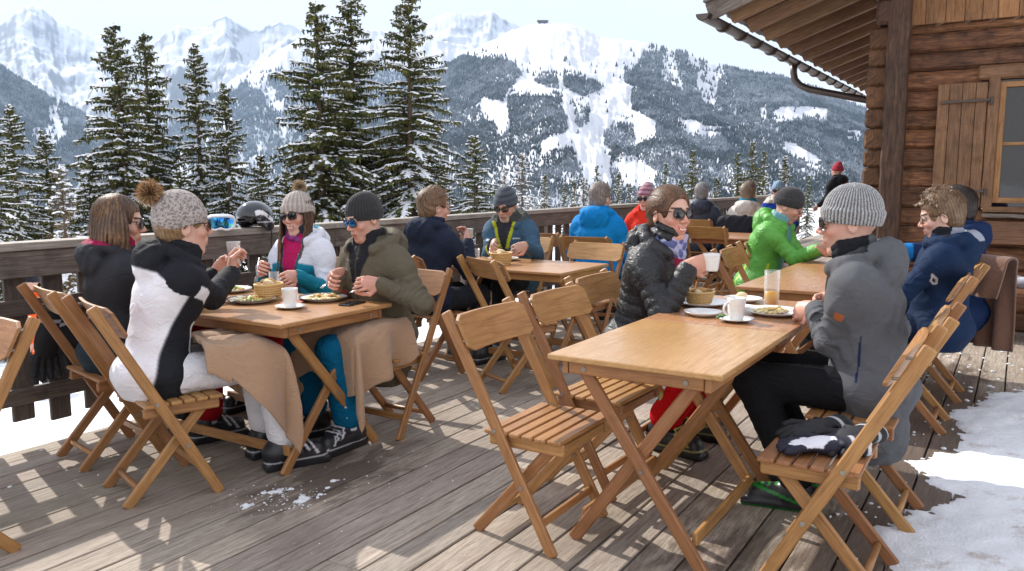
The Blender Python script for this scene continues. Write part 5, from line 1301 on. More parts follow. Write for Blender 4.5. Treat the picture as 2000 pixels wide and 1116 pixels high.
if on('items'):
    glove((2.96, .545, .487), R(28), 'white backed ski glove with dark fingers, nearer one on the chair seat', ((.015, .015, .03), (.75, .74, .8), (.6, .6, .62)), curl=.1)
    glove((3.08, .47, .492), R(70), 'black leather ski glove lying behind the white one on the chair seat', ((.014, .014, .016), (.02, .02, .024), (.5, .5, .52)), curl=.2, rx=.06, s=1.08)
    glove((3.15, .61, .485), R(58), 'black ski glove with pale edge, farthest on the chair seat', ((.012, .012, .014), (.02, .02, .024), (.03, .03, .03)), curl=.15, s=1.0)
    glove((2.36, 4.40, .54), R(90), 'left black glove of the pair hanging on the fence', ((.008, .008, .010), (.012, .012, .014), (.02, .02, .02)), rx=-PI / 2 , s=1.3, curl=.2, group=None).rotation_euler = (R(-85), R(8), 0)
    glove((2.47, 4.39, .52), R(90), 'right black glove of the pair hanging on the fence', ((.008, .008, .010), (.015, .015, .018), (.02, .02, .02)), rx=-PI / 2, s=1.25, curl=.25).rotation_euler = (R(-95), R(-10), R(10))

# ------------------------------------------------------------------ blankets
def drape(name, label, loc, rz, top, half, front, back, drops, col, mat, side_drop, thick=.008, folds=.03, seed=0., n=80, zmin=.03, group=None, prof=None, hem=.5):
    """a cloth over a raised lap: flat on |x|<half, y from back to front; hangs past the edges"""
    A = half + side_drop; B = front + drops; u = np.linspace(-A, A, n); w = np.linspace(back, B, n); U, W = np.meshgrid(u, w, indexing='ij')
    cx = np.clip(U, -half, half); cy = np.clip(W, back, front); s0 = np.clip((cy - back) / (front - back + 1e-6), 0, 1); kk = (1 - hem) + hem * s0 ** 1.2 + .10 * np.sin(cx * 13 + cy * 11 + seed); dx, dy = (U - cx) * kk, (W - cy) * (.85 + .15 * np.sin(cx * 14 + seed)); L = np.hypot(dx, dy); an = np.arctan2(dy, dx)
    nx, ny = dx / (L + 1e-9), dy / (L + 1e-9); bend = 1 - np.exp(-L / .05)
    s_ = cx * 9 + cy * 8; f = folds * np.sin(s_ * 1.9 + an * 5 + seed + 1.5 * np.sin(s_)) * np.clip(L / .25, 0, 1.2)
    out = .03 * bend + f * bend + .03 * L
    X = cx + nx * out; Y = cy + ny * out
    lap = -.020 * np.exp(-(cx / .035) ** 2) + .012 * np.cos(cx / half * PI * .5) - .05 * np.clip((cy - front + .14) / .14, 0, 1) ** 2 + (0 if prof is None else prof(cy)); Z = top + lap - (L - .025 * bend) * .985 + .006 * np.sin(cx * 37 + seed) * np.sin(cy * 29 + 2 * np.sin(cx * 20)) + .004 * np.sin(U * 70 + 3 * np.sin(W * 20))
    Z = np.maximum(Z, zmin)
    i = np.arange(n * n).reshape(n, n); f_ = np.stack([i[:-1, :-1], i[1:, :-1], i[1:, 1:], i[:-1, 1:]], -1).reshape(-1, 4)
    v = np.stack([X, Y, Z], -1).reshape(-1, 3); c = np.tile(V(*col), (len(v), 1)) * (1 + .05 * vnoise(v, 20)[:, None])
    o = link(name, np_mesh(name, v, f_, True, c), mat, None, loc, rz); m = o.modifiers.new('solid', 'SOLIDIFY'); m.thickness = thick; m.offset = 1
    tag(o, label, 'blanket', group); return o
TAN = (.42, .265, .165)
if on('items'):
    drape('blanket', 'tan fleece blanket over the lap of the woman in white trousers', (2.31, 3.29, 0), R(-21) - PI / 2, .672, .20, .465, .10, .40, TAN, MT['fleece'], .42, folds=.035, seed=1., thick=.006, hem=.72)
    # its turned-back upper edge, folded double on the near thigh
    drape('blanket_fold', 'x', (2.29, 3.29, 0), R(-21) - PI / 2, .684, .205, .20, .095, .0, TAN, MT['fleece'], .15, folds=.02, seed=2.2, thick=.010, n=36, hem=0.)
    bf = bpy.data.objects['blanket_fold']; bl = bpy.data.objects['blanket']; bf.parent = bl; bf.location = (0, 0, 0); bf.rotation_euler = (0, 0, 0)
    for kk in ('label', 'category'): del bf[kk]
    bf.name = 'folded_edge'
    drape('blanket', 'tan fleece blanket over the lap of the man in olive jacket', (3.50, 3.03, 0), R(180) - PI / 2, .655, .205, .44, .03, .34, TAN, MT['fleece'], .42, folds=.045, seed=3.3, thick=.006, hem=.55)
    # brown blanket on the chair back by the hut
    n = 40; u = np.linspace(-.19, .19, n); w = np.linspace(-.28, .64, n); U, W = np.meshgrid(u, w, indexing='ij')
    th = np.clip(W / .035, -PI / 2, PI / 2); Yb = -np.sin(th) * .035; Zb = np.where(np.abs(W) < .055, .905 + .03 * np.cos(th), .905 - (np.abs(W) - .055)); k2 = np.clip(np.abs(W) * 2, 0, 1)
    Yb = Yb - np.sign(W) * k2 * .02 * 1.6 * (1 + np.sin(U * 38 + 2 * np.sin(W * 3))) + np.where(W < 0, .11 * np.clip(-W * 2, 0, 1), -.03 * k2)
    Xb = U * (1 - .12 * k2) + .05 * k2 * (W > 0)
    i = np.arange(n * n).reshape(n, n); f_ = np.stack([i[:-1, :-1], i[1:, :-1], i[1:, 1:], i[:-1, 1:]], -1).reshape(-1, 4)
    v = np.stack([Xb, Yb, Zb], -1).reshape(-1, 3); c = np.tile(V(.17, .09, .06), (len(v), 1))
    o = link('blanket', np_mesh('blanket', v, f_, True, c), MT['fleece'], None, (6.05, .50 - .34, .0), R(48)); m = o.modifiers.new('solid', 'SOLIDIFY'); m.thickness = .012; m.offset = 0
    tag(o, 'dark brown blanket hanging over a chair back near the hut', 'blanket')
    # dark jacket over the cream jacket person's chair
    F = Field(V(-.3, -.2, 0), V(.3, .2, 1.1), .012)
    F.cap(V(-.2, 0, .9), V(.2, 0, .9), .05, k=.03, disp=wrk(.008, .8)); F.cap(V(-.13, -.04, .85), V(-.16, -.05, .45), .09, .1, k=.06, flat=((0, 1, 0), .5), disp=wrk(.008, .8)); F.cap(V(.13, -.04, .85), V(.16, -.05, .45), .09, .1, k=.06, flat=((0, 1, 0), .5), disp=wrk(.008, .8)); F.cap(V(0, -.04, .85), V(0, -.05, .42), .1, .12, k=.06, flat=((0, 1, 0), .45), disp=wrk(.01, .8))
    o = sdf_obj('hung_jacket', F, MT['fabric'], None, (.02, .022, .03), 1); o.location = (10.33, 3.05, .0); o.rotation_euler = (0, 0, -PI / 2); tag(o, 'dark jacket hung over the chair back behind the cream jacket', 'jacket')
    # clothes pile on the bench
    F = Field(V(-.2, -.3, -.02), V(.2, .3, .2), .012); rs = random.Random(3)
    for i in range(12): F.cap(V(rs.uniform(-.12, .05), rs.uniform(-.2, .2), rs.uniform(.02, .08)), V(rs.uniform(-.12, .05), rs.uniform(-.2, .2), rs.uniform(.02, .08)), rs.uniform(.02, .04), k=.02, disp=wrk(.006, 2., i))
    o = sdf_obj('clothes_pile', F, MT['fleece'], None, lambda v: np.where((vnoise(v, 40) > .2)[:, None], V(.08, .08, .1), V(.5, .5, .56)), 1); o.location = (8.38, .02, .48); tag(o, 'crumpled grey scarf and gloves left on the wall bench', 'clothes')
# ------------------------------------------------------------------ spruces
def _needle():
    t = NT('needles'); n = t.noise(t.coord('Object'), 1.6, 4, .6); c = t.mix(t.ramp(n, [(.35, 0.), (.65, 1.)]), (.030, .040, .014), (.105, .100, .028)); r = t.rnd()
    c = t.hsv(t.mix(1., c, t.attr(), 'MULTIPLY'), .5, 1., 1.6); t.set(col=c, rough=.75, spec=.2); return t.m
MT['needle'] = _needle()
MT['bark'] = plain('bark', (.11, .075, .05), .9)
def _ts(): t = NT('tree_snow'); t.set(col=(.84, .86, .90), rough=.8, spec=.1); return t.m
MT['treesnow'] = _ts()
def spruce_meshes(H, Rb, seed, snow=1.0, dens=1.0, bare=False):
    """returns trunk, crown, snow meshes; origin at the foot"""
    rs = np.random.RandomState(seed)
    LV, LF = [], []; SV = []; BA, BB, BW = [], [], []
    z = H * .05; tw_a, tw_b, tw_w, tw_c = [], [], [], []; sn_c, sn_r = [], []
    step = .20 / dens ** .5
    while z < H * .985:
        t = z / H; Rz = Rb * ((1 - t) ** .86) * (1.0 - .25 * math.exp(-t * 9)) + .06; nb = int(rs.randint(6, 9) * (.75 + .25 * (1 - t)))
        a0 = rs.uniform(0, 2 * PI); nb = max(1, nb // 3)
        for b_ in range(nb):
            az = a0 + 2 * PI * b_ / nb + rs.uniform(-.6, .6); L = Rz * (rs.uniform(.5, 1.2) if rs.rand() < .8 else rs.uniform(1.0, 1.35)) * (1 + .12 * math.sin(az * 2 + z * 1.7 + seed)); el = .45 * t + .12 - .30 * (1 - t); droop = (.36 + .22 * (1 - t)) * rs.uniform(.7, 1.3)
            d = V(math.cos(az), math.sin(az), 0); n = max(3, int(L / .11)); p = V(0, 0, z + rs.uniform(-.12, .12)); pts = [p]
            for j in range(n):
                s = (j + 1) / n; pts.append(p + d * L * s + V(0, 0, L * (el * s - droop * s * s + .13 * s ** 4)))
            pts = np.array(pts); BA.append(pts[0]); BB.append(pts[-1]); BW.append(.012 + .012 * L)
            side = V(-math.sin(az), math.cos(az), 0)
            for j in range(max(0, int(n * .12)), n + 1):
                s = j / n; q = pts[j]; tl = (.10 + .34 * L * .5 * (1 - s) ** .7 * min(1, s * 4)) * rs.uniform(.7, 1.2)
                tl = min(tl, .55)
                for sg in (-1, 1):
                    dr = nrm(d * rs.uniform(.5, .9) + side * sg * rs.uniform(.6, 1.) + V(0, 0, rs.uniform(-.35, .05))); m = max(1, int(tl / .12 + .5))
                    for e in range(m):
                        a_ = q + dr * tl * e / m + rs.normal(size=3) * .012; tw_a.append(a_); tw_b.append(a_ + (dr + V(0, 0, -.22 * (e + .5) / m) + rs.normal(size=3) * .16) * (tl / m * 1.35)); tw_w.append(.030 * rs.uniform(.7, 1.2) + .008)
                    if rs.rand() < .8: a_ = q + dr * tl * rs.uniform(.2, .9); tw_a.append(a_); tw_b.append(a_ + V(rs.normal() * .03, rs.normal() * .03, -rs.uniform(.08, .24))); tw_w.append(.030)
                if j == n: tw_a.append(q); tw_b.append(q + d * .12 + V(0, 0, .02)); tw_w.append(.03)
                ks = snow * (.30 + .5 * (1 - t)) * (1.3 if s > .35 else .6)
                if rs.rand() < ks and s > .15:
                    w_ = (.035 + tl * .38) * rs.uniform(.5, 1.15); sn_c.append(q + V(0, 0, .028) + side * rs.uniform(-.3, .3) * w_ + d * rs.uniform(-.03, .03)); sn_r.append((.09 * rs.uniform(.6, 1.3) + .02, w_, .022 + .02 * rs.rand(), az, (el - 2 * droop * s + .5 * s ** 3)))
                if rs.rand() < ks * .55:
                    for sg in (-1, 1):
                        if rs.rand() < .5: w_ = .035 * rs.uniform(.8, 1.6); sn_c.append(q + side * sg * tl * rs.uniform(.45, .8) + d * tl * .5 + V(0, 0, -.0)); sn_r.append((.05 + w_, w_, .016 + .012 * rs.rand(), az + sg * .8, -.3))
        z += step * rs.uniform(.2, .5) * (1.2 - .5 * t)
    A, B_, Wd = np.array(tw_a), np.array(tw_b), np.array(tw_w)[:, None]
    N = len(A); D = B_ - A; D /= np.linalg.norm(D, axis=1)[:, None] + 1e-9
    r1 = rs.normal(size=(N, 3)); S1 = np.cross(D, r1); S1 /= np.linalg.norm(S1, axis=1)[:, None]; S2 = np.cross(D, S1)
    M_ = A + (B_ - A) * .45
    if bare: Wd = Wd * .28
    verts = np.concatenate([A, M_ + S1 * Wd, B_, M_ - S1 * Wd, M_ + S2 * Wd, M_ - S2 * Wd]); i = np.arange(N)
    faces = np.concatenate([np.stack([i, i + N, i + 2 * N, i + 3 * N], 1), np.stack([i, i + 4 * N, i + 2 * N, i + 5 * N], 1)])
    cv = rs.uniform(.65, 1.4, N)[:, None] * np.array([1, 1, 1]) * (1 + rs.uniform(-.1, .1, (N, 3))); col = np.tile(cv, (6, 1))
    if bare: col = np.tile(V(1.6, 1.1, 1.6), (len(verts), 1))
    crown = np_mesh('crown', verts, faces, False, col)
    # snow pads: squashed 8-sided lenses
    C = np.array(sn_c); Q = np.array(sn_r); K = len(C); ring = 7; vs = []; ca, sa = np.cos(Q[:, 3]), np.sin(Q[:, 3])
    def place(lx, ly, lz):
        zz = lz + lx * Q[:, 4]; return C + np.stack([lx * ca - ly * sa, lx * sa + ly * ca, zz], 1)
    J = rs.uniform(.6, 1.3, (ring, K))
    V_ = [place(np.zeros(K), np.zeros(K), Q[:, 2])]
    for j in range(ring): a = 2 * PI * j / ring; V_.append(place(Q[:, 0] * math.cos(a) * J[j], Q[:, 1] * math.sin(a) * J[j], -Q[:, 2] * .35 * J[j]))
    for j in range(ring): a = 2 * PI * j / ring; V_.append(place(.62 * Q[:, 0] * math.cos(a) * J[j], .62 * Q[:, 1] * math.sin(a) * J[j], Q[:, 2] * .75))
    V_.append(place(np.zeros(K), np.zeros(K), -Q[:, 2] * .9))
    SVt = np.concatenate(V_); k_ = np.arange(K); F_ = []
    for j in range(ring):
        j2 = (j + 1) % ring; F_.append(np.stack([k_ + (1 + j) * K, k_ + (1 + j2) * K, k_ + (1 + ring + j2) * K, k_ + (1 + ring + j) * K], 1)); F_.append(np.stack([k_ + (1 + ring + j) * K, k_ + (1 + ring + j2) * K, k_, k_], 1)[:, :4]); F_.append(np.stack([k_ + (1 + j2) * K, k_ + (1 + j) * K, k_ + (1 + 2 * ring) * K, k_ + (1 + 2 * ring) * K], 1))
    # top/bottom fans as triangles in a second pass
    quads = np.concatenate(F_[0::3]); tris = np.concatenate([f[:, :3] for f in F_[1::3]] + [f[:, :3] for f in F_[2::3]])
    tq = np.concatenate([quads[:, [0, 1, 2]], quads[:, [0, 2, 3]], tris])
    snow_me = np_mesh('snow', SVt, tq, True)
    b = MB(); b.tube([(0, 0, -1.5), (0, 0, 0), (0, 0, H * .5), (0, 0, H)], [.022 * H, .018 * H, .01 * H, .006], 8)
    for a_, b2, w_ in zip(BA, BB, BW): b.tube([a_, a_ * .5 + b2 * .5 + V(0, 0, .03), b2], [w_, w_ * .6, .004], 3 if not bare else 4, cap=False)
    tr = b.mesh('trunk')
    for me, m in ((crown, MT['needle']), (snow_me, MT['treesnow']), (tr, MT['bark'])): me.materials.append(m)
    return crown, snow_me, tr
def tree(x, y, z, sc, rz, protos, label, group, wsc=1.0, name='spruce_tree'):
    t = empty(name, (x, y, z), rz); t.scale = (sc * wsc, sc * wsc, sc); tag(t, label, 'tree', group)
    for nm, me in zip(('crown', 'snow', 'trunk'), protos):
        o = bpy.data.objects.new(nm, me); COL.objects.link(o); o.parent = t
        if nm == 'snow': o['kind'] = 'stuff'
    return t
def at_px(px, d):   # terrace coordinates for a heading and a distance along the ground
    a, _ = pix_dir(px, 350); return d * math.cos(a), d * math.sin(a)
if on('trees'):
    PR = [spruce_meshes(12, 3.2, 1, 1.35, 1.2), spruce_meshes(12, 3.1, 2, .9, 1.2), spruce_meshes(12, 2.7, 3, 1.4), spruce_meshes(9, 2.3, 4, 1.5, .8)]
    PB = spruce_meshes(7, 1.6, 9, .8, .6, True)
    PS = [spruce_meshes(10, 2.0, 14, .9, .45), spruce_meshes(10, 1.9, 15, .35, .45)]
    def tp(px, top, d, pr, label, group, wsc=1., Hm=12, name='spruce_tree', rz=0.):
        x, y = at_px(px, d); z = float(gz(x, y)) - .2; _, te = pix_dir(px, top); ht = CAMH + te * d - z; return tree(x, y, z, ht / Hm, rz, pr, label, group, wsc, name)
    g = 'tall spruces beyond the terrace'
    tp(803, -18, 25, PR[0], 'tall olive green spruce, rightmost of the big trees in the middle', g, 1.08, rz=.3)
    tp(692, -25, 26.5, PR[1], 'tall spruce with bare grey trunk showing, middle of the three big trees', g, 1.05, rz=1.9)
    tp(627, 2, 25, PR[1], 'tall olive spruce, leftmost of the three big trees behind the seated group', g, 1.15, rz=4.1)
    tp(928, 262, 24, PR[3], 'short snowy spruce at the right foot of the three big trees', g, 1.15, 9, rz=2.)
    tp(240, 45, 27, PR[0], 'tall dark spruce, highest of the left hand group', g, 1.0, rz=2.4)
    tp(297, 62, 29, PR[1], 'slim pointed spruce just right of the highest left hand tree', g, .88, rz=5.)
    tp(392, 84, 28, PR[2], 'slender snow laden spruce above the ski goggles', g, .92, rz=.9)
    tp(447, 163, 27, PR[2], 'smaller snowy spruce to the right of the slender one', g, .95, rz=3.3)
    tp(30, 205, 24, PR[2], 'snow covered spruce near the left edge of the photo', g, 1.05, rz=1.2)
    tp(-12, 228, 22, PR[2], 'snow covered spruce cut off by the left edge', g, 1.1, rz=4.)
    tp(92, 255, 25, PR[2], 'lower snowy spruce between the left edge trees and the bare sapling', g, 1.1, rz=2.7)
    tp(175, 300, 26, PR[3], 'low snowy spruce behind the bare sapling', g, 1.1, 9, rz=.4)
    tp(510, 300, 30, PR[3], 'low snow laden spruce between the two groups of tall trees', g, 1.1, 9, rz=.7)
    tp(560, 330, 24, PR[3], 'low snowy spruce behind the pompom hat of the smiling woman', g, 1.2, 9, rz=3.)
    tp(350, 330, 22, PR[3], 'low snowy spruce behind the grey pompom beanie', g, 1.2, 9, rz=5.)
    tp(120, 322, 17, PB, 'bare leafless sapling dusted with snow at the left', 'bare saplings', 1., 7, 'sapling')
    tp(865, 330, 27, PR[3], 'low snowy spruce behind the navy jacket man', g, 1.3, 9, rz=1.)
    g2 = 'small spruces lower down the slope'
    for i, (px, top, d, lb, k_, w_) in enumerate([(1064, 340, 75, 'small snowy spruce behind the grey beanie man, left of two', 0, 1.0), (1102, 355, 85, 'smallest slim spruce left of the blue jacket head', 0, .9), (1122, 350, 80, 'small dark spruce just right of the smallest slim one', 0, .9), (1166, 322, 70, 'small green spruce right above the blue jacket man', 1, .9),
        (1208, 338, 75, 'small snowy spruce right of the blue jacket man', 0, .9), (1230, 358, 85, 'tiny spruce beside the purple beanie', 0, .9), (1300, 318, 60, 'narrow green spruce above the dark haired woman', 1, .75), (1352, 293, 55, 'broad green spruce left of the navy down jacket', 1, 1.1),
        (1440, 298, 55, 'green spruce, left one of the trio behind the cream jacket', 1, 1.0), (1468, 276, 56, 'green spruce, tallest of the trio behind the cream jacket', 1, .95), (1491, 294, 55, 'green spruce, right one of the trio behind the cream jacket', 1, .9), (1532, 303, 57, 'green spruce standing alone above the light blue hat', 0, 1.), (1580, 342, 70, 'tiny spruce just left of the red hatted visitor', 1, .9),
        (1330, 350, 62, 'low spruce in front of the broad green one', 0, 1.2), (1020, 300, 95, 'pale brownish larch like tree behind the grey beanie man', 2, .9), (985, 330, 90, 'faint grey brown tree right of the short snowy spruce', 2, .8), (1250, 362, 90, 'low bush like spruce behind the scarf', 0, 1.2), (1400, 345, 70, 'low snowy spruce behind the navy down jacket shoulder', 0, 1.2), (1140, 345, 95, 'pale bare tree behind the blue jacket head', 2, .8)]):
        if k_ == 2: tp(px, top, d, PB, lb, 'pale leafless trees lower down', w_ * 1.3, 7, 'larch_tree', rz=i)
        else: tp(px, top, d, PS[k_], lb, g2, w_ * .95, 10, rz=i * 1.3)

# ------------------------------------------------------------------ mountains
def rock_mat(name, lo, hi, scale):
    t = NT(name); geo = t.new('ShaderNodeNewGeometry'); s = t.new('ShaderNodeSeparateXYZ'); t.l.new(geo.outputs['Normal'], s.inputs[0]); co = t.coord('Object')
    n = t.noise(co, scale, 8, .65); n2 = t.noise(co, scale * 5, 5, .7)
    f = t.math('ADD', s.outputs[2], t.math('ADD', t.math('MULTIPLY', t.math('SUBTRACT', n, .5), .75), t.math('MULTIPLY', t.math('SUBTRACT', n2, .5), .5)))
    m = t.ramp(f, [(lo, 1.), (hi, 0.)]); rc = t.mix(n2, (.10, .10, .11), (.30, .28, .28)); c = t.mix(m, (.70, .72, .76), rc)
    t.set(col=c, rough=.85, spec=.15); t.bump(t.math('ADD', n, t.math('MULTIPLY', n2, .4)), .5, 12. * .004 / scale); return t.m
def ridged(x, y, s, seed, o=6):
    r = 0; a = 1; tt = 0
    for i in range(o):
        f = s * 1.97 ** i; r = r + a * (1 - np.abs(vn2(x + 9.1 * i, y + 5.3 * i, f, seed + i * 1.7)) * 1.6); tt += a; a *= .5
    return r / tt
def mountain(name, label, prof, D, r0, zb, m, seed, na=520, nr=150, rough=.10, conc=1.25, gul=1.0, back=.35):
    """prof: crest as (picture x, y) seen from the terrace; D: distance of the crest (number or list like prof)"""
    px = np.linspace(prof[0][0], prof[-1][0], na); py = np.interp(px, [p[0] for p in prof], [p[1] for p in prof]); hd = []; te = []
    for a, b in zip(px, py): h_, t_ = pix_dir(a, b); hd.append(h_); te.append(t_)
    hd, te = np.array(hd), np.array(te); Dd = np.interp(px, *zip(*D)) if isinstance(D, (list, tuple)) else np.full(na, float(D)); zc = CAMH + te * Dd
    tt = np.concatenate([np.linspace(0, 1, nr) ** .9, 1 + np.linspace(.03, back, 14)]); T, Hh = np.meshgrid(tt, hd, indexing='ij'); DD = np.tile(Dd, (len(tt), 1)); ZC = np.tile(zc, (len(tt), 1))
    rr = r0 + (DD - r0) * T; X, Y = rr * np.cos(Hh), rr * np.sin(Hh)
    q = np.clip(T, 0, 1) ** conc; Z = zb + (ZC - zb) * q; bk = np.maximum(T - 1, 0); Z = Z - bk * (ZC - zb) * 1.6
    S = 1. / (D if not isinstance(D, (list, tuple)) else D[0][1]); 
    arc = Hh * 60.; gl = ridged(arc * .42 + .8 * vn2(T * 2.2, arc * .1, 1.3, seed), T * 4.2 + .5 * vn2(arc * .3, T, 1.1), 1.1, seed, 6); n3 = ridged(X * S * 9, Y * S * 9, 1., seed + 3, 6)
    env = np.sin(np.clip(T, 0, 1) * PI) ** .6 * 1.0; A = (ZC - zb) * rough
    cr = .035 * (ZC - zb) * (ridged(arc * 1.7, T * 0, 1.6, seed + 5, 4) - .55) * np.exp(-((T - 1) / .05) ** 2) * 0
    Z = Z + A * env * ((gl - .6) * gul + (n3 - .6) * .9) + cr + (ZC - zb) * .010 * (ridged(arc * 3.1, T * 9, 1.3, seed + 6, 4) - .6) * np.clip(T * 3, 0, 1)
    n, k = X.shape; i = np.arange(n * k).reshape(n, k); f = np.stack([i[:-1, :-1], i[:-1, 1:], i[1:, 1:], i[1:, :-1]], -1).reshape(-1, 4)
    me = np_mesh(name, np.stack([X, Y, Z], -1).reshape(-1, 3), f[:, ::-1], True); o = link(name, me, m); tag(o, label, kind='structure')
    return dict(X=X, Y=Y, Z=Z, o=o)
CA, SA = math.cos(AZ), math.sin(AZ)
def to_px(x, y, z):
    fx = x * SA - y * CA; fy = x * CA + y * SA; zz = z - CAMH; f = fy * math.cos(PITCH) - zz * math.sin(PITCH); u = fy * math.sin(PITCH) + zz * math.cos(PITCH); return 1000 + 1600 * fx / f, 558 - 1600 * u / f
def inpoly(x, y, P):
    c = np.zeros(x.shape, bool); n = len(P)
    for i in range(n):
        x0, y0 = P[i]; x1, y1 = P[(i + 1) % n]; k = ((y0 > y) != (y1 > y)); k &= x < (x1 - x0) * (y - y0) / (y1 - y0 + 1e-12) + x0; c ^= k
    return c
def forest(name, label, M, n, fn, h0, h1, seed, sides=5, DD0=3000.):
    """many small conifers standing on a mountainside; fn(picture x, y) gives how dense the wood is there"""
    rs = np.random.RandomState(seed); X, Y, Z = M['X'], M['Y'], M['Z']; a, b = X.shape; u = rs.uniform(0, a - 16.01, n); v = rs.uniform(0, b - 1.01, n)
    i, j = u.astype(int), v.astype(int); fu, fv = u - i, v - j; g = lambda Q: (Q[i, j] * (1 - fu) + Q[i + 1, j] * fu) * (1 - fv) + (Q[i, j + 1] * (1 - fu) + Q[i + 1, j + 1] * fu) * fv
    x, y, z = g(X), g(Y), g(Z); px, py = to_px(x, y, z); qx, qy = to_px(x, y, z + h1 * np.hypot(x, y) / DD0); d = np.minimum(fn(px, py), np.where(fn(qx, qy) < .05, .06, 1.)); keep = rs.rand(n) < d; x, y, z = x[keep], y[keep], z[keep]; N = len(x)
    h = rs.uniform(h0, h1, N) * (1 + .25 * vn2(x * .01, y * .01, 3, 1)) * np.hypot(x, y) / DD0; w = h * rs.uniform(.20, .28, N); V_ = []; F_ = []; k = np.arange(N); C_ = []
    tint = rs.uniform(.6, 1.4, N)[:, None] * V(1, 1, 1)
    V_.append(np.stack([x, y, z + h], 1)); C_.append(tint)
    for t_, (hz, wz) in enumerate(((.42, .62), (.08, 1.0))):
        for s in range(sides):
            an = 2 * PI * s / sides + rs.rand(N); q = rs.uniform(.75, 1.25, N); V_.append(np.stack([x + w * wz * q * np.cos(an), y + w * wz * q * np.sin(an), z + h * hz], 1)); C_.append(tint)
    for s in range(sides):
        s2 = (s + 1) % sides; F_.append(np.stack([k, k + (1 + s) * N, k + (1 + s2) * N], 1)); F_.append(np.stack([k + (1 + s) * N, k + (1 + sides + s) * N, k + (1 + sides + s2) * N], 1)); F_.append(np.stack([k + (1 + s) * N, k + (1 + sides + s2) * N, k + (1 + s2) * N], 1))
    me = np_mesh(name, np.concatenate(V_), np.concatenate(F_), False, np.concatenate(C_)); o = link(name, me, MT['farwood']); tag(o, label, 'forest', kind='stuff'); print(name, N); return o
def _farwood():
    t = NT('far_wood'); n = t.noise(t.coord('Object'), .05, 4, .7); n2 = t.noise(t.coord('Object'), .006, 3, .6)
    geo = t.new('ShaderNodeNewGeometry'); s = t.new('ShaderNodeSeparateXYZ'); t.l.new(geo.outputs['Normal'], s.inputs[0])
    m = t.math('ADD', t.math('MULTIPLY', n, .8), t.math('MULTIPLY', n2, .6)); m = t.ramp(m, [(.64, 0.), (.95, .6)])
    c = t.mix(m, t.mix(1., (.030, .042, .045), t.attr(), 'MULTIPLY'), (.50, .56, .66)); t.set(col=c, rough=.9, spec=.1); return t.m
MT['farwood'] = _farwood()
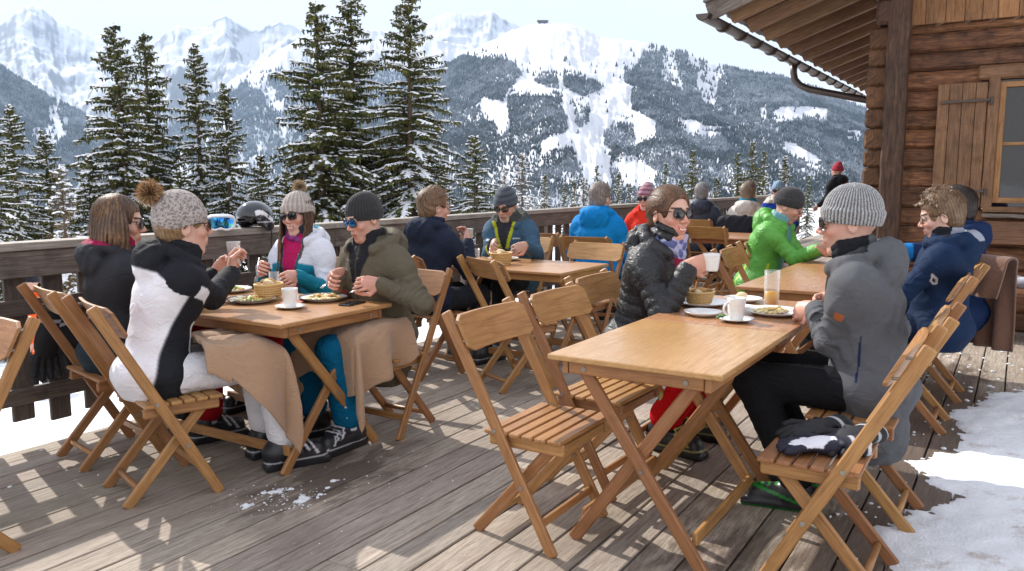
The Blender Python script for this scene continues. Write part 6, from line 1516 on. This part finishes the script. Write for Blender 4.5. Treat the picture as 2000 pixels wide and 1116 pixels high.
if on('mountains'):
    RM = rock_mat('rocky_snow', .58, .80, .0016); RS = rock_mat('smooth_snow', .30, .52, .002)
    m1 = mountain('far_mountain', 'x', [(-400, 90), (-120, 60), (-20, 62), (8, 44), (34, 22), (58, 9), (84, 18), (112, 42), (140, 52), (170, 66), (225, 82), (300, 84), (326, 62), (346, 50), (372, 56), (402, 52), (418, 38), (438, 29), (462, 45), (486, 58), (505, 57), (522, 48), (546, 42), (570, 48), (592, 62), (640, 74), (700, 80), (770, 66), (820, 60), (842, 40), (868, 24), (905, 27), (935, 27), (957, 19), (980, 34), (1012, 50), (1100, 90), (1300, 200), (1500, 300)], 8200, 3800, -300, RM, 4.2, 640, 170, .15, 1.15)
    m2 = mountain('snowy_ridge', 'x', [(150, 420), (255, 330), (330, 250), (398, 192), (452, 158), (500, 128), (545, 98), (592, 70), (660, 52), (760, 60), (850, 75), (950, 100), (1100, 200), (1200, 300)], 5200, 2600, -250, RS, 9.1, 420, 130, .11, 1.0)
    m3 = mountain('left_hillside', 'x', [(-500, 20), (-250, 60), (-60, 112), (0, 132), (60, 168), (130, 205), (200, 248), (270, 296), (340, 335), (420, 375)], 3300, 1500, -220, RS, 6.4, 260, 100, .09, .95)
    m4 = mountain('ski_mountain', 'x', [(560, 380), (680, 262), (770, 190), (850, 140), (905, 108), (950, 84), (1000, 58), (1045, 46), (1062, 44), (1110, 46), (1142, 56), (1172, 72), (1240, 79), (1296, 92), (1340, 104), (1400, 127), (1460, 142), (1530, 152), (1600, 178), (1680, 212), (1750, 240), (1850, 268), (2000, 290), (2300, 330)], 3000, 420, -90, RS, 2.7, 560, 220, .075, 1.35, .8)
    m5 = mountain('far_white_ridge', 'x', [(1450, 260), (1580, 200), (1640, 182), (1700, 176), (1800, 190), (2100, 200)], 6500, 4200, -200, RS, 5.5, 160, 60, .1)
    Cc = lambda L: [(900 + a / 2.5, b / 2.5) for a, b in L]
    OPEN = Cc([(270, 310), (300, 345), (350, 362), (290, 372), (250, 430), (232, 436), (205, 500), (120, 480), (92, 500), (100, 545), (170, 590), (190, 645), (240, 610), (222, 500), (245, 445), (400, 452), (490, 452), (515, 560), (532, 640), (400, 690), (382, 735), (430, 712), (545, 700), (580, 800), (620, 890), (740, 900), (715, 765), (850, 690), (950, 655), (950, 592), (835, 535), (828, 450), (852, 430), (800, 405), (790, 330), (600, 300)])
    ISL = [Cc(p) for p in ([(350, 365), (470, 350), (482, 440), (440, 430), (360, 405)], [(500, 350), (600, 362), (685, 385), (687, 440), (600, 475), (505, 430)], [(530, 480), (568, 500), (565, 525), (530, 512)], [(558, 522), (632, 512), (632, 600), (580, 628), (555, 600)], [(698, 610), (780, 575), (842, 590), (852, 690), (750, 757), (700, 715)])]
    OPS = [Cc(p) for p in ([(1060, 592), (1150, 588), (1180, 612), (1330, 630), (1250, 642), (1100, 627)], [(1500, 565), (1560, 525), (1700, 520), (1795, 535), (1790, 578), (1700, 560), (1600, 580)], [(760, 800), (800, 790), (900, 800), (960, 850), (900, 900), (800, 880)], [(1565, 690), (1620, 700), (1770, 790), (1720, 802), (1600, 740)], [(1880, 640), (1960, 640), (1960, 670), (1900, 665)], [(1460, 530), (1490, 520), (1495, 570), (1470, 590)])]
    TL = np.array(Cc([(-800, 500), (-300, 300), (0, 262), (120, 268), (230, 262), (290, 305), (380, 318), (480, 345), (580, 352), (690, 380), (785, 345), (850, 300), (885, 255), (925, 232), (1000, 210), (1100, 235), (1300, 250), (3000, 250)]))
    SP = Cc([(880, 250), (960, 215), (1100, 260), (1300, 340), (1350, 420), (1345, 545), (1240, 500), (1100, 440), (980, 370)])
    def f4(px, py):
        tl = np.interp(px, TL[:, 0], TL[:, 1]); n = fbm2(px, py, .035, 2, 4); d = np.clip((py - tl + 5 * n) / 7., 0, 1) * (.82 + .4 * n)
        hi = np.clip((py - tl + 34) / 34., 0, 1); d = np.where(py < tl, .05 * hi * (fbm2(px, py, .11, 4, 3) > .22), d)
        d = np.where(inpoly(px, py, SP), np.where(fbm2(px, py * .35, .09, 7, 3) > -.02, .42, .04), d)
        op = inpoly(px, py, OPEN)
        for q in ISL: op &= ~inpoly(px, py, q)
        for q in OPS: op |= inpoly(px + 2.5 * vn2(px, py, .3), py, q)
        d = np.where(op, .004, d); d = np.where((py > tl) & (px > 1190) & (px < 1240) & (py < 140), d * .1, d)
        far = np.clip((py - 285) / 60, 0, 1); return d * (1 - .45 * far * (fbm2(px, py, .05, 9, 3) > .15))
    forest('mountain_forest', 'frosted conifer forest covering the flanks of the ski mountain', m4, 230000, f4, 12, 19, 3)
    forest('ridge_forest', 'dark conifer forest below the snowy ridge behind the tall spruces', m2, 60000, lambda px, py: np.clip((py - np.interp(px, [250, 400, 480, 560, 640, 900], [262, 188, 150, 128, 118, 140]) + 12 * fbm2(px, py, .06, 3, 4)) / 16, 0, 1) * np.where(fbm2(px, py * .6, .055, 5, 4) > .28, .05, .9), 20, 30, 5, DD0=5000.)
    forest('left_forest', 'blue dark conifer forest on the left hillside', m3, 60000, lambda px, py: np.where(fbm2(px + py * .9, py * .9 - px * .35, .030, 12, 4) > .33, .03, .95), 16, 25, 6, DD0=3300.)
    # summit station
    hd, te = pix_dir(1060, 44); d_ = 2990; x, y = d_ * math.cos(hd), d_ * math.sin(hd); z = CAMH + te * d_
    t = empty('summit_station', (x, y, z - 6), AZ); tag(t, 'tiny dark building on top of the ski mountain', 'building')
    b = MB(); b.box((-10, -17, -6), (10, 17, 9), 1, .3); b.build('wall', MT['logdark'], t)
    b = MB(); b.box((-13, -20, 9.1), (13, 20, 11.5), 1, .3); b.build('roof', MT['gutter'], t)
    # ---- the air
    b = MB(); vs = [(-3000, -3500), (12500, -3500), (12500, 12500), (-3000, 12500)]; lo, hi = -420, 2600
    b.add([(x, y, lo) for x, y in vs] + [(x, y, hi) for x, y in vs], [(3, 2, 1, 0), (4, 5, 6, 7), (0, 1, 5, 4), (1, 2, 6, 5), (2, 3, 7, 6), (3, 0, 4, 7)])
    hm = bpy.data.materials.new('air'); hm.use_nodes = True; tn = hm.node_tree; tn.nodes.remove(tn.nodes['Principled BSDF']); pv = tn.nodes.new('ShaderNodeVolumePrincipled')
    pv.inputs['Color'].default_value = (.50, .70, 1, 1); pv.inputs['Density'].default_value = .85e-4; pv.inputs['Anisotropy'].default_value = .2; tn.links.new(pv.outputs[0], tn.nodes['Material Output'].inputs['Volume'])
    if not os.environ.get('NOHAZE'): o = b.build('haze', hm); tag(o, kind='stuff')
# ------------------------------------------------------------------ who sits where
D2 = lambda a, e=0.: (math.cos(R(a)) * math.cos(R(e)), math.sin(R(a)) * math.cos(R(e)), math.sin(R(e)))
def cl(*c): return V(*c)
if on('people'):
    BLK = (.016, .017, .021)
    # 1: brown haired woman, far left
    def c1(d):
        c = np.tile(cl(.035, .036, .042), (len(d['v']), 1)); c[(d['pz'] < .66) & ~d['arm']] = cl(.018, .03, .04); c[(np.abs(d['hoodz'] - .075) < .025) & (np.abs(d['x']) < .12)] = cl(.28, .01, .06); return c
    person('woman with shoulder length brown hair in dark grey jacket at the fence, far left', (2.44, 3.92), -14, dict(scale=1.03, fem=True, hair='bob', hair_col=(.055, .028, .015), hair_hi=(.28, .155, .075), head=(-.38, .12, 0), lean=.06, h=.0055,
        hands=dict(R=((2.93, 3.74, .875), D2(-30, 15), D2(60, 0), .8), L=((2.85, 4.0, .83), D2(-10, 0), (0, 0, -1), .5)), jacket=dict(col=c1, hood=1.0, bulk=.95, seed=1.), trousers=(.28, .006, .012), boots=('ski',), specs=('shades', (.02, .015, .012), (.012,) * 3, (60, 55, 45)), aw=.13, al=.40))
    # 2: pompom woman in black and white
    def c2(d):
        v = d['v']; k = d['k']; c = np.tile(cl(*BLK), (len(v), 1)); x, z = d['x'], d['z']
        w = np.clip(.5 - (d['y'] - .012 - .02 * np.sin(z * 7)) / .010, 0, 1) * np.clip(.5 - (z - .165 + .3 * np.maximum(0, np.abs(x) - .12)) / .010, 0, 1) * (~d['arm']); c = c * (1 - w[:, None]) + w[:, None] * cl(.80, .79, .83); e_ = (np.abs(d['y'] - .012 - .02 * np.sin(z * 7)) < .004) & (z < .16) & ~d['arm']; c[e_] *= .75
        for s, n in ((1, 'R'), (-1, 'L')):
            sh, el, wr = k['sh' + n], k['el' + n], k['wr' + n]; t = d['t' + n]; mid = np.where((t < 1)[:, None], sh + (el - sh) * np.clip(t, 0, 1)[:, None], el + (wr - el) * np.clip(t - 1, 0, 1)[:, None]); o = v - mid
            bk = k['Rr'] * (.75 if n == 'R' else -.75) - V(0, 0, .45) - k['Fw'] * .45; q = (o @ nrm(bk)) ; a = (d['a' + n] < .085) & (q > .030) & (t > .10) & (t < 1.25) & ~((np.abs(x) < .12)); c[a] = cl(.78, .77, .81)
        c[(d['y'] > .09) & (np.abs(np.abs(x) - .085) < .012) & (z < 0) & ~d['arm']] = cl(.7, .7, .72); return c
    person('woman in black and white ski jacket and grey beanie with fur pompom, seen from behind', (2.26, 3.32), -20, dict(scale=1.06, fem=True, skin=(.62, .35, .25), head=(-.05, .02, 0), lean=.24, h=.0055, hair='grey', hair_col=(.2, .12, .06),
        hands=dict(R=((2.755, 3.375, .95), D2(50, 62), D2(-40, 20), 1.0, (.15, -.1, -1)), L=((2.80, 3.56, .93), D2(-30, 50), D2(-90, 0), .9)), jacket=dict(col=c2, hood=1.05, seed=2., wr=.0028), trousers=(.76, .75, .78), boots=('ski',), specs=('shades',),
        hat=dict(col=((.50, .44, .41), (.26, .22, .21)), pom=.058, pomc=((.42, .25, .12), (.6, .42, .25), (.28, .15, .07)), pomo=(-.085, .115), cuff=.004, h=.004, tip=0, top=.112), kl=.46, al=.52, aw=.11, kw=.10))
    # 3: smiling woman in white and teal
    TEAL = cl(.012, .25, .36); WH = cl(.72, .73, .80)
    def c3(d):
        v = d['v']; x, y, z = d['x'], d['y'], d['z']; c = np.tile(WH, (len(v), 1)); k = d['k']
        t = np.clip(.5 - (z - .12 + .22 * np.abs(x)) / .009, 0, 1) * (~d['arm']); c = c * (1 - t[:, None]) + t[:, None] * TEAL; am = np.minimum(d['tR'], d['tL']); a = d['arm'] & (np.where(d['aR'] < d['aL'], d['tR'], d['tL']) > .92); c[a] = TEAL * .8
        c[(y > .05) & (np.abs(x) < .035 + .04 * np.clip((z - .02) / .2, 0, 1)) & (z > -.1)] = cl(.45, .012, .10)
        c[(y > .04) & (np.abs(np.abs(x) - (.045 + .04 * np.clip((z - .02) / .2, 0, 1))) < .009)] = cl(.05, .10, .14); c[(d['hoodz'] > .045) & (y < .05) & (np.abs(x) < .075)] = TEAL; c[(d['hoodz'] > .05) & (y > .0)] = cl(.03, .035, .05); return c
    person('smiling woman in white and teal ski jacket, cream pompom hat and dark sunglasses', (3.80, 3.93), 184, dict(scale=1.02, fem=True, smile=.7, skin=(.66, .38, .28), hair='long', hair_col=(.045, .022, .012), hair_hi=(.20, .10, .05), head=(.12, .10, .08), lean=.06, h=.0048,
        hands=dict(R=((3.50, 4.0, .875), D2(215, 10), D2(-60, -20), .9), L=((3.50, 3.72, .84), D2(200, 0), D2(100, -30), .8)), jacket=dict(col=c3, hood=1.05, bulk=.95, seed=3., collar=.065, vdepth=.06), trousers=(.36, .008, .015), boots=('ski',), specs=('shades',), scarf=dict(col=((.20, .03, .16), (.3, .05, .2)), rings=((.02, .07, .022), (.05, .066, .018))),
        hat=dict(col=((.62, .55, .50), (.40, .34, .31)), pom=.045, pomc=((.42, .30, .18), (.6, .48, .33)), pomo=(-.02, .128), ribs=24, ramp=.002, h=.004, cuff=.006), al=.40))
    # 4: man in olive
    OL = cl(.115, .098, .068)
    def c4(d):
        v = d['v']; c = np.tile(OL, (len(v), 1)); x, y, z = d['x'], d['y'], d['z']; c[(y > .02) & (np.abs(x) < .03 + .06 * np.clip((z - .08) / .15, 0, 1)) & (z > .06)] = cl(*BLK)
        c[(y > .07) & (np.abs(x - .105 - z * .15) < .0055) & (np.abs(z - .05) < .06) & ~d['arm']] = cl(.38, .06, .04); c[(d['hoodz'] > .06) & (y > -.03)] = cl(*BLK); c[(y > .08) & (np.abs(x) < .006)] = OL * .5; return c
    person('man in olive brown jacket, dark beanie and blue mirrored sunglasses, eating', (3.52, 3.06), 172, dict(scale=1.05, hs=.98, skin=(.60, .33, .24), stubble=.35, beard=(.3, .18, .11), hair_col=(.05, .03, .02), head=(-.12, .30, 0), lean=.10, h=.0045,
        hands=dict(R=((3.33, 3.19, .90), D2(185, -10), D2(-70, -20), 1.0), L=((3.31, 2.90, .865), D2(170, 8), D2(85, -25), 1.0, (-.8, -.5, -.7))), jacket=dict(col=c4, hood=1.15, bulk=1.06, seed=4., wr=.005, vdepth=.05, hem=.2), trousers=(.004, .11, .22), boots=('ski',), specs=('mirror', (.03, .22, .7), (.02,) * 3),
        hat=dict(col=((.030, .031, .032), (.05, .05, .052)), ribs=36, ramp=.0012, h=.0042, cuff=.003, low=.05, badge=.05), al=.36, aw=.15, kw=.13))
    # 5: navy hooded man
    NV = (.016, .022, .042)
    person('man in navy hooded jacket with short brown hair and glasses, seen from behind', (4.72, 3.66), -6, dict(scale=1.05, skin=(.6, .32, .23), stubble=.2, hair='short', hair_col=(.13, .07, .035), hair_hi=(.26, .15, .08), head=(-.35, .1, 0), lean=.10, h=.007,
        hands=dict(R=((5.02, 3.50, .96), D2(40, 50), D2(130, 0), .7), L=((5.1, 3.75, .84), D2(-10, 0), (0, 0, -1), .5)), jacket=dict(col=NV, hood=1.15, bulk=1.03, seed=5.), trousers=(.02, .022, .028), boots=('ski',), specs=('thin',)))
    # 6: slate jacket, grey beanie
    def c6(d):
        v = d['v']; c = np.tile(cl(.045, .095, .15), (len(v), 1)); x, y, z = d['x'], d['y'], d['z']; w = .028 + .06 * np.clip((z - .05) / .2, 0, 1); c[(y > .03) & (np.abs(x) < w) & (z > -.02)] = cl(.03, .03, .04); c[(y > .03) & (np.abs(np.abs(x) - w) < .014) & (z > .05)] = cl(.42, .45, .02); c[(d['hoodz'] > .03) & (y < .08)] = cl(.06, .065, .06)
        c[(y > .08) & (np.abs(z - .13) < .004) & (np.abs(np.abs(x) - .11) < .03)] = cl(.6, .65, .7); c[(d['arm']) & (np.abs(v[:, 2] - .95) < .0)] = 0; return c
    person('man in slate blue jacket with lime lining and grey beanie cutting his food', (6.18, 3.80), 184, dict(scale=1.07, skin=(.58, .30, .21), stubble=.75, beard=(.42, .33, .26), hair_col=(.08, .05, .03), head=(.1, .42, 0), lean=.22, h=.0065,
        hands=dict(R=((5.72, 3.72, .895), D2(200, -15), D2(-60, -30), 1.), L=((5.68, 3.40, .885), D2(165, -10), D2(60, -30), 1.)), jacket=dict(col=c6, hood=1.15, bulk=1.08, seed=6., vdepth=.1), trousers=(.018, .019, .022), boots=('ski',), specs=('shades',), hat=dict(col=((.10, .115, .14), (.06, .07, .09)), stripes=150, ribs=0, cuff=.004, h=.0055, badge=0., low=.045, tilt=.12)))
    # 7: bright blue
    person('man in bright blue hooded jacket with grey brown hair, back to the camera', (7.05, 3.42), 6, dict(scale=1.08, hair='grey', hair_col=(.16, .12, .10), hair_hi=(.34, .28, .24), head=(-.25, .1, 0), lean=.08, h=.008, jacket=dict(col=(.004, .20, .52), hood=1.2, bulk=1.08, seed=7.), trousers=(.01, .14, .33), boots=('ski',)))
    # 8: red/orange
    person('person in red and orange jacket with purple striped beanie and sunglasses', (8.62, 3.56), 184, dict(scale=1.04, fem=True, skin=(.62, .34, .25), hair_col=(.1, .05, .03), lean=.05, h=.009, jacket=dict(col=lambda d: np.where(((vnoise(d['v'], 26) > .1) & (d['z'] < .1))[:, None], cl(.75, .30, .03), cl(.62, .03, .015)), hood=1.1, seed=8.), trousers=(.02, .02, .025), boots=('ski',), specs=('shades',), hat=dict(col=((.30, .10, .15), (.46, .28, .33)), stripes=130, h=.007, tip=1, cuff=.005)))
    # 9: black puffer woman with mug
    person('smiling dark haired woman in black puffer jacket and sunglasses holding a white mug', (4.13, 1.74), -94, dict(scale=1.10, fem=True, smile=.85, skin=(.64, .355, .255), hair='pulled', hair_col=(.055, .026, .013), hair_hi=(.21, .105, .05), head=(-.42, -.02, -.04), lean=.26, h=.0042, hs=1.06,
        hands=dict(R=((3.945, 1.40, .985), D2(-62, 12), D2(28, 0), 1.15, (.3, .1, -1)), L=((4.17, 1.60, .795), D2(-150, -5), (0, 0, -1), .4)), jacket=dict(mat='puffer', col=(.014, .015, .018), puffer=1, hood=1.05, bulk=1.0, arm=1.02, seed=9., collar=.075, vdepth=.05, hem=.13), trousers=(.50, .006, .008), boots=('ski', (.4, .4, .1)), specs=('shades',),
        scarf=dict(col=((.42, .42, .62), (.30, .02, .06), (.12, .14, .30)), rings=((.01, .078, .022), (.04, .074, .022), (.07, .07, .018)), ns=85, bib=1), kl=.42, al=.22, aw=.13))
    # 10, 11, 12 far group
    person('person in dark navy down jacket with grey hair at the far fence, back turned', (10.76, 3.68), 8, dict(scale=1.06, hair='grey', hair_col=(.16, .15, .15), hair_hi=(.4, .38, .38), lean=.05, h=.010, jacket=dict(mat='puffer', puffer=1, col=(.016, .025, .05), hood=1.2, bulk=1.08), trousers=(.02, .02, .025), boots=('ski',)))
    person('person in cream jacket with teal scarf and brown grey hair, back turned', (10.70, 3.04), 2, dict(scale=1.06, fem=True, hair='curly', hair_col=(.15, .10, .07), hair_hi=(.36, .27, .19), lean=.06, h=.010, jacket=dict(col=(.62, .57, .52), hood=1.1, bulk=1.08, seed=11.), scarf=dict(col=((.01, .22, .33), (.01, .18, .28)), rings=((.05, .085, .028), (.09, .08, .024))), trousers=(.02, .02, .03), boots=('ski',)))
    person('person in cobalt jacket with cream fur hood and light blue hat facing the camera', (13.45, 3.32), 186, dict(scale=1.08, fem=True, skin=(.6, .34, .25), hair_col=(.06, .03, .02), lean=.05, h=.011, jacket=dict(col=lambda d: np.where((d['hoodz'] > -.02)[:, None], cl(.60, .56, .50), cl(.008, .045, .30)), hood=1.25, bulk=1.08), trousers=(.01, .03, .15), boots=('ski',), specs=('shades',), hat=dict(col=((.22, .36, .52), (.35, .48, .62)), h=.008, ribs=20)))
    # 13: lime green
    def c13(d):
        c = np.tile(cl(.10, .37, .05), (len(d['v']), 1)); c[(d['y'] > .05) & (np.abs(d['x']) < .06) & (d['z'] > -.1)] = cl(.10, .30, .28); c[(d['hoodz'] > .05) & (d['y'] > -.06) & (np.abs(d['x']) < .1)] = cl(.12, .32, .36); c[(np.abs(np.abs(d['x']) - .15) < .008) & (d['z'] < -.05) & ~d['arm']] = cl(.5, .6, .02); return c
    person('man in lime green jacket and dark beanie leaning over the table', (7.0, 1.86), -92, dict(scale=1.08, skin=(.58, .31, .22), stubble=.5, hair_col=(.06, .04, .03), head=(.1, .45, 0), lean=.28, h=.0065, hands=dict(R=((6.72, 1.32, .88), D2(-60, 0), D2(30, 0), 1., (-.6, -.1, -1)), L=((7.0, 1.34, .86), D2(-110, 0), (0, 0, -1), .8)),
        jacket=dict(mat='puffer', col=c13, hood=1.2, bulk=1.08, seed=13., wr=.005), trousers=(.02, .03, .03), boots=('ski',), specs=('thin',), hat=dict(col=((.045, .043, .045), (.06, .058, .06)), h=.006, ribs=0, cuff=.004, low=.045)))
    # 14: grey coat man
    def c14(d):
        v = d['v']; c = np.tile(cl(.105, .108, .118), (len(v), 1)); x, y, z = d['x'], d['y'], d['z']; c[(y > .03) & (np.abs(x) < .03 + .07 * np.clip((z - .06) / .16, 0, 1)) & (z > .02)] = cl(*BLK)
        c[(d['hoodz'] > .045) & (y > -.06)] = cl(*BLK); c[(y > .06) & (np.abs(x + .02) < .006) & ~d['arm']] = cl(.03, .03, .035)
        k = d['k']; n = 'L'; t = d['tL']; sh, el = k['shL'], k['elL']; ax = nrm(el - sh); o = v - sh - (np.clip((v - sh) @ ax, 0, .3))[:, None] * ax; out = nrm(np.cross(ax, k['Fw'])) ; out = out if out @ (-k['Rr']) > 0 else -out
        pc = sh + ax * .15 - k['Rr'] * .07; e = v - pc; b = (np.abs(e @ ax) < .020) & (np.abs(e @ nrm(np.cross(ax, k['Rr']))) < .017) & (np.abs(e @ k['Rr']) < .05); c[b] = cl(.42, .13, .045)
        b = (d['arm'] == 0) & (x < -.10) & (np.abs((y + .0) - .03 + (z + .12) * .25) < .0045) & (z < -.03) & (z > -.20); c[b] = cl(.01, .02, .06); return c
    person('man in grey coat with ribbed grey beanie and sunglasses eating, right of the near tables', (3.70, .50), 93, dict(scale=1.09, hs=1.04, skin=(.60, .335, .245), stubble=.45, beard=(.36, .24, .17), hair_col=(.10, .07, .05), head=(.16, .10, 0), lean=.15, h=.0042,
        hands=dict(R=((4.06, .70, .845), D2(60, 2), D2(-190, -30), .9), L=((3.845, .765, .835), D2(75, -10), D2(-10, -25), 1.05, (-.5, -.1, -1))), jacket=dict(mat='soft', col=c14, hood=1.15, bulk=1.03, arm=1.03, seed=14., collar=.055, wr=.0065, hem=.24, vdepth=.02), trousers=(.012, .012, .014), boots=('shoe', (.02, .30, .04)), specs=('shades',),
        hat=dict(col=((.12, .12, .125), (.50, .50, .50)), ribs=46, ramp=.0028, cuff=.008, h=.0032, top=.108, low=.045, tilt=.16), kl=.43, al=.24, aw=.13))
    # 15: curly haired
    def c15(d):
        v = d['v']; c = np.tile(cl(.008, .022, .06), (len(v), 1)); x, y, z = d['x'], d['y'], d['z']; c[(d['hoodz'] > .035) & (y < .02) & (np.abs(x) < .1)] = cl(.30, .32, .38); c[(d['hoodz'] > .05) & (y > -.02)] = cl(.015, .016, .02)
        k = d['k']; sh, el = k['shL'], k['elL']; ax = nrm(el - sh); b = (d['aL'] < .1) & (np.abs((v - sh) @ ax - .13) < .02) & (np.abs((v - sh) @ k['Fw'] - .03) < .018) & (x < -.2); q = b & ~((np.abs((v - sh) @ ax - .13) < .008) & (np.abs((v - sh) @ k['Fw'] - .03) < .008)); c[q] = cl(.5, .5, .55); return c
    person('person in navy jacket with tousled light brown hair and glasses near the hut', (5.42, .38), 92, dict(scale=1.04, hair='curly', hair_col=(.10, .055, .03), hair_hi=(.30, .19, .10), skin=(.64, .38, .28), stubble=.1, head=(.12, .26, 0), lean=-.04, h=.0055,
        hands=dict(L=((5.25, .80, .82), D2(80, 0), D2(-10, -40), .6), R=((5.55, .80, .82), D2(95, 0), (0, 0, -1), .6)), jacket=dict(col=c15, hood=1.25, bulk=1.10, seed=15.), trousers=(.012, .02, .045), boots=('ski',), specs=('thin',)))
    person('dark haired person in blue jacket mostly hidden behind the navy jacket, by the hut', (6.2, .33), 92, dict(scale=1.06, hair='short', hair_col=(.02, .013, .01), lean=.02, h=.008, head=(-.3, .15, 0), hands=dict(L=((5.72, 1.0, .95), D2(80, 30), D2(0, 0), .8, (-.8, 0, -.6))), jacket=dict(col=lambda d: np.where((d['arm'] & (d['tL'] > 1.) & (d['aL'] < .1))[:, None], cl(.01, .17, .45), cl(.008, .022, .07)), hood=1.15, bulk=1.12, seed=16.), trousers=(.01, .02, .04), boots=('ski',)))
    # 17: standing visitor
    def c17(d): c = np.tile(cl(*BLK), (len(d['v']), 1)); c[(d['x'] > .02) & (d['z'] < .17)] = cl(.55, .012, .012); return c
    person('standing visitor in black and red jacket with red hat at the deck end', (15.9, 2.86), 60, dict(scale=1.0, sit=False, lean=.05, hair_col=(.05, .03, .02), h=.012, jacket=dict(col=c17, hood=1.1, bulk=1.08), trousers=(.02, .02, .02), boots=('ski',), hat=dict(col=((.5, .03, .05), (.35, .05, .08)), h=.009, tip=1, stripes=120)))
    person('skier in orange jacket far below the fence at the left', (4.9, 9.3), 200, dict(scale=1.0, sit=False, z0=-1.28, lean=.1, hair_col=(.05, .03, .02), h=.012, jacket=dict(col=lambda d: np.where((d['x'] < .0)[:, None], cl(.75, .10, .015), cl(.015, .015, .02)), hood=1., bulk=1.05), trousers=(.02, .02, .02), boots=('ski',), hat=dict(col=((.02, .02, .03), (.02, .02, .03)), h=.009)))
    person('skier in blue jacket far below the fence behind the brown haired woman', (6.1, 9.2), 150, dict(scale=1.0, sit=False, z0=-1.3, lean=.1, hair_col=(.05, .03, .02), h=.012, jacket=dict(col=(.02, .05, .3), hood=1., bulk=1.05), trousers=(.02, .02, .02), boots=('ski',), hat=dict(col=((.3, .02, .03), (.3, .02, .03)), h=.009)))
if on('items'):
    fork(3.27, 3.20, .875, R(190), 'fork in the hand of the man in olive jacket', up=.5); knife(3.24, 2.92, .86, R(170), 'knife in the hand of the man in olive jacket', up=.25)
    fork(3.40, 3.93, .87, R(215), 'fork in the hand of the smiling woman in white and teal', up=.9); knife(3.39, 3.70, .84, R(200), 'knife in the hand of the smiling woman in white and teal', up=.3)
    fork(5.60, 3.68, .86, R(205), 'fork in the hand of the man in slate jacket', up=.5); knife(5.57, 3.44, .86, R(165), 'knife in the hand of the man in slate jacket', up=.5)
    fork(4.09, .80, .83, R(80), 'fork in the far hand of the grey coat man', up=.5); knife(3.88, .86, .815, R(85), 'knife in the near hand of the grey coat man', up=.2)
